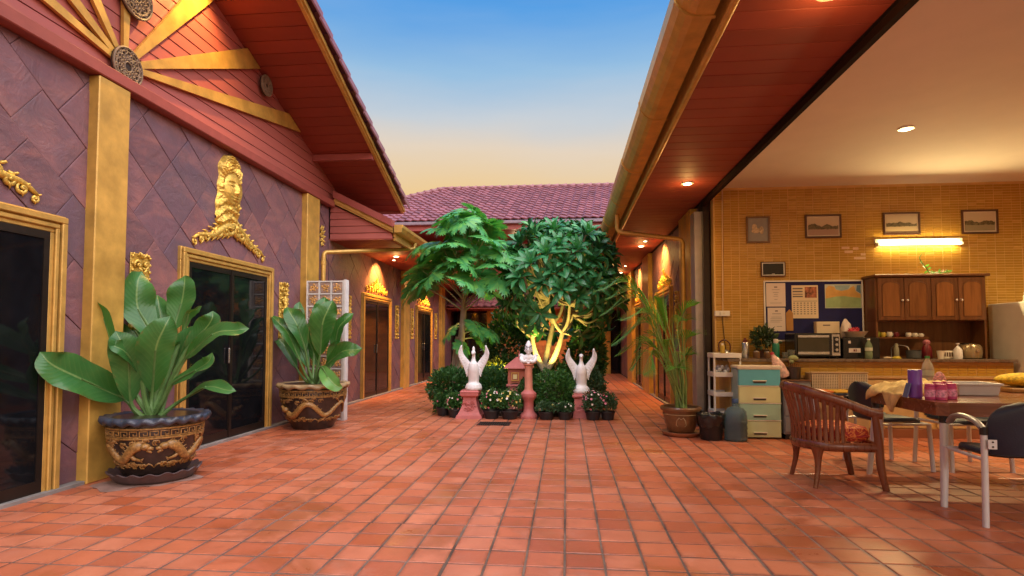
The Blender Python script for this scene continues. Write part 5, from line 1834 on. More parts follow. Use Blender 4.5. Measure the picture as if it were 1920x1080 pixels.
CANE = mat('palm_cane', (.20, .30, .08), .45, var=.25, scale=10, bump=.1)
AP = thing('areca_palm', 'areca palm with feathery arching fronds in the brown pot', 'palm', (px_, py_, .33))
rr = random.Random(12)
FD = [  # tip px, Y tip, peak px, Y peak
    ((1122, 545), 7.1, (1185, 535), 7.25), ((1130, 590), 7.5, (1200, 560), 7.5), ((1150, 645), 7.2, (1215, 605), 7.3), ((1160, 665), 7.6, (1215, 640), 7.5),
    ((1308, 570), 7.3, (1280, 590), 7.35), ((1305, 628), 7.2, (1285, 640), 7.3), ((1245, 520), 7.6, (1245, 580), 7.55), ((1205, 700), 7.1, (1225, 665), 7.25),
    ((1262, 600), 7.8, (1262, 640), 7.7), ((1165, 600), 7.0, (1220, 590), 7.2), ((1298, 665), 7.5, (1283, 670), 7.5), ((1195, 655), 7.75, (1228, 630), 7.7)]
FD += [((1140, 560), 7.6, (1200, 548), 7.6), ((1175, 625), 7.9, (1225, 590), 7.75), ((1290, 600), 7.75, (1270, 610), 7.65), ((1225, 560), 7.2, (1240, 600), 7.3), ((1185, 690), 7.5, (1222, 650), 7.5), ((1240, 640), 7.0, (1245, 660), 7.15), ((1270, 690), 7.15, (1268, 690), 7.25)]
for k, (tp_, yt, pk, yp) in enumerate(FD):
    B = Vector((px_ + rr.uniform(-.07, .07), py_ + rr.uniform(-.07, .07), .33))
    Pk, T = at(*pk, 1, yp), at(*tp_, 1, yt)
    low = B + (Pk - B) * .45 + Vector((rr.uniform(-.02, .05), 0, .05))
    path = smoothpath([B, low, Pk, T], 12)
    fr = MB()
    n = len(path)
    fr.tube(path, list(np.linspace(.011, .0025, n)), 6, mi=1)
    st_i = int(n * .55)
    tot = (n - 1 - st_i)
    for i in range(st_i, n):
        for half in (0, .5):
            if i == n - 1 and half: continue
            t_ = (i + half - st_i) / tot
            p = path[i] if not half else path[i].lerp(path[i + 1], half)
            tan = (path[min(i + 1, n - 1)] - path[max(0, i - 1)]).normalized()
            sd_ = tan.cross(Vector((0, 0, 1)))
            sd_ = sd_.normalized() if sd_.length > .05 else Vector((1, 0, 0))
            for sg in (-1, 1):
                L = (.26 * math.sin(PI * (.18 + .78 * t_)) + .05) * rr.uniform(.9, 1.1)
                d = (tan * .75 + sd_ * sg * .75 + Vector((0, 0, .25))).normalized()
                e1 = p + d * L * .5
                e2 = p + d * L + Vector((0, 0, -.28 * L))
                fc = Vector((0, 0, 1)) + sd_ * sg * -.3
                w = .010
                s2 = d.cross(fc).normalized() * w * .5
                kx = len(fr.v)
                fr.add([p - s2 * .4, p + s2 * .4, e1 + s2, e1 - s2, e2], [(0, 1, 2, 3), (3, 2, 4)], 0, [(.4, 0), (.6, 0), (.65, .5), (.35, .5), (.5, 1)])
    fr.build('frond', [PALM, CANE], AP, fix=False, smooth=False)
for k in range(5):
    a = k * 1.26
    MB().tube(smoothpath([(px_ + .05 * math.cos(a), py_ + .05 * math.sin(a), .32), (px_ + .07 * math.cos(a), py_ + .07 * math.sin(a), .7), (px_ + .03 * math.cos(a) - .04, py_ + .1 * math.sin(a), 1.05)], 4), .012, 8).build('cane', CANE, AP, smooth=True)
# ================================================================== kitchen: wall things
STEEL = MATS['steel']
BLACK_GLOSS = mat('black_gloss', (.012, .012, .013), .25, bump=.03)
CREAM = mat('cream_plastic', (.72, .66, .55), .5, var=.05, bump=.05)
WHITE_PL = mat('white_plastic', (.74, .73, .72), .42, var=.05, bump=.05, dirt=.08)
CAB_A = wood('cabinet_wood', (.085, .030, .010), (.19, .072, .022), .34, 'Z')
CAB_P = wood('cabinet_panel', (.16, .058, .016), (.32, .125, .034), .32, 'Z', rnd='object')
TABLE_W = wood('table_wood', (.15, .046, .019), (.29, .100, .042), .25, 'X', coat=.35)
CHAIR_W = wood('chair_wood', (.115, .030, .012), (.235, .070, .026), .28, 'Z', coat=.3)
COUNTER_W = mat('counter_stone', (.14, .095, .07), .28, var=.3, scale=18, bump=.05, coat=.2)
NAVY = mat('navy_vinyl', (.012, .015, .035), .42, var=.2, bump=.25, bscale=120)
TUBE_W = mat('white_tube', (.66, .66, .68), .32, .1, var=.04, bump=.03)
TUBE_G = mat('grey_tube', (.36, .36, .38), .35, .5, var=.05, bump=.03)
def picture_mat(name, kind, seed):
    t = NT(name)
    tc = t.n('TexCoord').outputs['Generated']
    sp = t.n('SeparateXYZ')
    t.l(tc, sp.inputs[0])
    mp = t.n('Mapping')
    mp.inputs['Location'].default_value = (seed * 3.1, 0, seed)
    t.l(tc, mp.inputs[0])
    x, z = sp.outputs[0], sp.outputs[2]
    ridge = t.n('TexNoise', Scale=2.6, Detail=6.0)
    cx = t.n('CombineXYZ')
    t.l(t.math('ADD', x, seed * 5.0), cx.inputs[0])
    t.l(cx.outputs[0], ridge.inputs['Vector'])
    hgt = t.math('MULTIPLY_ADD', ridge.outputs['Fac'], .75, .18)
    above = t.math('SUBTRACT', z, hgt)
    sky = t.ramp(z, [(.3, (.52, .42, .30)), (1, (.60, .52, .42))])
    n = t.noise(mp.outputs[0], 9, 6, .7)
    hill = t.ramp(n, [(.35, (.05, .045, .03)), (.7, (.22, .19, .11))])
    c = t.mix(t.ramp(above, [(.49, (0, 0, 0)), (.51, (1, 1, 1))]) if False else t.ramp(t.math('ADD', above, .5), [(.485, (0, 0, 0)), (.505, (1, 1, 1))]), hill, sky)
    riv = t.ramp(t.math('ADD', t.math('SUBTRACT', z, t.math('MULTIPLY_ADD', n, .14, .26)), .5), [(.48, (1, 1, 1)), (.51, (0, 0, 0))])
    c = t.mix(riv, c, kind)
    t.set('Base Color', c)
    t.set('Roughness', .25)
    MATS[name] = t.m
    return t.m
FRAME_W = wood('picture_frame_wood', (.05, .018, .012), (.10, .035, .02), .35, 'X')
def frame_box(root, x0, x1, z0, z1, y, fwd, d, mt, nm='frame'):
    f = MB()
    f.bb(x0, x1, y - d, y, z1 - fwd, z1, .002).bb(x0, x1, y - d, y, z0, z0 + fwd, .002)
    f.bb(x0, x0 + fwd, y - d, y, z0 + fwd, z1 - fwd, .002).bb(x1 - fwd, x1, y - d, y, z0 + fwd, z1 - fwd, .002)
    return f.build(nm, mt, root)
MATW = mat('picture_mount', (.66, .58, .48), .7, bump=.05)
PX = [((1399, 406, 1442, 456), 'smallest framed picture with two pale figures on grey', (.22, .22, .24)),
      ((1509, 402, 1576, 447), 'framed pinkish riverside view, second from the corner', (.40, .28, .24)),
      ((1655, 398, 1723, 441), 'framed lake view hanging above the tube lamp', (.58, .47, .32)),
      ((1802, 393, 1869, 439), 'framed mountain lake view right of the tube lamp', (.30, .27, .18))]
WY = YB - .006
for k, ((a, b0, c, d), lab, kc) in enumerate(PX):
    p0, p1 = at(a, d, 1, YB), at(c, b0, 1, YB)
    root = thing('framed_picture', lab, 'picture', ((p0.x + p1.x) / 2, WY, p0.z), 'framed pictures on the mosaic wall')
    frame_box(root, p0.x, p1.x, p0.z, p1.z, WY, .022, .022, FRAME_W if k else wood('pale_frame', (.14, .07, .03), (.22, .12, .05), .4, 'X'))
    MB().bb(p0.x + .02, p1.x - .02, WY - .008, WY - .001, p0.z + .02, p1.z - .02).build('mount', MATW if k else mat('grey_mount', (.30, .30, .31), .6, bump=.1), root)
    if k:
        MB().bb(p0.x + .04, p1.x - .04, WY - .0105, WY - .0082, p0.z + .04, p1.z - .04).build('print', picture_mat('picture_print_%d' % k, kc, k * 1.7), root)
    else:
        pr = MB()
        cxm, czm = (p0.x + p1.x) / 2, (p0.z + p1.z) / 2
        for (dx, dz, rx, rz) in ((-.045, .03, .035, .05), (-.03, -.02, .055, .03), (.045, .0, .028, .045), (.05, -.03, .02, .03), (.0, -.005, .03, .025)):
            pr.ball((cxm + dx, WY - .010, czm + dz), (rx, .006, rz), 12, 8)
        pr.build('print', mat('pale_figures', (.55, .45, .33), .6, var=.4, scale=40), root)
# dark panel with white border
p0, p1 = at(1426, 519, 1, YB), at(1471, 491, 1, YB)
TV = thing('wall_panel', 'small black panel with white border above the notice board', 'panel', ((p0.x + p1.x) / 2, WY, p0.z))
frame_box(TV, p0.x, p1.x, p0.z, p1.z, WY, .012, .03, FRAME_W, 'outer_frame')
frame_box(TV, p0.x + .012, p1.x - .012, p0.z + .012, p1.z - .012, WY, .012, .026, WHITE_PL, 'white_border')
MB().bb(p0.x + .024, p1.x - .024, WY - .02, WY - .002, p0.z + .024, p1.z - .024).build('black_face', BLACK_GLOSS, TV)
MB().bb((p0.x + p1.x) / 2 - .018, (p0.x + p1.x) / 2 + .018, WY - .0215, WY - .0202, p0.z + .032, p0.z + .037).build('mark', WHITE_PL, TV)
# notice board
p0, p1 = at(1433, 640, 1, YB), at(1616, 525, 1, YB)
NB = thing('notice_board', 'blue felt notice board with white metal edge', 'notice board', ((p0.x + p1.x) / 2, WY, p0.z))
MB().bb(p0.x + .012, p1.x - .012, WY - .014, WY, p0.z + .012, p1.z - .012).build('felt', mat('blue_felt', (.012, .012, .085), .9, var=.2, bump=.4, bscale=200), NB)
frame_box(NB, p0.x, p1.x, p0.z, p1.z, WY, .018, .022, WHITE_PL, 'edge')
PAPER = mat('paper', (.68, .58, .54), .7, var=.03, bump=.05)
PAPER2 = mat('cream_paper', (.72, .58, .40), .7, var=.03, bump=.05)
INK = mat('ink', (.16, .13, .13), .8, bump=0)
NY = WY - .0145
def sheet(name, label, cat, a, b0, c, d, mt, lines, tilt=0.0, extra=None, group=None):
    q0, q1 = at(a, d, 1, YB), at(c, b0, 1, YB)
    root = thing(name, label, cat, ((q0.x + q1.x) / 2, NY, q0.z), group)
    MB().bb(q0.x, q1.x, NY - .002, NY, q0.z, q1.z).build('sheet', mt, root)
    W, H = q1.x - q0.x, q1.z - q0.z
    if lines:
        l_ = MB()
        for (u0, u1, v, th) in lines:
            l_.bb(q0.x + u0 * W, q0.x + u1 * W, NY - .0032, NY - .0022, q0.z + v * H - th / 2, q0.z + v * H + th / 2)
        l_.build('print', INK, root)
    return root, q0, q1, W, H
sheet('notice_paper', 'upper white notice at the left edge of the blue board', 'paper', 1436, 531, 1471, 575, PAPER, [(.42, .58, .83, .016), (.3, .7, .72, .004), (.35, .65, .6, .004), (.4, .6, .52, .004), (.38, .62, .44, .004), (.42, .58, .3, .004), (.2, .8, .15, .004)])
sheet('notice_paper', 'lower white notice at the left edge of the blue board', 'paper', 1439, 577, 1471, 621, PAPER, [(.42, .58, .86, .016), (.25, .75, .74, .006), (.2, .8, .6, .004), (.15, .8, .53, .004), (.15, .82, .46, .004), (.15, .7, .39, .004), (.5, .8, .2, .005)])
ca, q0, q1, W, H = sheet('wall_calendar', 'cream calendar with a brown picture on the blue board', 'calendar', 1484, 535, 1532, 597, PAPER2,
    [(.04, .42, .90, .018), (.04, .42, .81, .018), (.04, .42, .73, .012), (.04, .42, .66, .018), (.06, .96, .52, .006)] + [(.06 + .13 * c, .12 + .13 * c, .46 - .065 * r, .012) for r in range(6) for c in range(7)])
MB().bb(q0.x + .50 * W, q0.x + .95 * W, NY - .0034, NY - .0021, q0.z + .62 * H, q0.z + .95 * H).build('picture', mat('calendar_picture', (.30, .10, .05), .5, var=.9, scale=22, bump=0), ca)
mp_, q0, q1, W, H = sheet('wall_map', 'green and orange coast map on the blue board', 'map', 1546, 533, 1613, 578, mat('map_border', (.52, .55, .46), .6, bump=0), None)
lay = [((.02, .02), (.98, .02), (.98, .42), (.75, .46), (.55, .50), (.3, .49), (.02, .40)), ((.02, .40), (.3, .49), (.55, .50), (.75, .46), (.98, .42), (.98, .58), (.85, .70), (.80, .93), (.72, .88), (.65, .78), (.45, .72), (.30, .78), (.26, .90), (.10, .95), (.02, .80)), ((.30, .79), (.45, .73), (.64, .79), (.70, .96), (.26, .96))]
for poly, cc in zip(lay, ((.30, .42, .20), (.62, .36, .10), (.28, .40, .42))):
    MB().prism([(q0.x + u * W, q0.z + v * H) for u, v in poly], 1, NY - .0034, NY - .0021).build('map_area', mat('map_%d' % int(cc[0] * 100), cc, .5, var=.15, scale=9, bump=0), mp_)
MB().prism([(q0.x + u * W, q0.z + v * H) for u, v in ((.86, .72), (.98, .60), (.98, .96), (.88, .96))], 1, NY - .0034, NY - .0021).build('map_area', mat('map_blue', (.12, .24, .36), .5, bump=0), mp_)
q0, q1 = at(1473, 620, 1, YB), at(1485, 583, 1, YB)
single(MB().prism([(q0.x, q0.z), (q1.x, q0.z), (q1.x, q1.z - .03), ((q0.x + q1.x) / 2, q1.z + .02), (q0.x, q1.z - .03)], 1, NY - .012, NY), 'wooden_pennant', mat('ochre_wood', (.42, .20, .05), .5, bump=.2),
       'narrow pointed ochre plaque between notice and calendar', 'plaque')
# sockets and conduit
SK = thing('wall_socket', 'white socket box and conduit near the kitchen corner', 'socket', (2.14, WY, 1.52))
for (a, c) in ((1339, 1348), (1349, 1367)):
    u, v = at(a, 593, 1, YB), at(c, 583, 1, YB)
    MB().bb(u.x, v.x, WY - .035, WY, u.z, v.z, .004).build('box', WHITE_PL, SK)
u = at(1356, 588, 1, YB)
MB().bb(u.x - .012, u.x + .012, WY - .037, WY - .0352, u.z - .01, u.z + .012).build('switch', CREAM, SK)
v = at(1354, 380, 1, YB)
MB().tube([(u.x - .01, WY - .012, u.z + .035), (v.x, WY - .012, 3.27)], .009, 8).build('conduit', mat('conduit', (.62, .45, .28), .5, bump=0), SK)
MB().tube(smoothpath([(u.x - .02, WY - .014, u.z - .03), (u.x, WY - .016, 1.25), (u.x + .02, WY - .03, 1.0)], 5), .005, 6).build('cable', BLACK_GLOSS, SK)
# tube lamp
a, c = at(1650, 456, 1, 7.94), at(1800, 452, 1, 7.94)
TL = thing('tube_lamp', 'lit fluorescent tube on the mosaic wall', 'lamp', ((a.x + c.x) / 2, WY, a.z - .02))
MB().bb(a.x - .05, c.x + .05, WY - .03, WY, a.z + .005, a.z + .06, .004).build('batten', WHITE_PL, TL)
MB().tube([(a.x, 7.945, a.z - .012), (c.x, 7.945, a.z - .012)], .016, 14).build('tube', emis('tube_glow', (1.0, .86, .52), 5), TL, smooth=True)
for x in (a.x - .018, c.x + .018):
    MB().bb(x - .018, x + .018, 7.925, 7.99, a.z - .035, a.z + .005, .003).build('holder', WHITE_PL, TL)
al = bpy.data.lights.new('tube_lamp_glow', 'AREA')
al.shape = 'RECTANGLE'
al.size, al.size_y = c.x - a.x, .05
al.energy, al.color = 30, (1.0, .76, .34)
ao = bpy.data.objects.new('tube_lamp_glow', al)
COL.objects.link(ao)
ao.location = ((a.x + c.x) / 2, 7.88, a.z - .02)
ao.rotation_euler = Vector((0, -1, -.35)).to_track_quat('-Z', 'Y').to_euler()
al2 = bpy.data.lights.new('tube_lamp_wall_glow', 'AREA')
al2.shape = 'RECTANGLE'
al2.size, al2.size_y = c.x - a.x, .03
al2.energy, al2.color = 5, (1.0, .74, .26)
ao2 = bpy.data.objects.new('tube_lamp_wall_glow', al2)
COL.objects.link(ao2)
ao2.location = ((a.x + c.x) / 2, 7.91, a.z - .012)
ao2.rotation_euler = Vector((0, 1, 0)).to_track_quat('-Z', 'Y').to_euler()

# ================================================================== counter, cabinet, fridge
CT = thing('kitchen_counter', 'long tiled kitchen counter with dark stone top', 'counter', (3.8, 7.45, 0))
MB().bb(2.02, 5.42, 7.42, YB - .01, .925, .962, .006).build('counter_top', COUNTER_W, CT)
MB().bb(2.06, 5.40, 7.48, YB - .01, .0, .924).build('carcass', mat('ochre_board', (.50, .30, .10), .6, bump=.1), CT)
mosaic(CT, 2.06, 5.40, .755, .922, 7.479, 'tile_front')
MB().bb(2.04, 5.41, 7.455, 7.48, .72, .755, .004).build('front_rail', mat('pale_wood', (.46, .28, .12), .45, bump=.1), CT)
for k, (x0, x1) in enumerate(((2.9, 3.55), (3.6, 4.45), (4.5, 5.35))):
    d_ = MB().bb(x0, x1, 7.462, 7.479, .12, .70, .004).build('cupboard_door', mat('pale_board', (.56, .37, .16), .5, bump=.08, rnd='object', rv=.1), CT)
    MB().ball((x1 - .2 if k == 2 else x0 + .32, 7.45, .60), .017, 10, 8).build('knob', mat('dark_red_knob', (.12, .015, .012), .4, bump=0), d_, smooth=True)
MB().bb(2.06, 5.40, 7.455, 7.48, .0, .11, .003).build('kick_board', mat('kick_red', (.26, .085, .035), .5, bump=.1), CT)
CB = thing('wall_cabinet', 'brown wooden wall cabinet with four arched doors and open shelf', 'cabinet', (4.6, 7.7, .965))
cx0, cx1, cz0, cz1, cyf = 3.95, 5.27, 1.44, 2.0, 7.68
MB().bb(cx0, cx1, cyf + .022, YB - .01, cz0, cz1, .004).build('carcass', CAB_A, CB)
MB().bb(cx0 - .03, cx1 + .03, cyf - .03, YB - .01, cz1, cz1 + .035, .008).build('cornice', CAB_A, CB)
for (sa_, sb_) in ((cx0, cx0 + .025), (cx1 - .025, cx1)):
    MB().bb(sa_, sb_, cyf + .03, YB - .01, .965, cz0).build('side_panel', CAB_A, CB)
MB().bb(cx0 + .025, cx1 - .025, YB - .03, YB - .012, .965, cz0).build('back_panel', CAB_A, CB)
MB().bb(cx0 + .026, cx0 + .66, cyf + .08, YB - .032, 1.215, 1.235).build('shelf', CAB_A, CB)
dw = (cx1 - cx0 - .05) / 4
for k in range(4):
    x0 = cx0 + .02 + k * (dw + .004)
    x1 = x0 + dw - .002
    dr = MB().bb(x0, x1, cyf, cyf + .02, cz0 + .01, cz1 - .01, .003).build('door', CAB_A, CB)
    ia, ib, ja, jb = x0 + .055, x1 - .055, cz0 + .06, cz1 - .07
    arch = [(ia, ja), (ib, ja), (ib, jb - .045)] + [((ia + ib) / 2 + (ib - ia) / 2 * math.cos(a), jb - .045 + .05 * math.sin(a)) for a in np.linspace(.25, PI - .25, 9)] + [(ia, jb - .045)]
    MB().prism(arch, 1, cyf - .007, cyf + .002).build('arched_panel', CAB_P, dr)
    pts = [Vector((u, cyf - .003, v)) for u, v in arch]
    MB().tube(pts, .007, 6, closed=True).build('panel_bead', CAB_A, dr)
    kx = x1 - .028 if k % 2 == 0 else x0 + .028
    MB().ball((kx, cyf - .016, cz0 + .26), .014, 10, 8).build('knob', mat('white_knob', (.8, .78, .74), .3, bump=0), dr, smooth=True)
FG = thing('display_fridge', 'pale glass door display fridge at the right edge', 'fridge', (5.85, 7.6, 0))
FRM = mat('fridge_enamel', (.74, .72, .66), .4, var=.05, bump=.05, dirt=.1)
MB().bb(5.46, 6.15, 7.32, 7.96, .02, 1.66, .01).build('body', FRM, FG)
fd = MB().bb(5.46, 6.15, 7.285, 7.318, .10, 1.44, .008).build('door', FRM, FG)
MB().bb(5.54, 6.07, 7.279, 7.2845, .2, 1.38).build('glass', mat('fridge_glass', (.22, .26, .24), .08, bump=0), fd)
for z_ in (.5, .8, 1.1):
    MB().bb(5.55, 6.06, 7.272, 7.278, z_, z_ + .012).build('shelf_edge', WHITE_PL, fd)
MB().bb(5.46, 6.15, 7.285, 7.318, 1.45, 1.655, .006).build('header', FRM, FG)
MB().bb(5.53, 6.08, 7.281, 7.284, 1.50, 1.61).build('sign', mat('teal_sign', (.08, .26, .27), .4, var=.5, scale=12, bump=0), FG)
RED_D = mat('red_decor', (.45, .012, .015), .4, var=.3, bump=.2)
for k, (x, y, r, h, lab) in enumerate(((5.62, 7.5, .05, .17, 'left dark red bottle on top of the fridge'), (5.73, 7.46, .045, .20, 'dark red bottle with white cap on top of the fridge'))):
    bt = thing('bottle', lab, 'bottle', (x, y, 1.66), 'things on top of the fridge')
    MB().lathe([(r, 1.661), (r, 1.661 + h * .6), (r * .4, 1.661 + h * .78), (r * .35, 1.661 + h)], (x, y, 0), 16).build('glass', mat('dark_red_glass', (.11, .008, .010), .15, bump=0), bt, smooth=True)
    MB().lathe([(r * .45, 1.662 + h), (r * .45, 1.69 + h), (.001, 1.695 + h)], (x, y, 0), 12).build('cap', WHITE_PL, bt)
lan = thing('red_lantern', 'round red ornament on top of the fridge', 'ornament', (5.9, 7.5, 1.66))
MB().lathe([(.05, 1.661), (.06, 1.675), (.11, 1.72), (.12, 1.76), (.10, 1.80), (.05, 1.83), (.02, 1.835)], (5.9, 7.5, 0), 18).build('body', RED_D, lan, smooth=True)
MB().tube([(5.9, 7.5, 1.83), (5.9, 7.5, 1.88)], .01, 6).build('knob', GOLD_LEAF, lan)
fg2 = thing('figurine', 'small pale figurine at the front left of the fridge top', 'figurine', (5.52, 7.42, 1.66))
MB().lathe([(.03, 1.661), (.022, 1.70), (.026, 1.72), (.012, 1.745), (.018, 1.765), (.003, 1.785)], (5.52, 7.42, 0), 12).build('figure', CREAM, fg2, smooth=True)
# sprig on the cabinet top
SG = thing('orchid_sprig', 'green orchid sprig lying on the cabinet top', 'flower', (4.62, 7.75, 2.037))
pth = smoothpath([(4.66, 7.78, 2.04), (4.62, 7.76, 2.10), (4.55, 7.74, 2.18), (4.52, 7.74, 2.25), (4.55, 7.74, 2.30)], 5)
MB().tube(pth, .006, 6).build('stem', STEM, SG)
MB().tube(smoothpath([(4.66, 7.76, 2.045), (4.75, 7.74, 2.06), (4.86, 7.74, 2.05)], 4), .006, 6).build('stem', STEM, SG)
for k in range(20):
    p = pth[k % len(pth)] if k < 11 else Vector((4.68 + (k - 11) * .022, 7.745, 2.06))
    d = Vector((random.uniform(-1, 1), random.uniform(-1, .3), random.uniform(-.2, 1))).normalized()
    blade(smoothpath([p, p + d * .03, p + d * .055], 3), .026, (0, -1, .4), .2, 2).build('petal', LEAF_LIGHT if k % 3 else mat('petal_white', (.8, .74, .66)), SG, fix=False)

# ================================================================== things on the counter
CZ = .963
def lathe_thing(name, label, cat, x, y, z, parts, group=None, n=20):
    root = thing(name, label, cat, (x, y, z), group)
    for nm, mt, prof in parts:
        MB().lathe([(r, z + h) for r, h in prof], (x, y, 0), n).build(nm, mt, root, smooth=True)
    return root
CLEAR = mat('clear_glass', (.80, .86, .84), .06, trans=.9, ior=1.3, bump=0, var=.02)
OV = thing('toaster_oven', 'black toaster oven with steel control strip', 'oven', (3.18, 7.75, CZ))
MB().bb(2.90, 3.46, 7.58, 7.92, CZ + .02, CZ + .32, .01).build('body', BLACK_GLOSS, OV)
od = MB().bb(2.93, 3.31, 7.565, 7.579, CZ + .06, CZ + .29, .003).build('door', mat('oven_window', (.035, .030, .018), .12, bump=0), OV)
MB().bb(2.93, 3.31, 7.555, 7.564, CZ + .265, CZ + .295, .002).build('handle', STEEL, od)
MB().bb(2.93, 3.31, 7.558, 7.564, CZ + .05, CZ + .085, .002).build('lower_trim', STEEL, od)
cp = MB().bb(3.345, 3.445, 7.568, 7.579, CZ + .035, CZ + .305, .003).build('control_strip', STEEL, OV)
MB().bb(3.362, 3.428, 7.564, 7.567, CZ + .075, CZ + .275).build('knob_plate', BLACK_GLOSS, cp)
for z_ in (.11, .175, .24):
    MB().tube([(3.395, 7.563, CZ + z_), (3.395, 7.545, CZ + z_)], [.022, .018], 14).build('knob', STEEL, cp)
for x in (2.94, 3.42):
    for y in (7.62, 7.88):
        MB().bb(x - .015, x + .015, y - .015, y + .015, CZ - .002, CZ + .02).build('foot', BLACK_GLOSS, OV)
KB = thing('black_appliance', 'black box appliance with a white sticker beside the oven', 'appliance', (3.71, 7.75, CZ))
MB().bb(3.49, 3.935, 7.60, 7.93, CZ, CZ + .265, .008).build('body', BLACK_GLOSS, KB)
MB().bb(3.56, 3.70, 7.595, 7.599, CZ + .075, CZ + .13).build('sticker', PAPER, KB)
MB().bb(3.615, 3.635, 7.592, 7.5948, CZ + .09, CZ + .115).bb(3.645, 3.652, 7.592, 7.5948, CZ + .088, CZ + .118).build('sticker_mark', mat('dark_print', (.15, .03, .02), .6, bump=0), KB)
MB().bb(3.555, 3.585, 7.595, 7.599, CZ + .19, CZ + .225).build('label', PAPER, KB)
lathe_thing('bowl', 'wide cream bowl on the black appliance', 'bowl', 3.72, 7.76, CZ + .266, [('bowl', CREAM, [(.07, 0), (.09, .004), (.145, .075), (.150, .078), (.142, .078), (.085, .012), (.001, .010)])])
fru = thing('red_fruit', 'red dragon fruit lying in the cream bowl', 'fruit', (3.70, 7.76, CZ + .29))
bf = MB().ball((3.70, 7.76, CZ + .345), (.06, .05, .048), 14, 10)
for k in range(14):
    a, e = k * 2.4, .2 + .9 * (k % 3) / 3
    d = Vector((math.cos(a) * math.cos(e), math.sin(a) * math.cos(e), math.sin(e)))
    c = Vector((3.70, 7.76, CZ + .345)) + Vector((d.x * .058, d.y * .048, d.z * .046))
    bf.tube([c, c + d * .022 + Vector((0, 0, .012))], [.010, .001], 5)
bf.build('fruit', mat('dragonfruit', (.50, .035, .06), .45, var=.3, scale=20), fru, smooth=True)
BX = thing('paper_box', 'white carton with printed panel standing above the oven', 'box', (3.38, 7.94, CZ + .32))
q0, q1 = at(1531, 640, 1, 7.9), at(1582, 603, 1, 7.9)
MB().bb(q0.x, q1.x - .06, 7.885, 7.975, CZ + .322, q1.z, .003).build('carton', PAPER2, BX)
MB().bb(q0.x + .08, q0.x + .17, 7.8835, 7.8848, q1.z - .055, q1.z - .04).build('print', INK, BX)
BG = thing('white_bag', 'white plastic bag leaning on the carton', 'bag', (q1.x - .02, 7.93, CZ + .27))
MB().lathe([(.045, CZ + .268), (.065, CZ + .30), (.062, CZ + .40), (.05, q1.z - .03), (.03, q1.z + .0), (.012, q1.z + .03)], (q1.x - .005, 7.84, 0), 14, lambda i, th: (.008 * math.sin(3 * th + i), .006 * math.sin(2 * th))).build('bag', PAPER, BG, smooth=True)
def pet_bottle(x, y, z, h, r, label, liquid, capm, group=None):
    return lathe_thing('water_bottle', label, 'bottle', x, y, z, [
        ('bottle', liquid, [(r * .85, 0), (r, .01), (r, h * .30), (r * .92, h * .34), (r, h * .38), (r, h * .60), (r * .8, h * .74), (r * .38, h * .88), (r * .36, h * .93)]),
        ('label_band', mat('bottle_label_' + capm.name, clampc((.55, .58, .45), 1), .5), [(r * 1.012, h * .40), (r * 1.012, h * .56)]),
        ('cap', capm, [(r * .42, h * .93), (r * .42, h * 1.0), (.001, h * 1.0)])], group)
GREEN_CAP = mat('green_cap', (.03, .25, .05), .4, bump=0)
PET_G = mat('green_pet', (.34, .46, .28), .15, trans=.5, ior=1.3, bump=.2, bscale=20)
PET_C = mat('clear_pet', (.80, .76, .66), .12, trans=.6, ior=1.3, bump=.2, bscale=20)
pet_bottle(3.75, 7.50, CZ, .25, .042, 'green water bottle standing before the black appliance', PET_G, WHITE_PL)
lathe_thing('thermos', 'green thermos flask with pale cap beside the oven', 'flask', 2.68, 7.62, CZ, [('flask', mat('green_flask', (.01, .16, .085), .35, bump=0), [(.042, 0), (.044, .01), (.044, .17), (.03, .195)]), ('cap', CREAM, [(.028, .195), (.03, .2), (.028, .245), (.001, .248)])])
lathe_thing('steel_flask', 'tall brushed steel flask near the corner', 'flask', 2.30, 7.62, CZ, [('flask', STEEL, [(.040, 0), (.042, .01), (.042, .19), (.03, .205)]), ('cap', mat('dark_red_cap', (.12, .02, .02), .4, bump=0), [(.026, .205), (.026, .235), (.015, .24), (.012, .26), (.001, .262)])])
lathe_thing('spray_can', 'yellow spray can in the kitchen corner', 'can', 2.04, 7.72, CZ, [('can', mat('yellow_can', (.50, .32, .05), .35, .3, bump=0), [(.028, 0), (.03, .005), (.03, .15), (.018, .165)]), ('cap', CREAM, [(.017, .165), (.017, .19), (.001, .192)])])
kt = thing('kettle', 'dark red kettle with hoop handle in the corner', 'kettle', (1.93 + .16, 7.83, CZ))
KRED = mat('kettle_red', (.10, .02, .015), .3, bump=0)
MB().lathe([(.05, CZ), (.07, CZ + .01), (.075, CZ + .06), (.05, CZ + .10), (.02, CZ + .115)], (2.10, 7.84, 0), 18).build('body', STEEL, kt, smooth=True)
MB().tube(smoothpath([(2.03, 7.84, CZ + .08), (2.03, 7.84, CZ + .19), (2.10, 7.84, CZ + .235), (2.17, 7.84, CZ + .18), (2.17, 7.84, CZ + .08)], 5), .009, 8).build('handle', KRED, kt, smooth=True)
for k, (x, y, r, h, lab) in enumerate(((2.42, 7.56, .042, .095, 'left glass jar of dark sauce beside the potted plant'), (2.55, 7.55, .040, .09, 'right glass jar of brown powder beside the potted plant'))):
    lathe_thing('jar', lab, 'jar', x, y, CZ, [('glass', mat('jar_brown_%d' % k, (.17, .09, .04), .12, var=.4, bump=0), [(r * .9, 0), (r, .008), (r, h * .75), (r * .8, h * .85)]), ('lid', STEEL, [(r * .85, h * .85), (r * .85, h), (.001, h)])])
lathe_thing('drinking_glass', 'empty clear drinking glass before the oven', 'glass', 2.83, 7.52, CZ, [('glass', CLEAR, [(.036, 0), (.045, .11), (.043, .11), (.034, .006), (.001, .006)])])
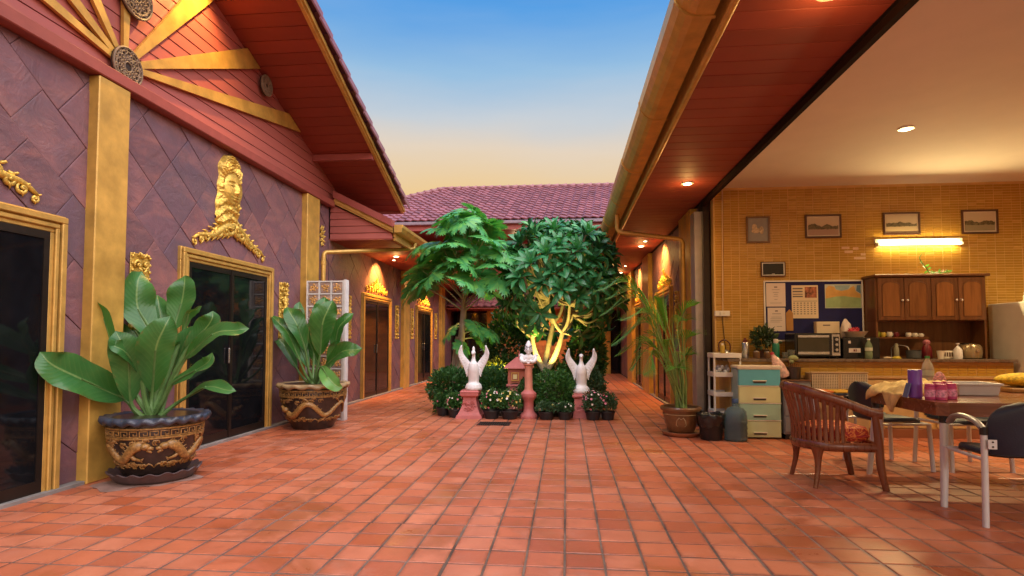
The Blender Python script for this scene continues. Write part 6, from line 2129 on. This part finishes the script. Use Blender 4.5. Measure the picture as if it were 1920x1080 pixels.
lathe_thing('drinking_glass', 'clear tumbler next to the green thermos', 'glass', 2.75, 7.50, CZ, [('glass', CLEAR, [(.030, 0), (.036, .08), (.034, .08), (.028, .006), (.001, .006)])])
pl = thing('herb_plant', 'small leafy plant in a brown pot on the counter', 'plant', (2.58, 7.76, CZ))
MB().lathe([(.05, CZ), (.07, CZ + .10), (.075, CZ + .11), (.06, CZ + .11), (.001, CZ + .1)], (2.58, 7.78, 0), 16).build('pot', mat('brown_pot', (.14, .07, .04), .6), pl, smooth=True)
b_ = MB(); leaves(b_, 420, (2.58, 7.78, CZ + .26), (.15, .12, .14), .055, random.Random(5), .2)
b_.build('foliage', foliage_mat('herb_leaf', (.02, .05, .02), (.05, .10, .035), (.12, .16, .07)), pl, kind='stuff', fix=False)
RC = thing('rice_cooker', 'rounded steel rice cooker at the right end of the counter', 'cooker', (5.02, 7.68, CZ))
MB().lathe([(.10, CZ), (.125, CZ + .01), (.135, CZ + .08), (.13, CZ + .14), (.11, CZ + .175), (.05, CZ + .19), (.001, CZ + .192)], (5.02, 7.66, 0), 24).build('body', mat('champagne_metal', (.36, .27, .15), .3, .6, bump=0), RC, smooth=True)
MB().tube([(5.03, 7.535, CZ + .10), (5.03, 7.52, CZ + .10)], .018, 12).build('button', STEEL, RC)
MB().bb(4.93, 5.0, 7.60, 7.72, CZ + .165, CZ + .195, .008).build('lid_latch', BLACK_GLOSS, RC)
lathe_thing('red_thermos', 'dark red patterned thermos jug on the counter', 'flask', 4.57, 7.74, CZ, [('jug', mat('maroon_enamel', (.16, .012, .02), .3, var=.3, scale=30, bump=0), [(.05, 0), (.058, .01), (.055, .12), (.035, .17), (.03, .185)]), ('stopper', mat('pink_stopper', (.5, .16, .2), .5, var=.6, scale=40), [(.036, .185), (.042, .21), (.025, .235), (.001, .24)])])
lathe_thing('pump_bottle', 'white pump dispenser bottle at the counter edge', 'bottle', 4.80, 7.52, CZ, [('bottle', WHITE_PL, [(.044, 0), (.047, .01), (.046, .11), (.02, .15), (.012, .155)]), ('pump', WHITE_PL, [(.008, .155), (.008, .18), (.02, .183), (.02, .195), (.001, .197)])])
lathe_thing('cup', 'cream cup left of the small basket', 'cup', 4.60, 7.52, CZ, [('cup', CREAM, [(.030, 0), (.042, .10), (.044, .10), (.039, .098), (.028, .008), (.001, .008)])])
bk = thing('bread_basket', 'small cream basket with brown cut pattern', 'basket', (4.71, 7.60, CZ))
MB().bb(4.645, 4.775, 7.55, 7.65, CZ, CZ + .10, .008).build('basket', CREAM, bk)
cut = MB()
for k in range(4):
    cut.bb(4.66 + k * .028, 4.676 + k * .028, 7.546, 7.5495, CZ + .03, CZ + .08)
cut.build('cut_out', mat('brown_gap', (.12, .06, .03), .7), bk)
tp_ = thing('kitchen_tap', 'curved steel kitchen tap beside the sink', 'tap', (4.28, 7.82, CZ))
MB().tube(smoothpath([(4.20, 7.84, CZ), (4.20, 7.84, CZ + .12), (4.24, 7.80, CZ + .165), (4.32, 7.72, CZ + .15), (4.345, 7.70, CZ + .08)], 6), .009, 8).build('spout', STEEL, tp_, smooth=True)
MB().bb(4.17, 4.23, 7.81, 7.87, CZ - .001, CZ + .02, .004).build('base', STEEL, tp_)
lathe_thing('cleaner_bottle', 'grey cleaner bottle with yellow base by the sink', 'bottle', 4.13, 7.60, CZ, [('bottle', mat('grey_green', (.26, .25, .17), .4), [(.028, .03), (.03, .035), (.028, .13), (.02, .15), (.018, .19), (.001, .192)]), ('yellow_cloth', mat('yellow_cloth', (.55, .42, .05), .8, bump=.4), [(.05, 0), (.052, .012), (.03, .03)])])
lathe_thing('saucepan', 'dark grey saucepan under the cabinet shelf', 'pan', 4.40, 7.72, CZ, [('pan', mat('grey_enamel', (.08, .085, .09), .35, bump=0), [(.07, 0), (.08, .01), (.085, .10), (.09, .105), (.082, .104), (.07, .015), (.001, .012)])])
sp2 = thing('sponge', 'flat cloth lump at the counter edge before the sink', 'cloth', (3.98, 7.52, CZ))
MB().ball((3.98, 7.52, CZ + .012), (.05, .03, .014), 12, 8).build('lump', PAPER2, sp2, smooth=True)
# shelf things
for k, (x, mt, r, h, lab) in enumerate(((4.02, F_YEL, .03, .07, 'yellow green packet at the left end of the cabinet shelf'), (4.09, mat('yellow_jar', (.6, .42, .05), .4), .03, .06, 'yellow jar on the cabinet shelf'), (4.17, CREAM, .032, .065, 'cream sugar pot on the cabinet shelf'), (4.25, mat('maroon_enamel', (.16, .012, .02)), .03, .06, 'dark red cup on the cabinet shelf'), (4.40, CREAM, .033, .055, 'white teapot body on the cabinet shelf'), (4.48, CREAM, .030, .05, 'white cup beside the teapot on the shelf'), (4.55, CREAM, .026, .045, 'rightmost white cup on the cabinet shelf'))):
    rt_ = thing('shelf_cup', lab, 'cup', (x, 7.82, 1.236))
    MB().lathe([(r * .7, 1.236), (r, 1.236 + h * .3), (r, 1.236 + h * .8), (r * .85, 1.236 + h), (r * .75, 1.236 + h * .97), (.001, 1.236 + h * .7)], (x, 7.82, 0), 14).build('cup', mt, rt_, smooth=True)
    MB().tube([(x + r + .012 * math.sin(a) - .003, 7.815, 1.236 + h * .5 + .016 * math.cos(a)) for a in np.linspace(.1, PI - .1, 6)], .004, 6).build('handle', mt, rt_)

# ================================================================== corner: shelf rack, drawers, jug, bin
RK = thing('plastic_rack', 'white plastic rack with four trays in the kitchen corner', 'shelf', (2.02, 7.62, 0))
x0, x1, y0, y1 = 1.85, 2.19, 7.42, 7.72
for z_ in (.26, .50, .745, .985):
    tr = MB().bb(x0, x1, y0, y1, z_, z_ + .012)
    tr.bb(x0, x1, y0 - .006, y0 + .004, z_ - .012, z_ + .045, .003).bb(x0, x1, y1 - .004, y1 + .006, z_ - .012, z_ + .045, .003)
    tr.bb(x0 - .006, x0 + .004, y0 + .005, y1 - .005, z_ - .012, z_ + .045, .003).bb(x1 - .004, x1 + .006, y0 + .005, y1 - .005, z_ - .012, z_ + .045, .003)
    tr.build('tray', WHITE_PL, RK)
for x in (x0 + .012, x1 - .012):
    for y in (y0 + .012, y1 - .012):
        MB().tube([(x, y, 0), (x, y, 1.0)], .013, 8).build('post', WHITE_PL, RK, smooth=True)
cr_ = thing('wrapped_bundle', 'crumpled grey and white bundle on the rack', 'bundle', (2.0, 7.55, .76))
b_ = MB()
for k in range(14):
    b_.ball((1.90 + (k % 7) * .037, 7.50 + .05 * (k // 7), .79 + .03 * ((k * 7) % 3)), (.028, .03, .032), 8, 6)
b_.build('bundle', mat('crumpled_grey', (.55, .55, .58), .6, var=.4, scale=30, bump=.6), cr_, smooth=True)
DR = thing('drawer_unit', 'four drawer plastic unit in turquoise, yellow and green', 'drawers', (2.33, 7.40, 0))
MB().bb(2.08, 2.59, 7.235, 7.60, .01, .85, .006).build('carcass', mat('pale_blue_plastic', (.30, .42, .46), .45, bump=.05), DR)
MB().bb(2.07, 2.60, 7.20, 7.61, .851, .885, .006).build('top', CREAM, DR)
dcol = [(.55, .66, .40), (.36, .58, .44), (.66, .68, .36), (.12, .48, .60)]
for k in range(4):
    z0, z1 = .022 + k * .2075, .022 + (k + 1) * .2075 - .012
    d_ = MB().bb(2.09, 2.58, 7.205, 7.234, z0, z1, .006).build('drawer', mat('drawer_%d' % k, dcol[k], .42, var=.05, bump=.05), DR)
    MB().bb(2.085, 2.585, 7.20, 7.2345, z1 + .001, z1 + .011).build('divider', CREAM, d_)
    MB().bb(2.255, 2.415, 7.188, 7.204, z0 + .052, z0 + .064, .002).build('handle', CREAM, d_)
    MB().bb(2.262, 2.408, 7.2025, 7.2046, z0 + .030, z0 + .051).build('handle_slot', mat('slot_dark', (.06, .07, .05), .6), d_)
PBM = mat('pink_bag', (.70, .44, .40), .3, var=.45, scale=24, bump=.9, bscale=14, coat=.3)
pb = thing('pink_bag', 'tied pink plastic bag on the drawer unit', 'bag', (2.62, 7.33, .89))
b_ = MB().tube(smoothpath([(2.66, 7.33, .74), (2.63, 7.33, .83), (2.57, 7.33, .95), (2.53, 7.33, 1.03)], 5), [.07, .078, .082, .080, .076, .072, .070, .066, .062, .056, .05, .04, .03, .024, .020, .024], 14, ell=.8)
o_ = b_.build('bag', PBM, pb, smooth=True)
MB().tube([(2.535, 7.33, 1.02), (2.525, 7.33, 1.045)], [.028, .02], 8).build('tie', mat('crimson_tie', (.4, .02, .05), .5), pb)
ut = thing('utensil_pot', 'dark pot of utensils with a green cloth behind the pink bag', 'pot', (2.79, 7.36, .715))
MB().lathe([(.07, .716), (.08, .72), (.085, .86), (.075, .865)], (2.79, 7.36, 0), 16).build('pot', POT_DARK, ut, smooth=True)
for k in range(6):
    MB().tube([(2.75 + k * .016, 7.36, .80), (2.73 + k * .024, 7.35, .95 - .012 * k)], .006, 6).build('utensil', CAB_P, ut)
b_ = MB().ball((2.79, 7.35, .97), (.06, .05, .04), 12, 8).ball((2.76, 7.33, .93), (.03, .03, .03), 10, 6)
b_.build('cloth_head', mat('olive_cloth', (.26, .30, .14), .8, var=.3, bump=.5), ut, smooth=True)
G2 = thing('grey_drawer_unit', 'low grey drawer unit half hidden behind the wooden chair', 'drawers', (2.76, 7.3, 0))
MB().bb(2.615, 2.93, 7.21, 7.46, .06, .70, .006).build('carcass', mat('grey_plastic', (.24, .25, .28), .45, bump=.05), G2)
for k in range(3):
    MB().bb(2.625, 2.92, 7.195, 7.209, .09 + k * .2, .27 + k * .2, .004).build('drawer', mat('grey_plastic', (.24, .25, .28)), G2)
MB().bb(2.60, 2.945, 7.19, 7.47, .701, .715, .004).build('top', CAB_A, G2)
MB().bb(2.63, 2.92, 7.22, 7.45, 0, .059).build('plinth', BLACK_GLOSS, G2)
# rattan fronted chest
RT = thing('rattan_chest', 'low chest with woven rattan front behind the chairs', 'chest', (3.25, 7.36, 0))
MB().bb(2.955, 3.62, 7.28, 7.44, .0, .80, .004).build('carcass', mat('pale_frame_wood', (.44, .30, .17), .5, bump=.1), RT)
MB().bb(2.965, 3.61, 7.270, 7.2795, .60, .79).build('gap', mat('rattan_dark', (.06, .035, .02), .9), RT)
wv = MB()
for k in range(33):
    x = 2.97 + k * .0198
    wv.bb(x, x + .009, 7.262, 7.2665, .605, .785)
for k in range(10):
    z_ = .608 + k * .0188
    wv.bb(2.968, 3.608, 7.2668, 7.2698, z_, z_ + .009)
wv.build('rattan_weave', mat('rattan', (.62, .50, .35), .6, bump=.2), RT, kind='stuff')
MB().bb(2.955, 3.62, 7.258, 7.28, .792, .812, .003).bb(3.275, 3.30, 7.256, 7.2618, .60, .79).build('rail', mat('pale_frame_wood', (.44, .30, .17)), RT)
# bench with orange mats
BN = thing('low_bench', 'low bench with orange and yellow mats before the rattan chest', 'bench', (3.07, 7.02, 0))
MB().bb(2.82, 3.32, 6.88, 7.18, .56, .585, .004).build('seat', NAVY, BN)
for x in (2.85, 3.29):
    for y in (6.91, 7.15):
        MB().tube([(x, y, 0), (x, y, .56)], .014, 8).build('leg', TUBE_G, BN)
MB().bb(2.84, 3.06, 6.90, 7.16, .586, .615, .008).build('orange_mat', mat('orange_mat', (.60, .17, .035), .8, bump=.4), BN)
MB().bb(3.07, 3.30, 6.90, 7.16, .586, .612, .008).build('yellow_mat', mat('yellow_mat', (.58, .33, .04), .8, bump=.4), BN)
# water jug
jx, jy = 2.01, 7.08
JUG = thing('water_jug', 'large blue grey plastic water jug on the floor', 'water jug', (jx, jy, 0))
pr = [(.09, .0), (.125, .006), (.134, .03), (.128, .075), (.135, .085), (.128, .135), (.135, .145), (.128, .20), (.135, .21), (.13, .30), (.122, .345), (.09, .385), (.045, .405), (.032, .42), (.032, .455)]
MB().lathe(pr, (jx, jy, 0), 32).build('bottle', mat('jug_plastic', (.30, .46, .54), .12, trans=.75, ior=1.25, var=.12, bump=.05), JUG, smooth=True, autosmooth=None)
MB().lathe([(.036, .45), (.037, .455), (.036, .495), (.001, .497)], (jx, jy, 0), 20).build('cap', mat('blue_cap', (.05, .12, .28), .4, bump=0), JUG, smooth=True)
bx_, by_ = 1.74, 7.14
BIN = thing('waste_bin', 'small bin lined with a black plastic bag', 'bin', (bx_, by_, 0))
MB().lathe([(.12, 0), (.125, .005), (.15, .26), (.155, .27)], (bx_, by_, 0), 28).build('bin', PLASTIC_BLACK, BIN, smooth=True)
fold = lambda i, th: (.008 * math.sin(9 * th + i * 1.7) + .006 * math.sin(17 * th + 2.3 * i), .012 * math.sin(5 * th + i) if i > 2 else .02 * math.sin(4 * th + 1))
MB().lathe([(.150, .16), (.158, .20), (.162, .25), (.166, .29), (.160, .315), (.14, .30), (.12, .20), (.001, .12)], (bx_, by_, 0), 64, fold, cap=False).build('bin_bag', mat('black_film', (.010, .010, .012), .22, var=.3, bump=.9, bscale=18, coat=.3), BIN, smooth=True, autosmooth=None)

# ================================================================== table and chairs
TB = thing('dining_table', 'dark wooden dining table on white metal legs', 'table', (3.65, 5.0, 0))
tx0, tx1, ty0, ty1, tz = 2.69, 4.75, 4.42, 5.46, .745
ct = .06
octo = lambda e: [(tx0 + e, ty0 + ct + e), (tx0 + ct + e, ty0 + e), (tx1 - ct - e, ty0 + e), (tx1 - e, ty0 + ct + e), (tx1 - e, ty1 - ct - e), (tx1 - ct - e, ty1 - e), (tx0 + ct + e, ty1 - e), (tx0 + e, ty1 - ct - e)]
MB().prism(octo(0), 2, tz - .026, tz).build('table_top', TABLE_W, TB)
MB().prism(octo(.012), 2, tz - .10, tz - .0265).build('apron', TABLE_W, TB)
for (x, y) in ((tx0 + .06, ty0 + .06), (tx1 - .06, ty0 + .06), (tx0 + .06, ty1 - .06), (tx1 - .06, ty1 - .06)):
    sx_ = -1 if x < 3.5 else 1
    sy_ = -1 if y < 5 else 1
    lg = MB().tube([(x, y, tz - .15), (x + sx_ * .05, y + sy_ * .05, 0)], [.030, .022], 14).build('leg', TUBE_W, TB, smooth=True)
    MB().tube([(x, y, tz - .10), (x, y, tz - .15)], [.034, .034], 14).build('leg_socket', BLACK_GLOSS, lg)
# wooden barrel armchair -----------------------------------------------------
CHR = thing('wooden_armchair', 'brown barrel back wooden armchair with red patterned cushion', 'chair', (2.22, 5.13, 0))
def wch(x, y, z): return Vector((2.22 + x, 5.13 + y, z))
def uplan(s, rx=.26, ry=.27, x_front=.29):
    """U-shaped plan from the near arm (s=0) round the back (s=.5) to the far arm (s=1)"""
    L1 = x_front + .02
    Larc = PI * (rx + ry) / 2
    T = 2 * L1 + Larc
    d = s * T
    if d < L1: return (x_front - d, -ry)
    if d > L1 + Larc: return (-.02 + (d - L1 - Larc), ry)
    a = (d - L1) / Larc * PI
    return (-.02 - rx * math.sin(a), -ry * math.cos(a))
NS = 41
rail = []
for i in range(NS):
    s = i / (NS - 1)
    x, y = uplan(s)
    bk = math.sin(PI * s) ** 1.5
    fl = 1 + .20 * bk
    rail.append(wch(-.02 + (x + .02) * (1 + .30 * bk), y * (1 + .05 * bk + .06), .60 + .215 * bk))
MB().tube(rail, .036, 10, ell=.5, up=(0, 0, 1)).build('top_rail', CHAIR_W, CHR, smooth=True)
srail = [wch(uplan(i / (NS - 1))[0], uplan(i / (NS - 1))[1], .335) for i in range(NS)]
MB().tube(srail, .036, 8, ell=.5, up=(0, 0, 1)).tube([wch(.28, -.26, .335), wch(.28, .26, .335)], .034, 8, ell=.55, up=(0, 0, 1)).build('seat_rail', CHAIR_W, CHR, smooth=True)
for i in range(21):
    s = .20 + .60 * i / 20
    f = s * (NS - 1)
    i0 = int(f)
    a = srail[i0].lerp(srail[min(i0 + 1, NS - 1)], f - i0)
    c = rail[i0].lerp(rail[min(i0 + 1, NS - 1)], f - i0)
    m_ = a.lerp(c, .45)
    out = Vector((a.x - wch(0, 0, 0).x, a.y - wch(0, 0, 0).y, 0)).normalized()
    m_ -= out * .022
    tan = (srail[min(i0 + 1, NS - 1)] - srail[i0]).normalized()
    MB().tube(smoothpath([a, m_, c - Vector((0, 0, .012))], 4), .0165, 8, ell=.42, up=tan).build('slat', CHAIR_W, CHR, smooth=True)
for sy_ in (-1, 1):
    # front leg runs up into the arm
    fp = smoothpath([wch(.31, sy_ * .28, 0), wch(.275, sy_ * .275, .18), wch(.27, sy_ * .27, .34), wch(.255, sy_ * .275, .47), wch(.235, sy_ * .285, .60)], 4)
    MB().tube(fp, [.020 + .014 * math.sin(PI * min(1, (i + 3) / len(fp) * .8)) for i in range(len(fp))], 10, ell=.75, up=(1, 0, 0)).build('front_leg', CHAIR_W, CHR, smooth=True)
    bp = smoothpath([wch(-.215, sy_ * .245, 0), wch(-.185, sy_ * .225, .16), wch(-.18, sy_ * .215, .33)], 5)
    MB().tube(bp, [.019 + .008 * i / len(bp) + .035 * (i / (len(bp) - 1)) ** 5 for i in range(len(bp))], 10, ell=.8, up=(1, 0, 0)).build('back_leg', CHAIR_W, CHR, smooth=True)
t = NT('red_brocade')
o = t.coords('Object')
vo = t.n('TexVoronoi', Scale=15.0)
t.l(o, vo.inputs['Vector'])
nz = t.noise(o, 8, 3, .5, 2.5)
c = t.ramp(nz, [(.36, (.22, .010, .016)), (.44, (.55, .07, .02)), (.5, (.80, .34, .09)), (.56, (.50, .04, .02)), (.7, (.20, .010, .03))])
t.set('Base Color', c)
t.set('Roughness', .75)
t.set('Normal', t.bump(nz, .5, .006))
BROC = t.m
cu = thing('seat_cushion', 'red and orange patterned cushion on the wooden armchair', 'cushion', (2.25, 5.13, .372))
cpts = []
for i in range(28):
    a = 2 * PI * i / 28
    ca_, sa_ = math.cos(a), math.sin(a)
    cpts.append((.245 * math.copysign(abs(ca_) ** .6, ca_), .225 * math.copysign(abs(sa_) ** .6, sa_)))
b_ = MB()
lay = [(.92, .372), (1.0, .395), (1.0, .44), (.93, .475), (.6, .50), (.02, .508)]
vs = [(2.25 + u * k_, 5.13 + v * k_, z_) for k_, z_ in lay for u, v in cpts]
b_.add(vs, [tuple(range(28))[::-1]] + [(i * 28 + j, i * 28 + (j + 1) % 28, (i + 1) * 28 + (j + 1) % 28, (i + 1) * 28 + j) for i in range(5) for j in range(28)])
b_.build('cover', BROC, cu, smooth=True)
MB().tube([(2.25 + u * 1.0, 5.13 + v * 1.0, .41) for u, v in cpts], .008, 6, closed=True).build('piping', BROC, cu, smooth=True)
# navy tube chairs ------------------------------------------------------------
def office_chair(x, y, rz, label):
    """built facing +Y (back at -Y), then turned"""
    root = thing('visitor_chair', label, 'chair', (0, 0, 0), 'navy visitor chairs round the table')
    sb = MB()
    pts = []
    for i in range(32):
        a = 2 * PI * i / 32
        ca_, sa_ = math.cos(a), math.sin(a)
        pts.append((.235 * math.copysign(abs(ca_) ** .55, ca_), .225 * math.copysign(abs(sa_) ** .62, sa_)))
    lay = [(.9, .435), (1.0, .45), (1.0, .468), (.95, .482), (.6, .487), (.02, .485)]
    sb.add([(u * k_, .0 + v * k_, z_ - .02 * (1 if v > .15 else 0)) for k_, z_ in lay for u, v in pts], [tuple(range(32))[::-1]] + [(i * 32 + j, i * 32 + (j + 1) % 32, (i + 1) * 32 + (j + 1) % 32, (i + 1) * 32 + j) for i in range(5) for j in range(32)])
    sb.build('seat', NAVY, root, smooth=True)
    bb_ = MB()
    nu, nv = 16, 12
    vs = []
    for side in (0, 1):
        for j in range(nv + 1):
            for i in range(nu + 1):
                u, v = i / nu * 2 - 1, j / nv
                w = .235 * (1 if v < .45 else math.sqrt(max(.0, 1 - ((v - .45) / .56) ** 2.6)) * .98 + .02)
                w *= .86 + .14 * min(1, v * 3)
                yy = -.235 - .05 * v + .045 * u * u + (.016 if side else -.016) * (1 - .6 * abs(u) ** 4)
                vs.append((u * w, yy, (.46 + v * .34)))
    W = nu + 1
    K = W * (nv + 1)
    fs = []
    for j in range(nv):
        for i in range(nu):
            a = j * W + i
            fs += [(a, a + 1, a + W + 1, a + W), (K + a, K + a + W, K + a + W + 1, K + a + 1)]
    edge = [j * W for j in range(nv)] + [nv * W + i for i in range(nu)] + [j * W + nu for j in range(nv, 0, -1)] + [i for i in range(nu, 0, -1)]
    for k in range(len(edge)):
        a, c_ = edge[k], edge[(k + 1) % len(edge)]
        fs.append((a, c_, K + c_, K + a))
    bk_ = bb_.add(vs, fs).build('backrest', NAVY, root, smooth=True, autosmooth=50)
    for sx_ in (-1, 1):
        MB().tube([(sx_ * .275, -.25, 0), (sx_ * .262, -.235, .30), (sx_ * .255, -.225, .60)], .019, 12).build('rear_leg', TUBE_W, root, smooth=True)
        MB().tube([(sx_ * .275, .23, 0), (sx_ * .262, .21, .43)], .019, 12).build('front_leg', TUBE_W, root, smooth=True)
        ar = MB().tube(smoothpath([(sx_ * .255, -.225, .62), (sx_ * .258, -.13, .665), (sx_ * .262, .0, .68), (sx_ * .265, .10, .66), (sx_ * .265, .15, .615)], 5), .017, 10, ell=1.5).build('armrest', TUBE_G, root, smooth=True)
        MB().tube([(sx_ * .255, -.225, .585), (sx_ * .255, -.225, .635)], .024, 12).build('arm_joint', BLACK_GLOSS, ar)
        pl_ = MB().bb(sx_ * .255 - (.0 if sx_ < 0 else .05), sx_ * .255 + (.05 if sx_ < 0 else .0), -.268, -.262, .50, .56).build('bracket', TUBE_W, root)
        for z_ in (.515, .545):
            MB().tube([(sx_ * .23, -.269, z_), (sx_ * .23, -.272, z_)], .006, 8).build('bolt', BLACK_GLOSS, pl_)
        MB().tube([(sx_ * .26, -.22, .425), (sx_ * .26, .2, .425)], .012, 8).build('side_rail', TUBE_W, root)
    MB().tube([(-.26, .20, .425), (.26, .20, .425)], .012, 8).build('cross_rail', TUBE_W, root)
    root.location = (x, y, 0)
    root.rotation_euler = (0, 0, rz)
    return root
office_chair(2.97, 4.20, -.10, 'navy chair nearest the camera, back turned, at the table front')
office_chair(3.06, 5.83, -1.45, 'navy chair behind the wooden armchair, side on to the table')
office_chair(3.72, 5.82, PI + .1, 'navy chair at the far side of the table facing the camera')
# things on the table ---------------------------------------------------------
TZ = tz + .0015
def cloth(name, label, cat, cx0, cy0, w, d, h, mt, seed, rot=0.0, drop=None):
    root = thing(name, label, cat, (cx0, cy0, TZ))
    n, m = 34, 24
    vs, fs = [], []
    for i in range(n + 1):
        for j in range(m + 1):
            u, v = i / n * 2 - 1, j / m * 2 - 1
            e = max(0, 1 - abs(u) ** 4) * max(0, 1 - abs(v) ** 4)
            z_ = h * e * (.62 + .5 * mnoise.noise(Vector((u * 2.2, v * 2.4, seed))) + .16 * mnoise.noise(Vector((u * 7, v * 7, seed))))
            xx = u * w / 2 * (1 + .10 * mnoise.noise(Vector((v * 2, seed, 1))))
            yy = v * d / 2 * (1 + .12 * mnoise.noise(Vector((u * 2, seed, 5))))
            c_, s_ = math.cos(rot), math.sin(rot)
            X_, Y_ = cx0 + xx * c_ - yy * s_, cy0 + xx * s_ + yy * c_
            zz = TZ + .003 + max(0, z_)
            if drop and Y_ < drop[0]:
                zz -= (drop[0] - Y_) * 1.6
                Y_ = drop[0] - .012 - (drop[0] - Y_) * .12
            if drop and X_ < drop[1]:
                zz -= (drop[1] - X_) * 1.6
                X_ = drop[1] - .012 - (drop[1] - X_) * .15
            vs.append((X_, Y_, zz))
    for i in range(n):
        for j in range(m):
            a = i * (m + 1) + j
            fs.append((a, a + m + 1, a + m + 2, a + 1))
    o_ = MB().add(vs, fs).build('cloth', mt, root, smooth=True, fix=False, autosmooth=None)
    sl = o_.modifiers.new('thick', 'SOLIDIFY')
    sl.thickness = .006
    return root
TOWEL = mat('yellow_towel', (.80, .58, .24), .9, var=.3, scale=11, bump=.9, bscale=120)
cloth('towel', 'crumpled peach yellow towel at the left end of the table', 'towel', 2.97, 5.22, .58, .50, .16, TOWEL, 3.3, .15, (4.4, tx0))
tw2 = thing('towel_corner', 'corner of the peach towel hanging over the table edge', 'towel', (2.755, 5.0, .62))
b_ = MB()
vs, fs = [], []
for i in range(9):
    for j in range(9):
        u, v = i / 8, j / 8
        vs.append((tx0 - .004 - .012 * math.sin(v * 2.5) - .012 * math.sin(6 * u), 4.88 + u * .30 * (1 - v * .8) + .12 * v, TZ + .02 - v * .16))
for i in range(8):
    for j in range(8):
        fs.append((i * 9 + j, i * 9 + j + 1, (i + 1) * 9 + j + 1, (i + 1) * 9 + j))
o_ = b_.add(vs, fs).build('cloth', TOWEL, tw2, smooth=True, fix=False, autosmooth=None)
o_.modifiers.new('thick', 'SOLIDIFY').thickness = .006
def tpx(px, py):
    return at(px, py, 2, TZ)
p = tpx(1721, 746)
lathe_thing('purple_tumbler', 'tall purple plastic tumbler at the table corner', 'tumbler', p.x, p.y + .03, TZ, [('tumbler', mat('purple_plastic', (.20, .075, .50), .4, bump=0), [(.042, 0), (.046, .004), (.048, .215), (.046, .218), (.001, .216)])])
bl = thing('blue_card', 'small blue card leaning on the purple tumbler', 'card', (p.x - .06, p.y + .02, TZ))
MB().box((p.x - .068, p.y + .02, TZ + .058), (.010, .06, .115), .002, (0, .28, 0)).build('card', mat('blue_grey', (.13, .17, .36), .5), bl)
p = tpx(1743, 728)
pet_bottle(p.x + .0, p.y + .02, TZ, .30, .05, 'clear water bottle with green cap behind the pink jars', PET_C, GREEN_CAP)
PINKP = mat('pink_jar', (.62, .09, .26), .3, var=.08, bump=0)
PINKL = mat('pink_label', (.72, .30, .46), .5, var=.5, scale=60, bump=0)
JN = ['leftmost front jar of the pink pack beside the purple tumbler', 'middle front jar of the pink jar pack', 'rightmost front jar of the pink pack next to the tub', 'back left jar of the pink jar pack', 'back right jar of the pink jar pack']
for k, (px, py) in enumerate(((1748, 749), (1768, 750), (1787, 748), (1762, 744), (1780, 743))):
    p = tpx(px, py)
    lathe_thing('pink_jar', JN[k], 'jar', p.x, p.y + .02, TZ, [
        ('jar', PINKP, [(.036, 0), (.038, .004), (.038, .095), (.03, .10)]), ('label', PINKL, [(.0385, .02), (.0385, .075)]), ('lid', PINKP, [(.034, .10), (.034, .118), (.001, .119)])], 'pack of pink jars')
p = tpx(1775, 735)
SN = mat('pink_print_bag', (.52, .22, .24), .5, var=.6, scale=60, bump=.8, bscale=25)
sn = thing('snack_bag', 'crumpled pink printed bag behind the pink jars', 'bag', (p.x, p.y + .09, TZ))
b_ = MB().add([(p.x - .085, p.y + .06, TZ), (p.x + .085, p.y + .06, TZ), (p.x + .09, p.y + .15, TZ), (p.x - .09, p.y + .15, TZ), (p.x - .07, p.y + .07, TZ + .10), (p.x + .075, p.y + .06, TZ + .07), (p.x + .06, p.y + .13, TZ + .13), (p.x - .03, p.y + .12, TZ + .17), (p.x + .03, p.y + .11, TZ + .215)],
              [(0, 1, 5, 4), (1, 2, 6, 5), (2, 3, 7, 6), (3, 0, 4, 7), (4, 5, 8), (5, 6, 8), (6, 7, 8), (7, 4, 8), (0, 3, 2, 1)])
o_ = b_.build('bag', SN, sn, smooth=True)
sb_ = o_.modifiers.new('sub', 'SUBSURF'); sb_.levels = sb_.render_levels = 2
q0, q1 = tpx(1798, 742), tpx(1873, 742)
TRAY = thing('plastic_tub', 'rectangular grey white plastic tub on the table', 'tub', ((q0.x + q1.x) / 2, q0.y + .13, TZ))
b_ = MB()
X0, X1, Y0, Y1, H_ = q0.x, q1.x, q0.y, q0.y + .26, .10
def ring(e, z_): return [(X0 + e, Y0 + e, z_), (X1 - e, Y0 + e, z_), (X1 - e, Y1 - e, z_), (X0 + e, Y1 - e, z_)]
R_ = [ring(.012, TZ), ring(-.0, TZ + H_ - .018), ring(-.014, TZ + H_ - .018), ring(-.014, TZ + H_), ring(.004, TZ + H_), ring(.018, TZ + .006)]
vs = [p_ for r_ in R_ for p_ in r_]
fs = [(3, 2, 1, 0), (20, 21, 22, 23)] + [(i * 4 + j, i * 4 + (j + 1) % 4, (i + 1) * 4 + (j + 1) % 4, (i + 1) * 4 + j) for i in range(5) for j in range(4)]
o_ = b_.add(vs, fs).build('tub', mat('grey_white_plastic', (.55, .55, .57), .38, var=.05, bump=.05), TRAY)
bv = o_.modifiers.new('bev', 'BEVEL'); bv.width = .006; bv.segments = 2; bv.limit_method = 'ANGLE'
p = tpx(1910, 735)
BOX = thing('wooden_tray', 'flat wooden tray under the yellow cushion', 'tray', (p.x + .1, p.y + .05, TZ))
MB().bb(p.x - .10, p.x + .34, p.y - .06, p.y + .26, TZ, TZ + .035, .006).build('tray', mat('honey_wood', (.42, .22, .06), .4, bump=.1), BOX)
YC = thing('yellow_cushion', 'bright yellow speckled cushion at the right end of the table', 'cushion', (p.x + .12, p.y + .1, TZ + .036))
b_ = MB().ball((p.x + .14, p.y + .12, TZ + .098), (.23, .16, .062), 24, 14)
b_.build('cushion', mat('yellow_speckle', (.72, .48, .03), .8, var=.4, scale=40, bump=.8, bscale=60), YC, smooth=True)
spot('porch_glow', (-.6, 19.6, 2.2), (-.6, 20.4, 0), 60, 140, WARM, .6, .08)
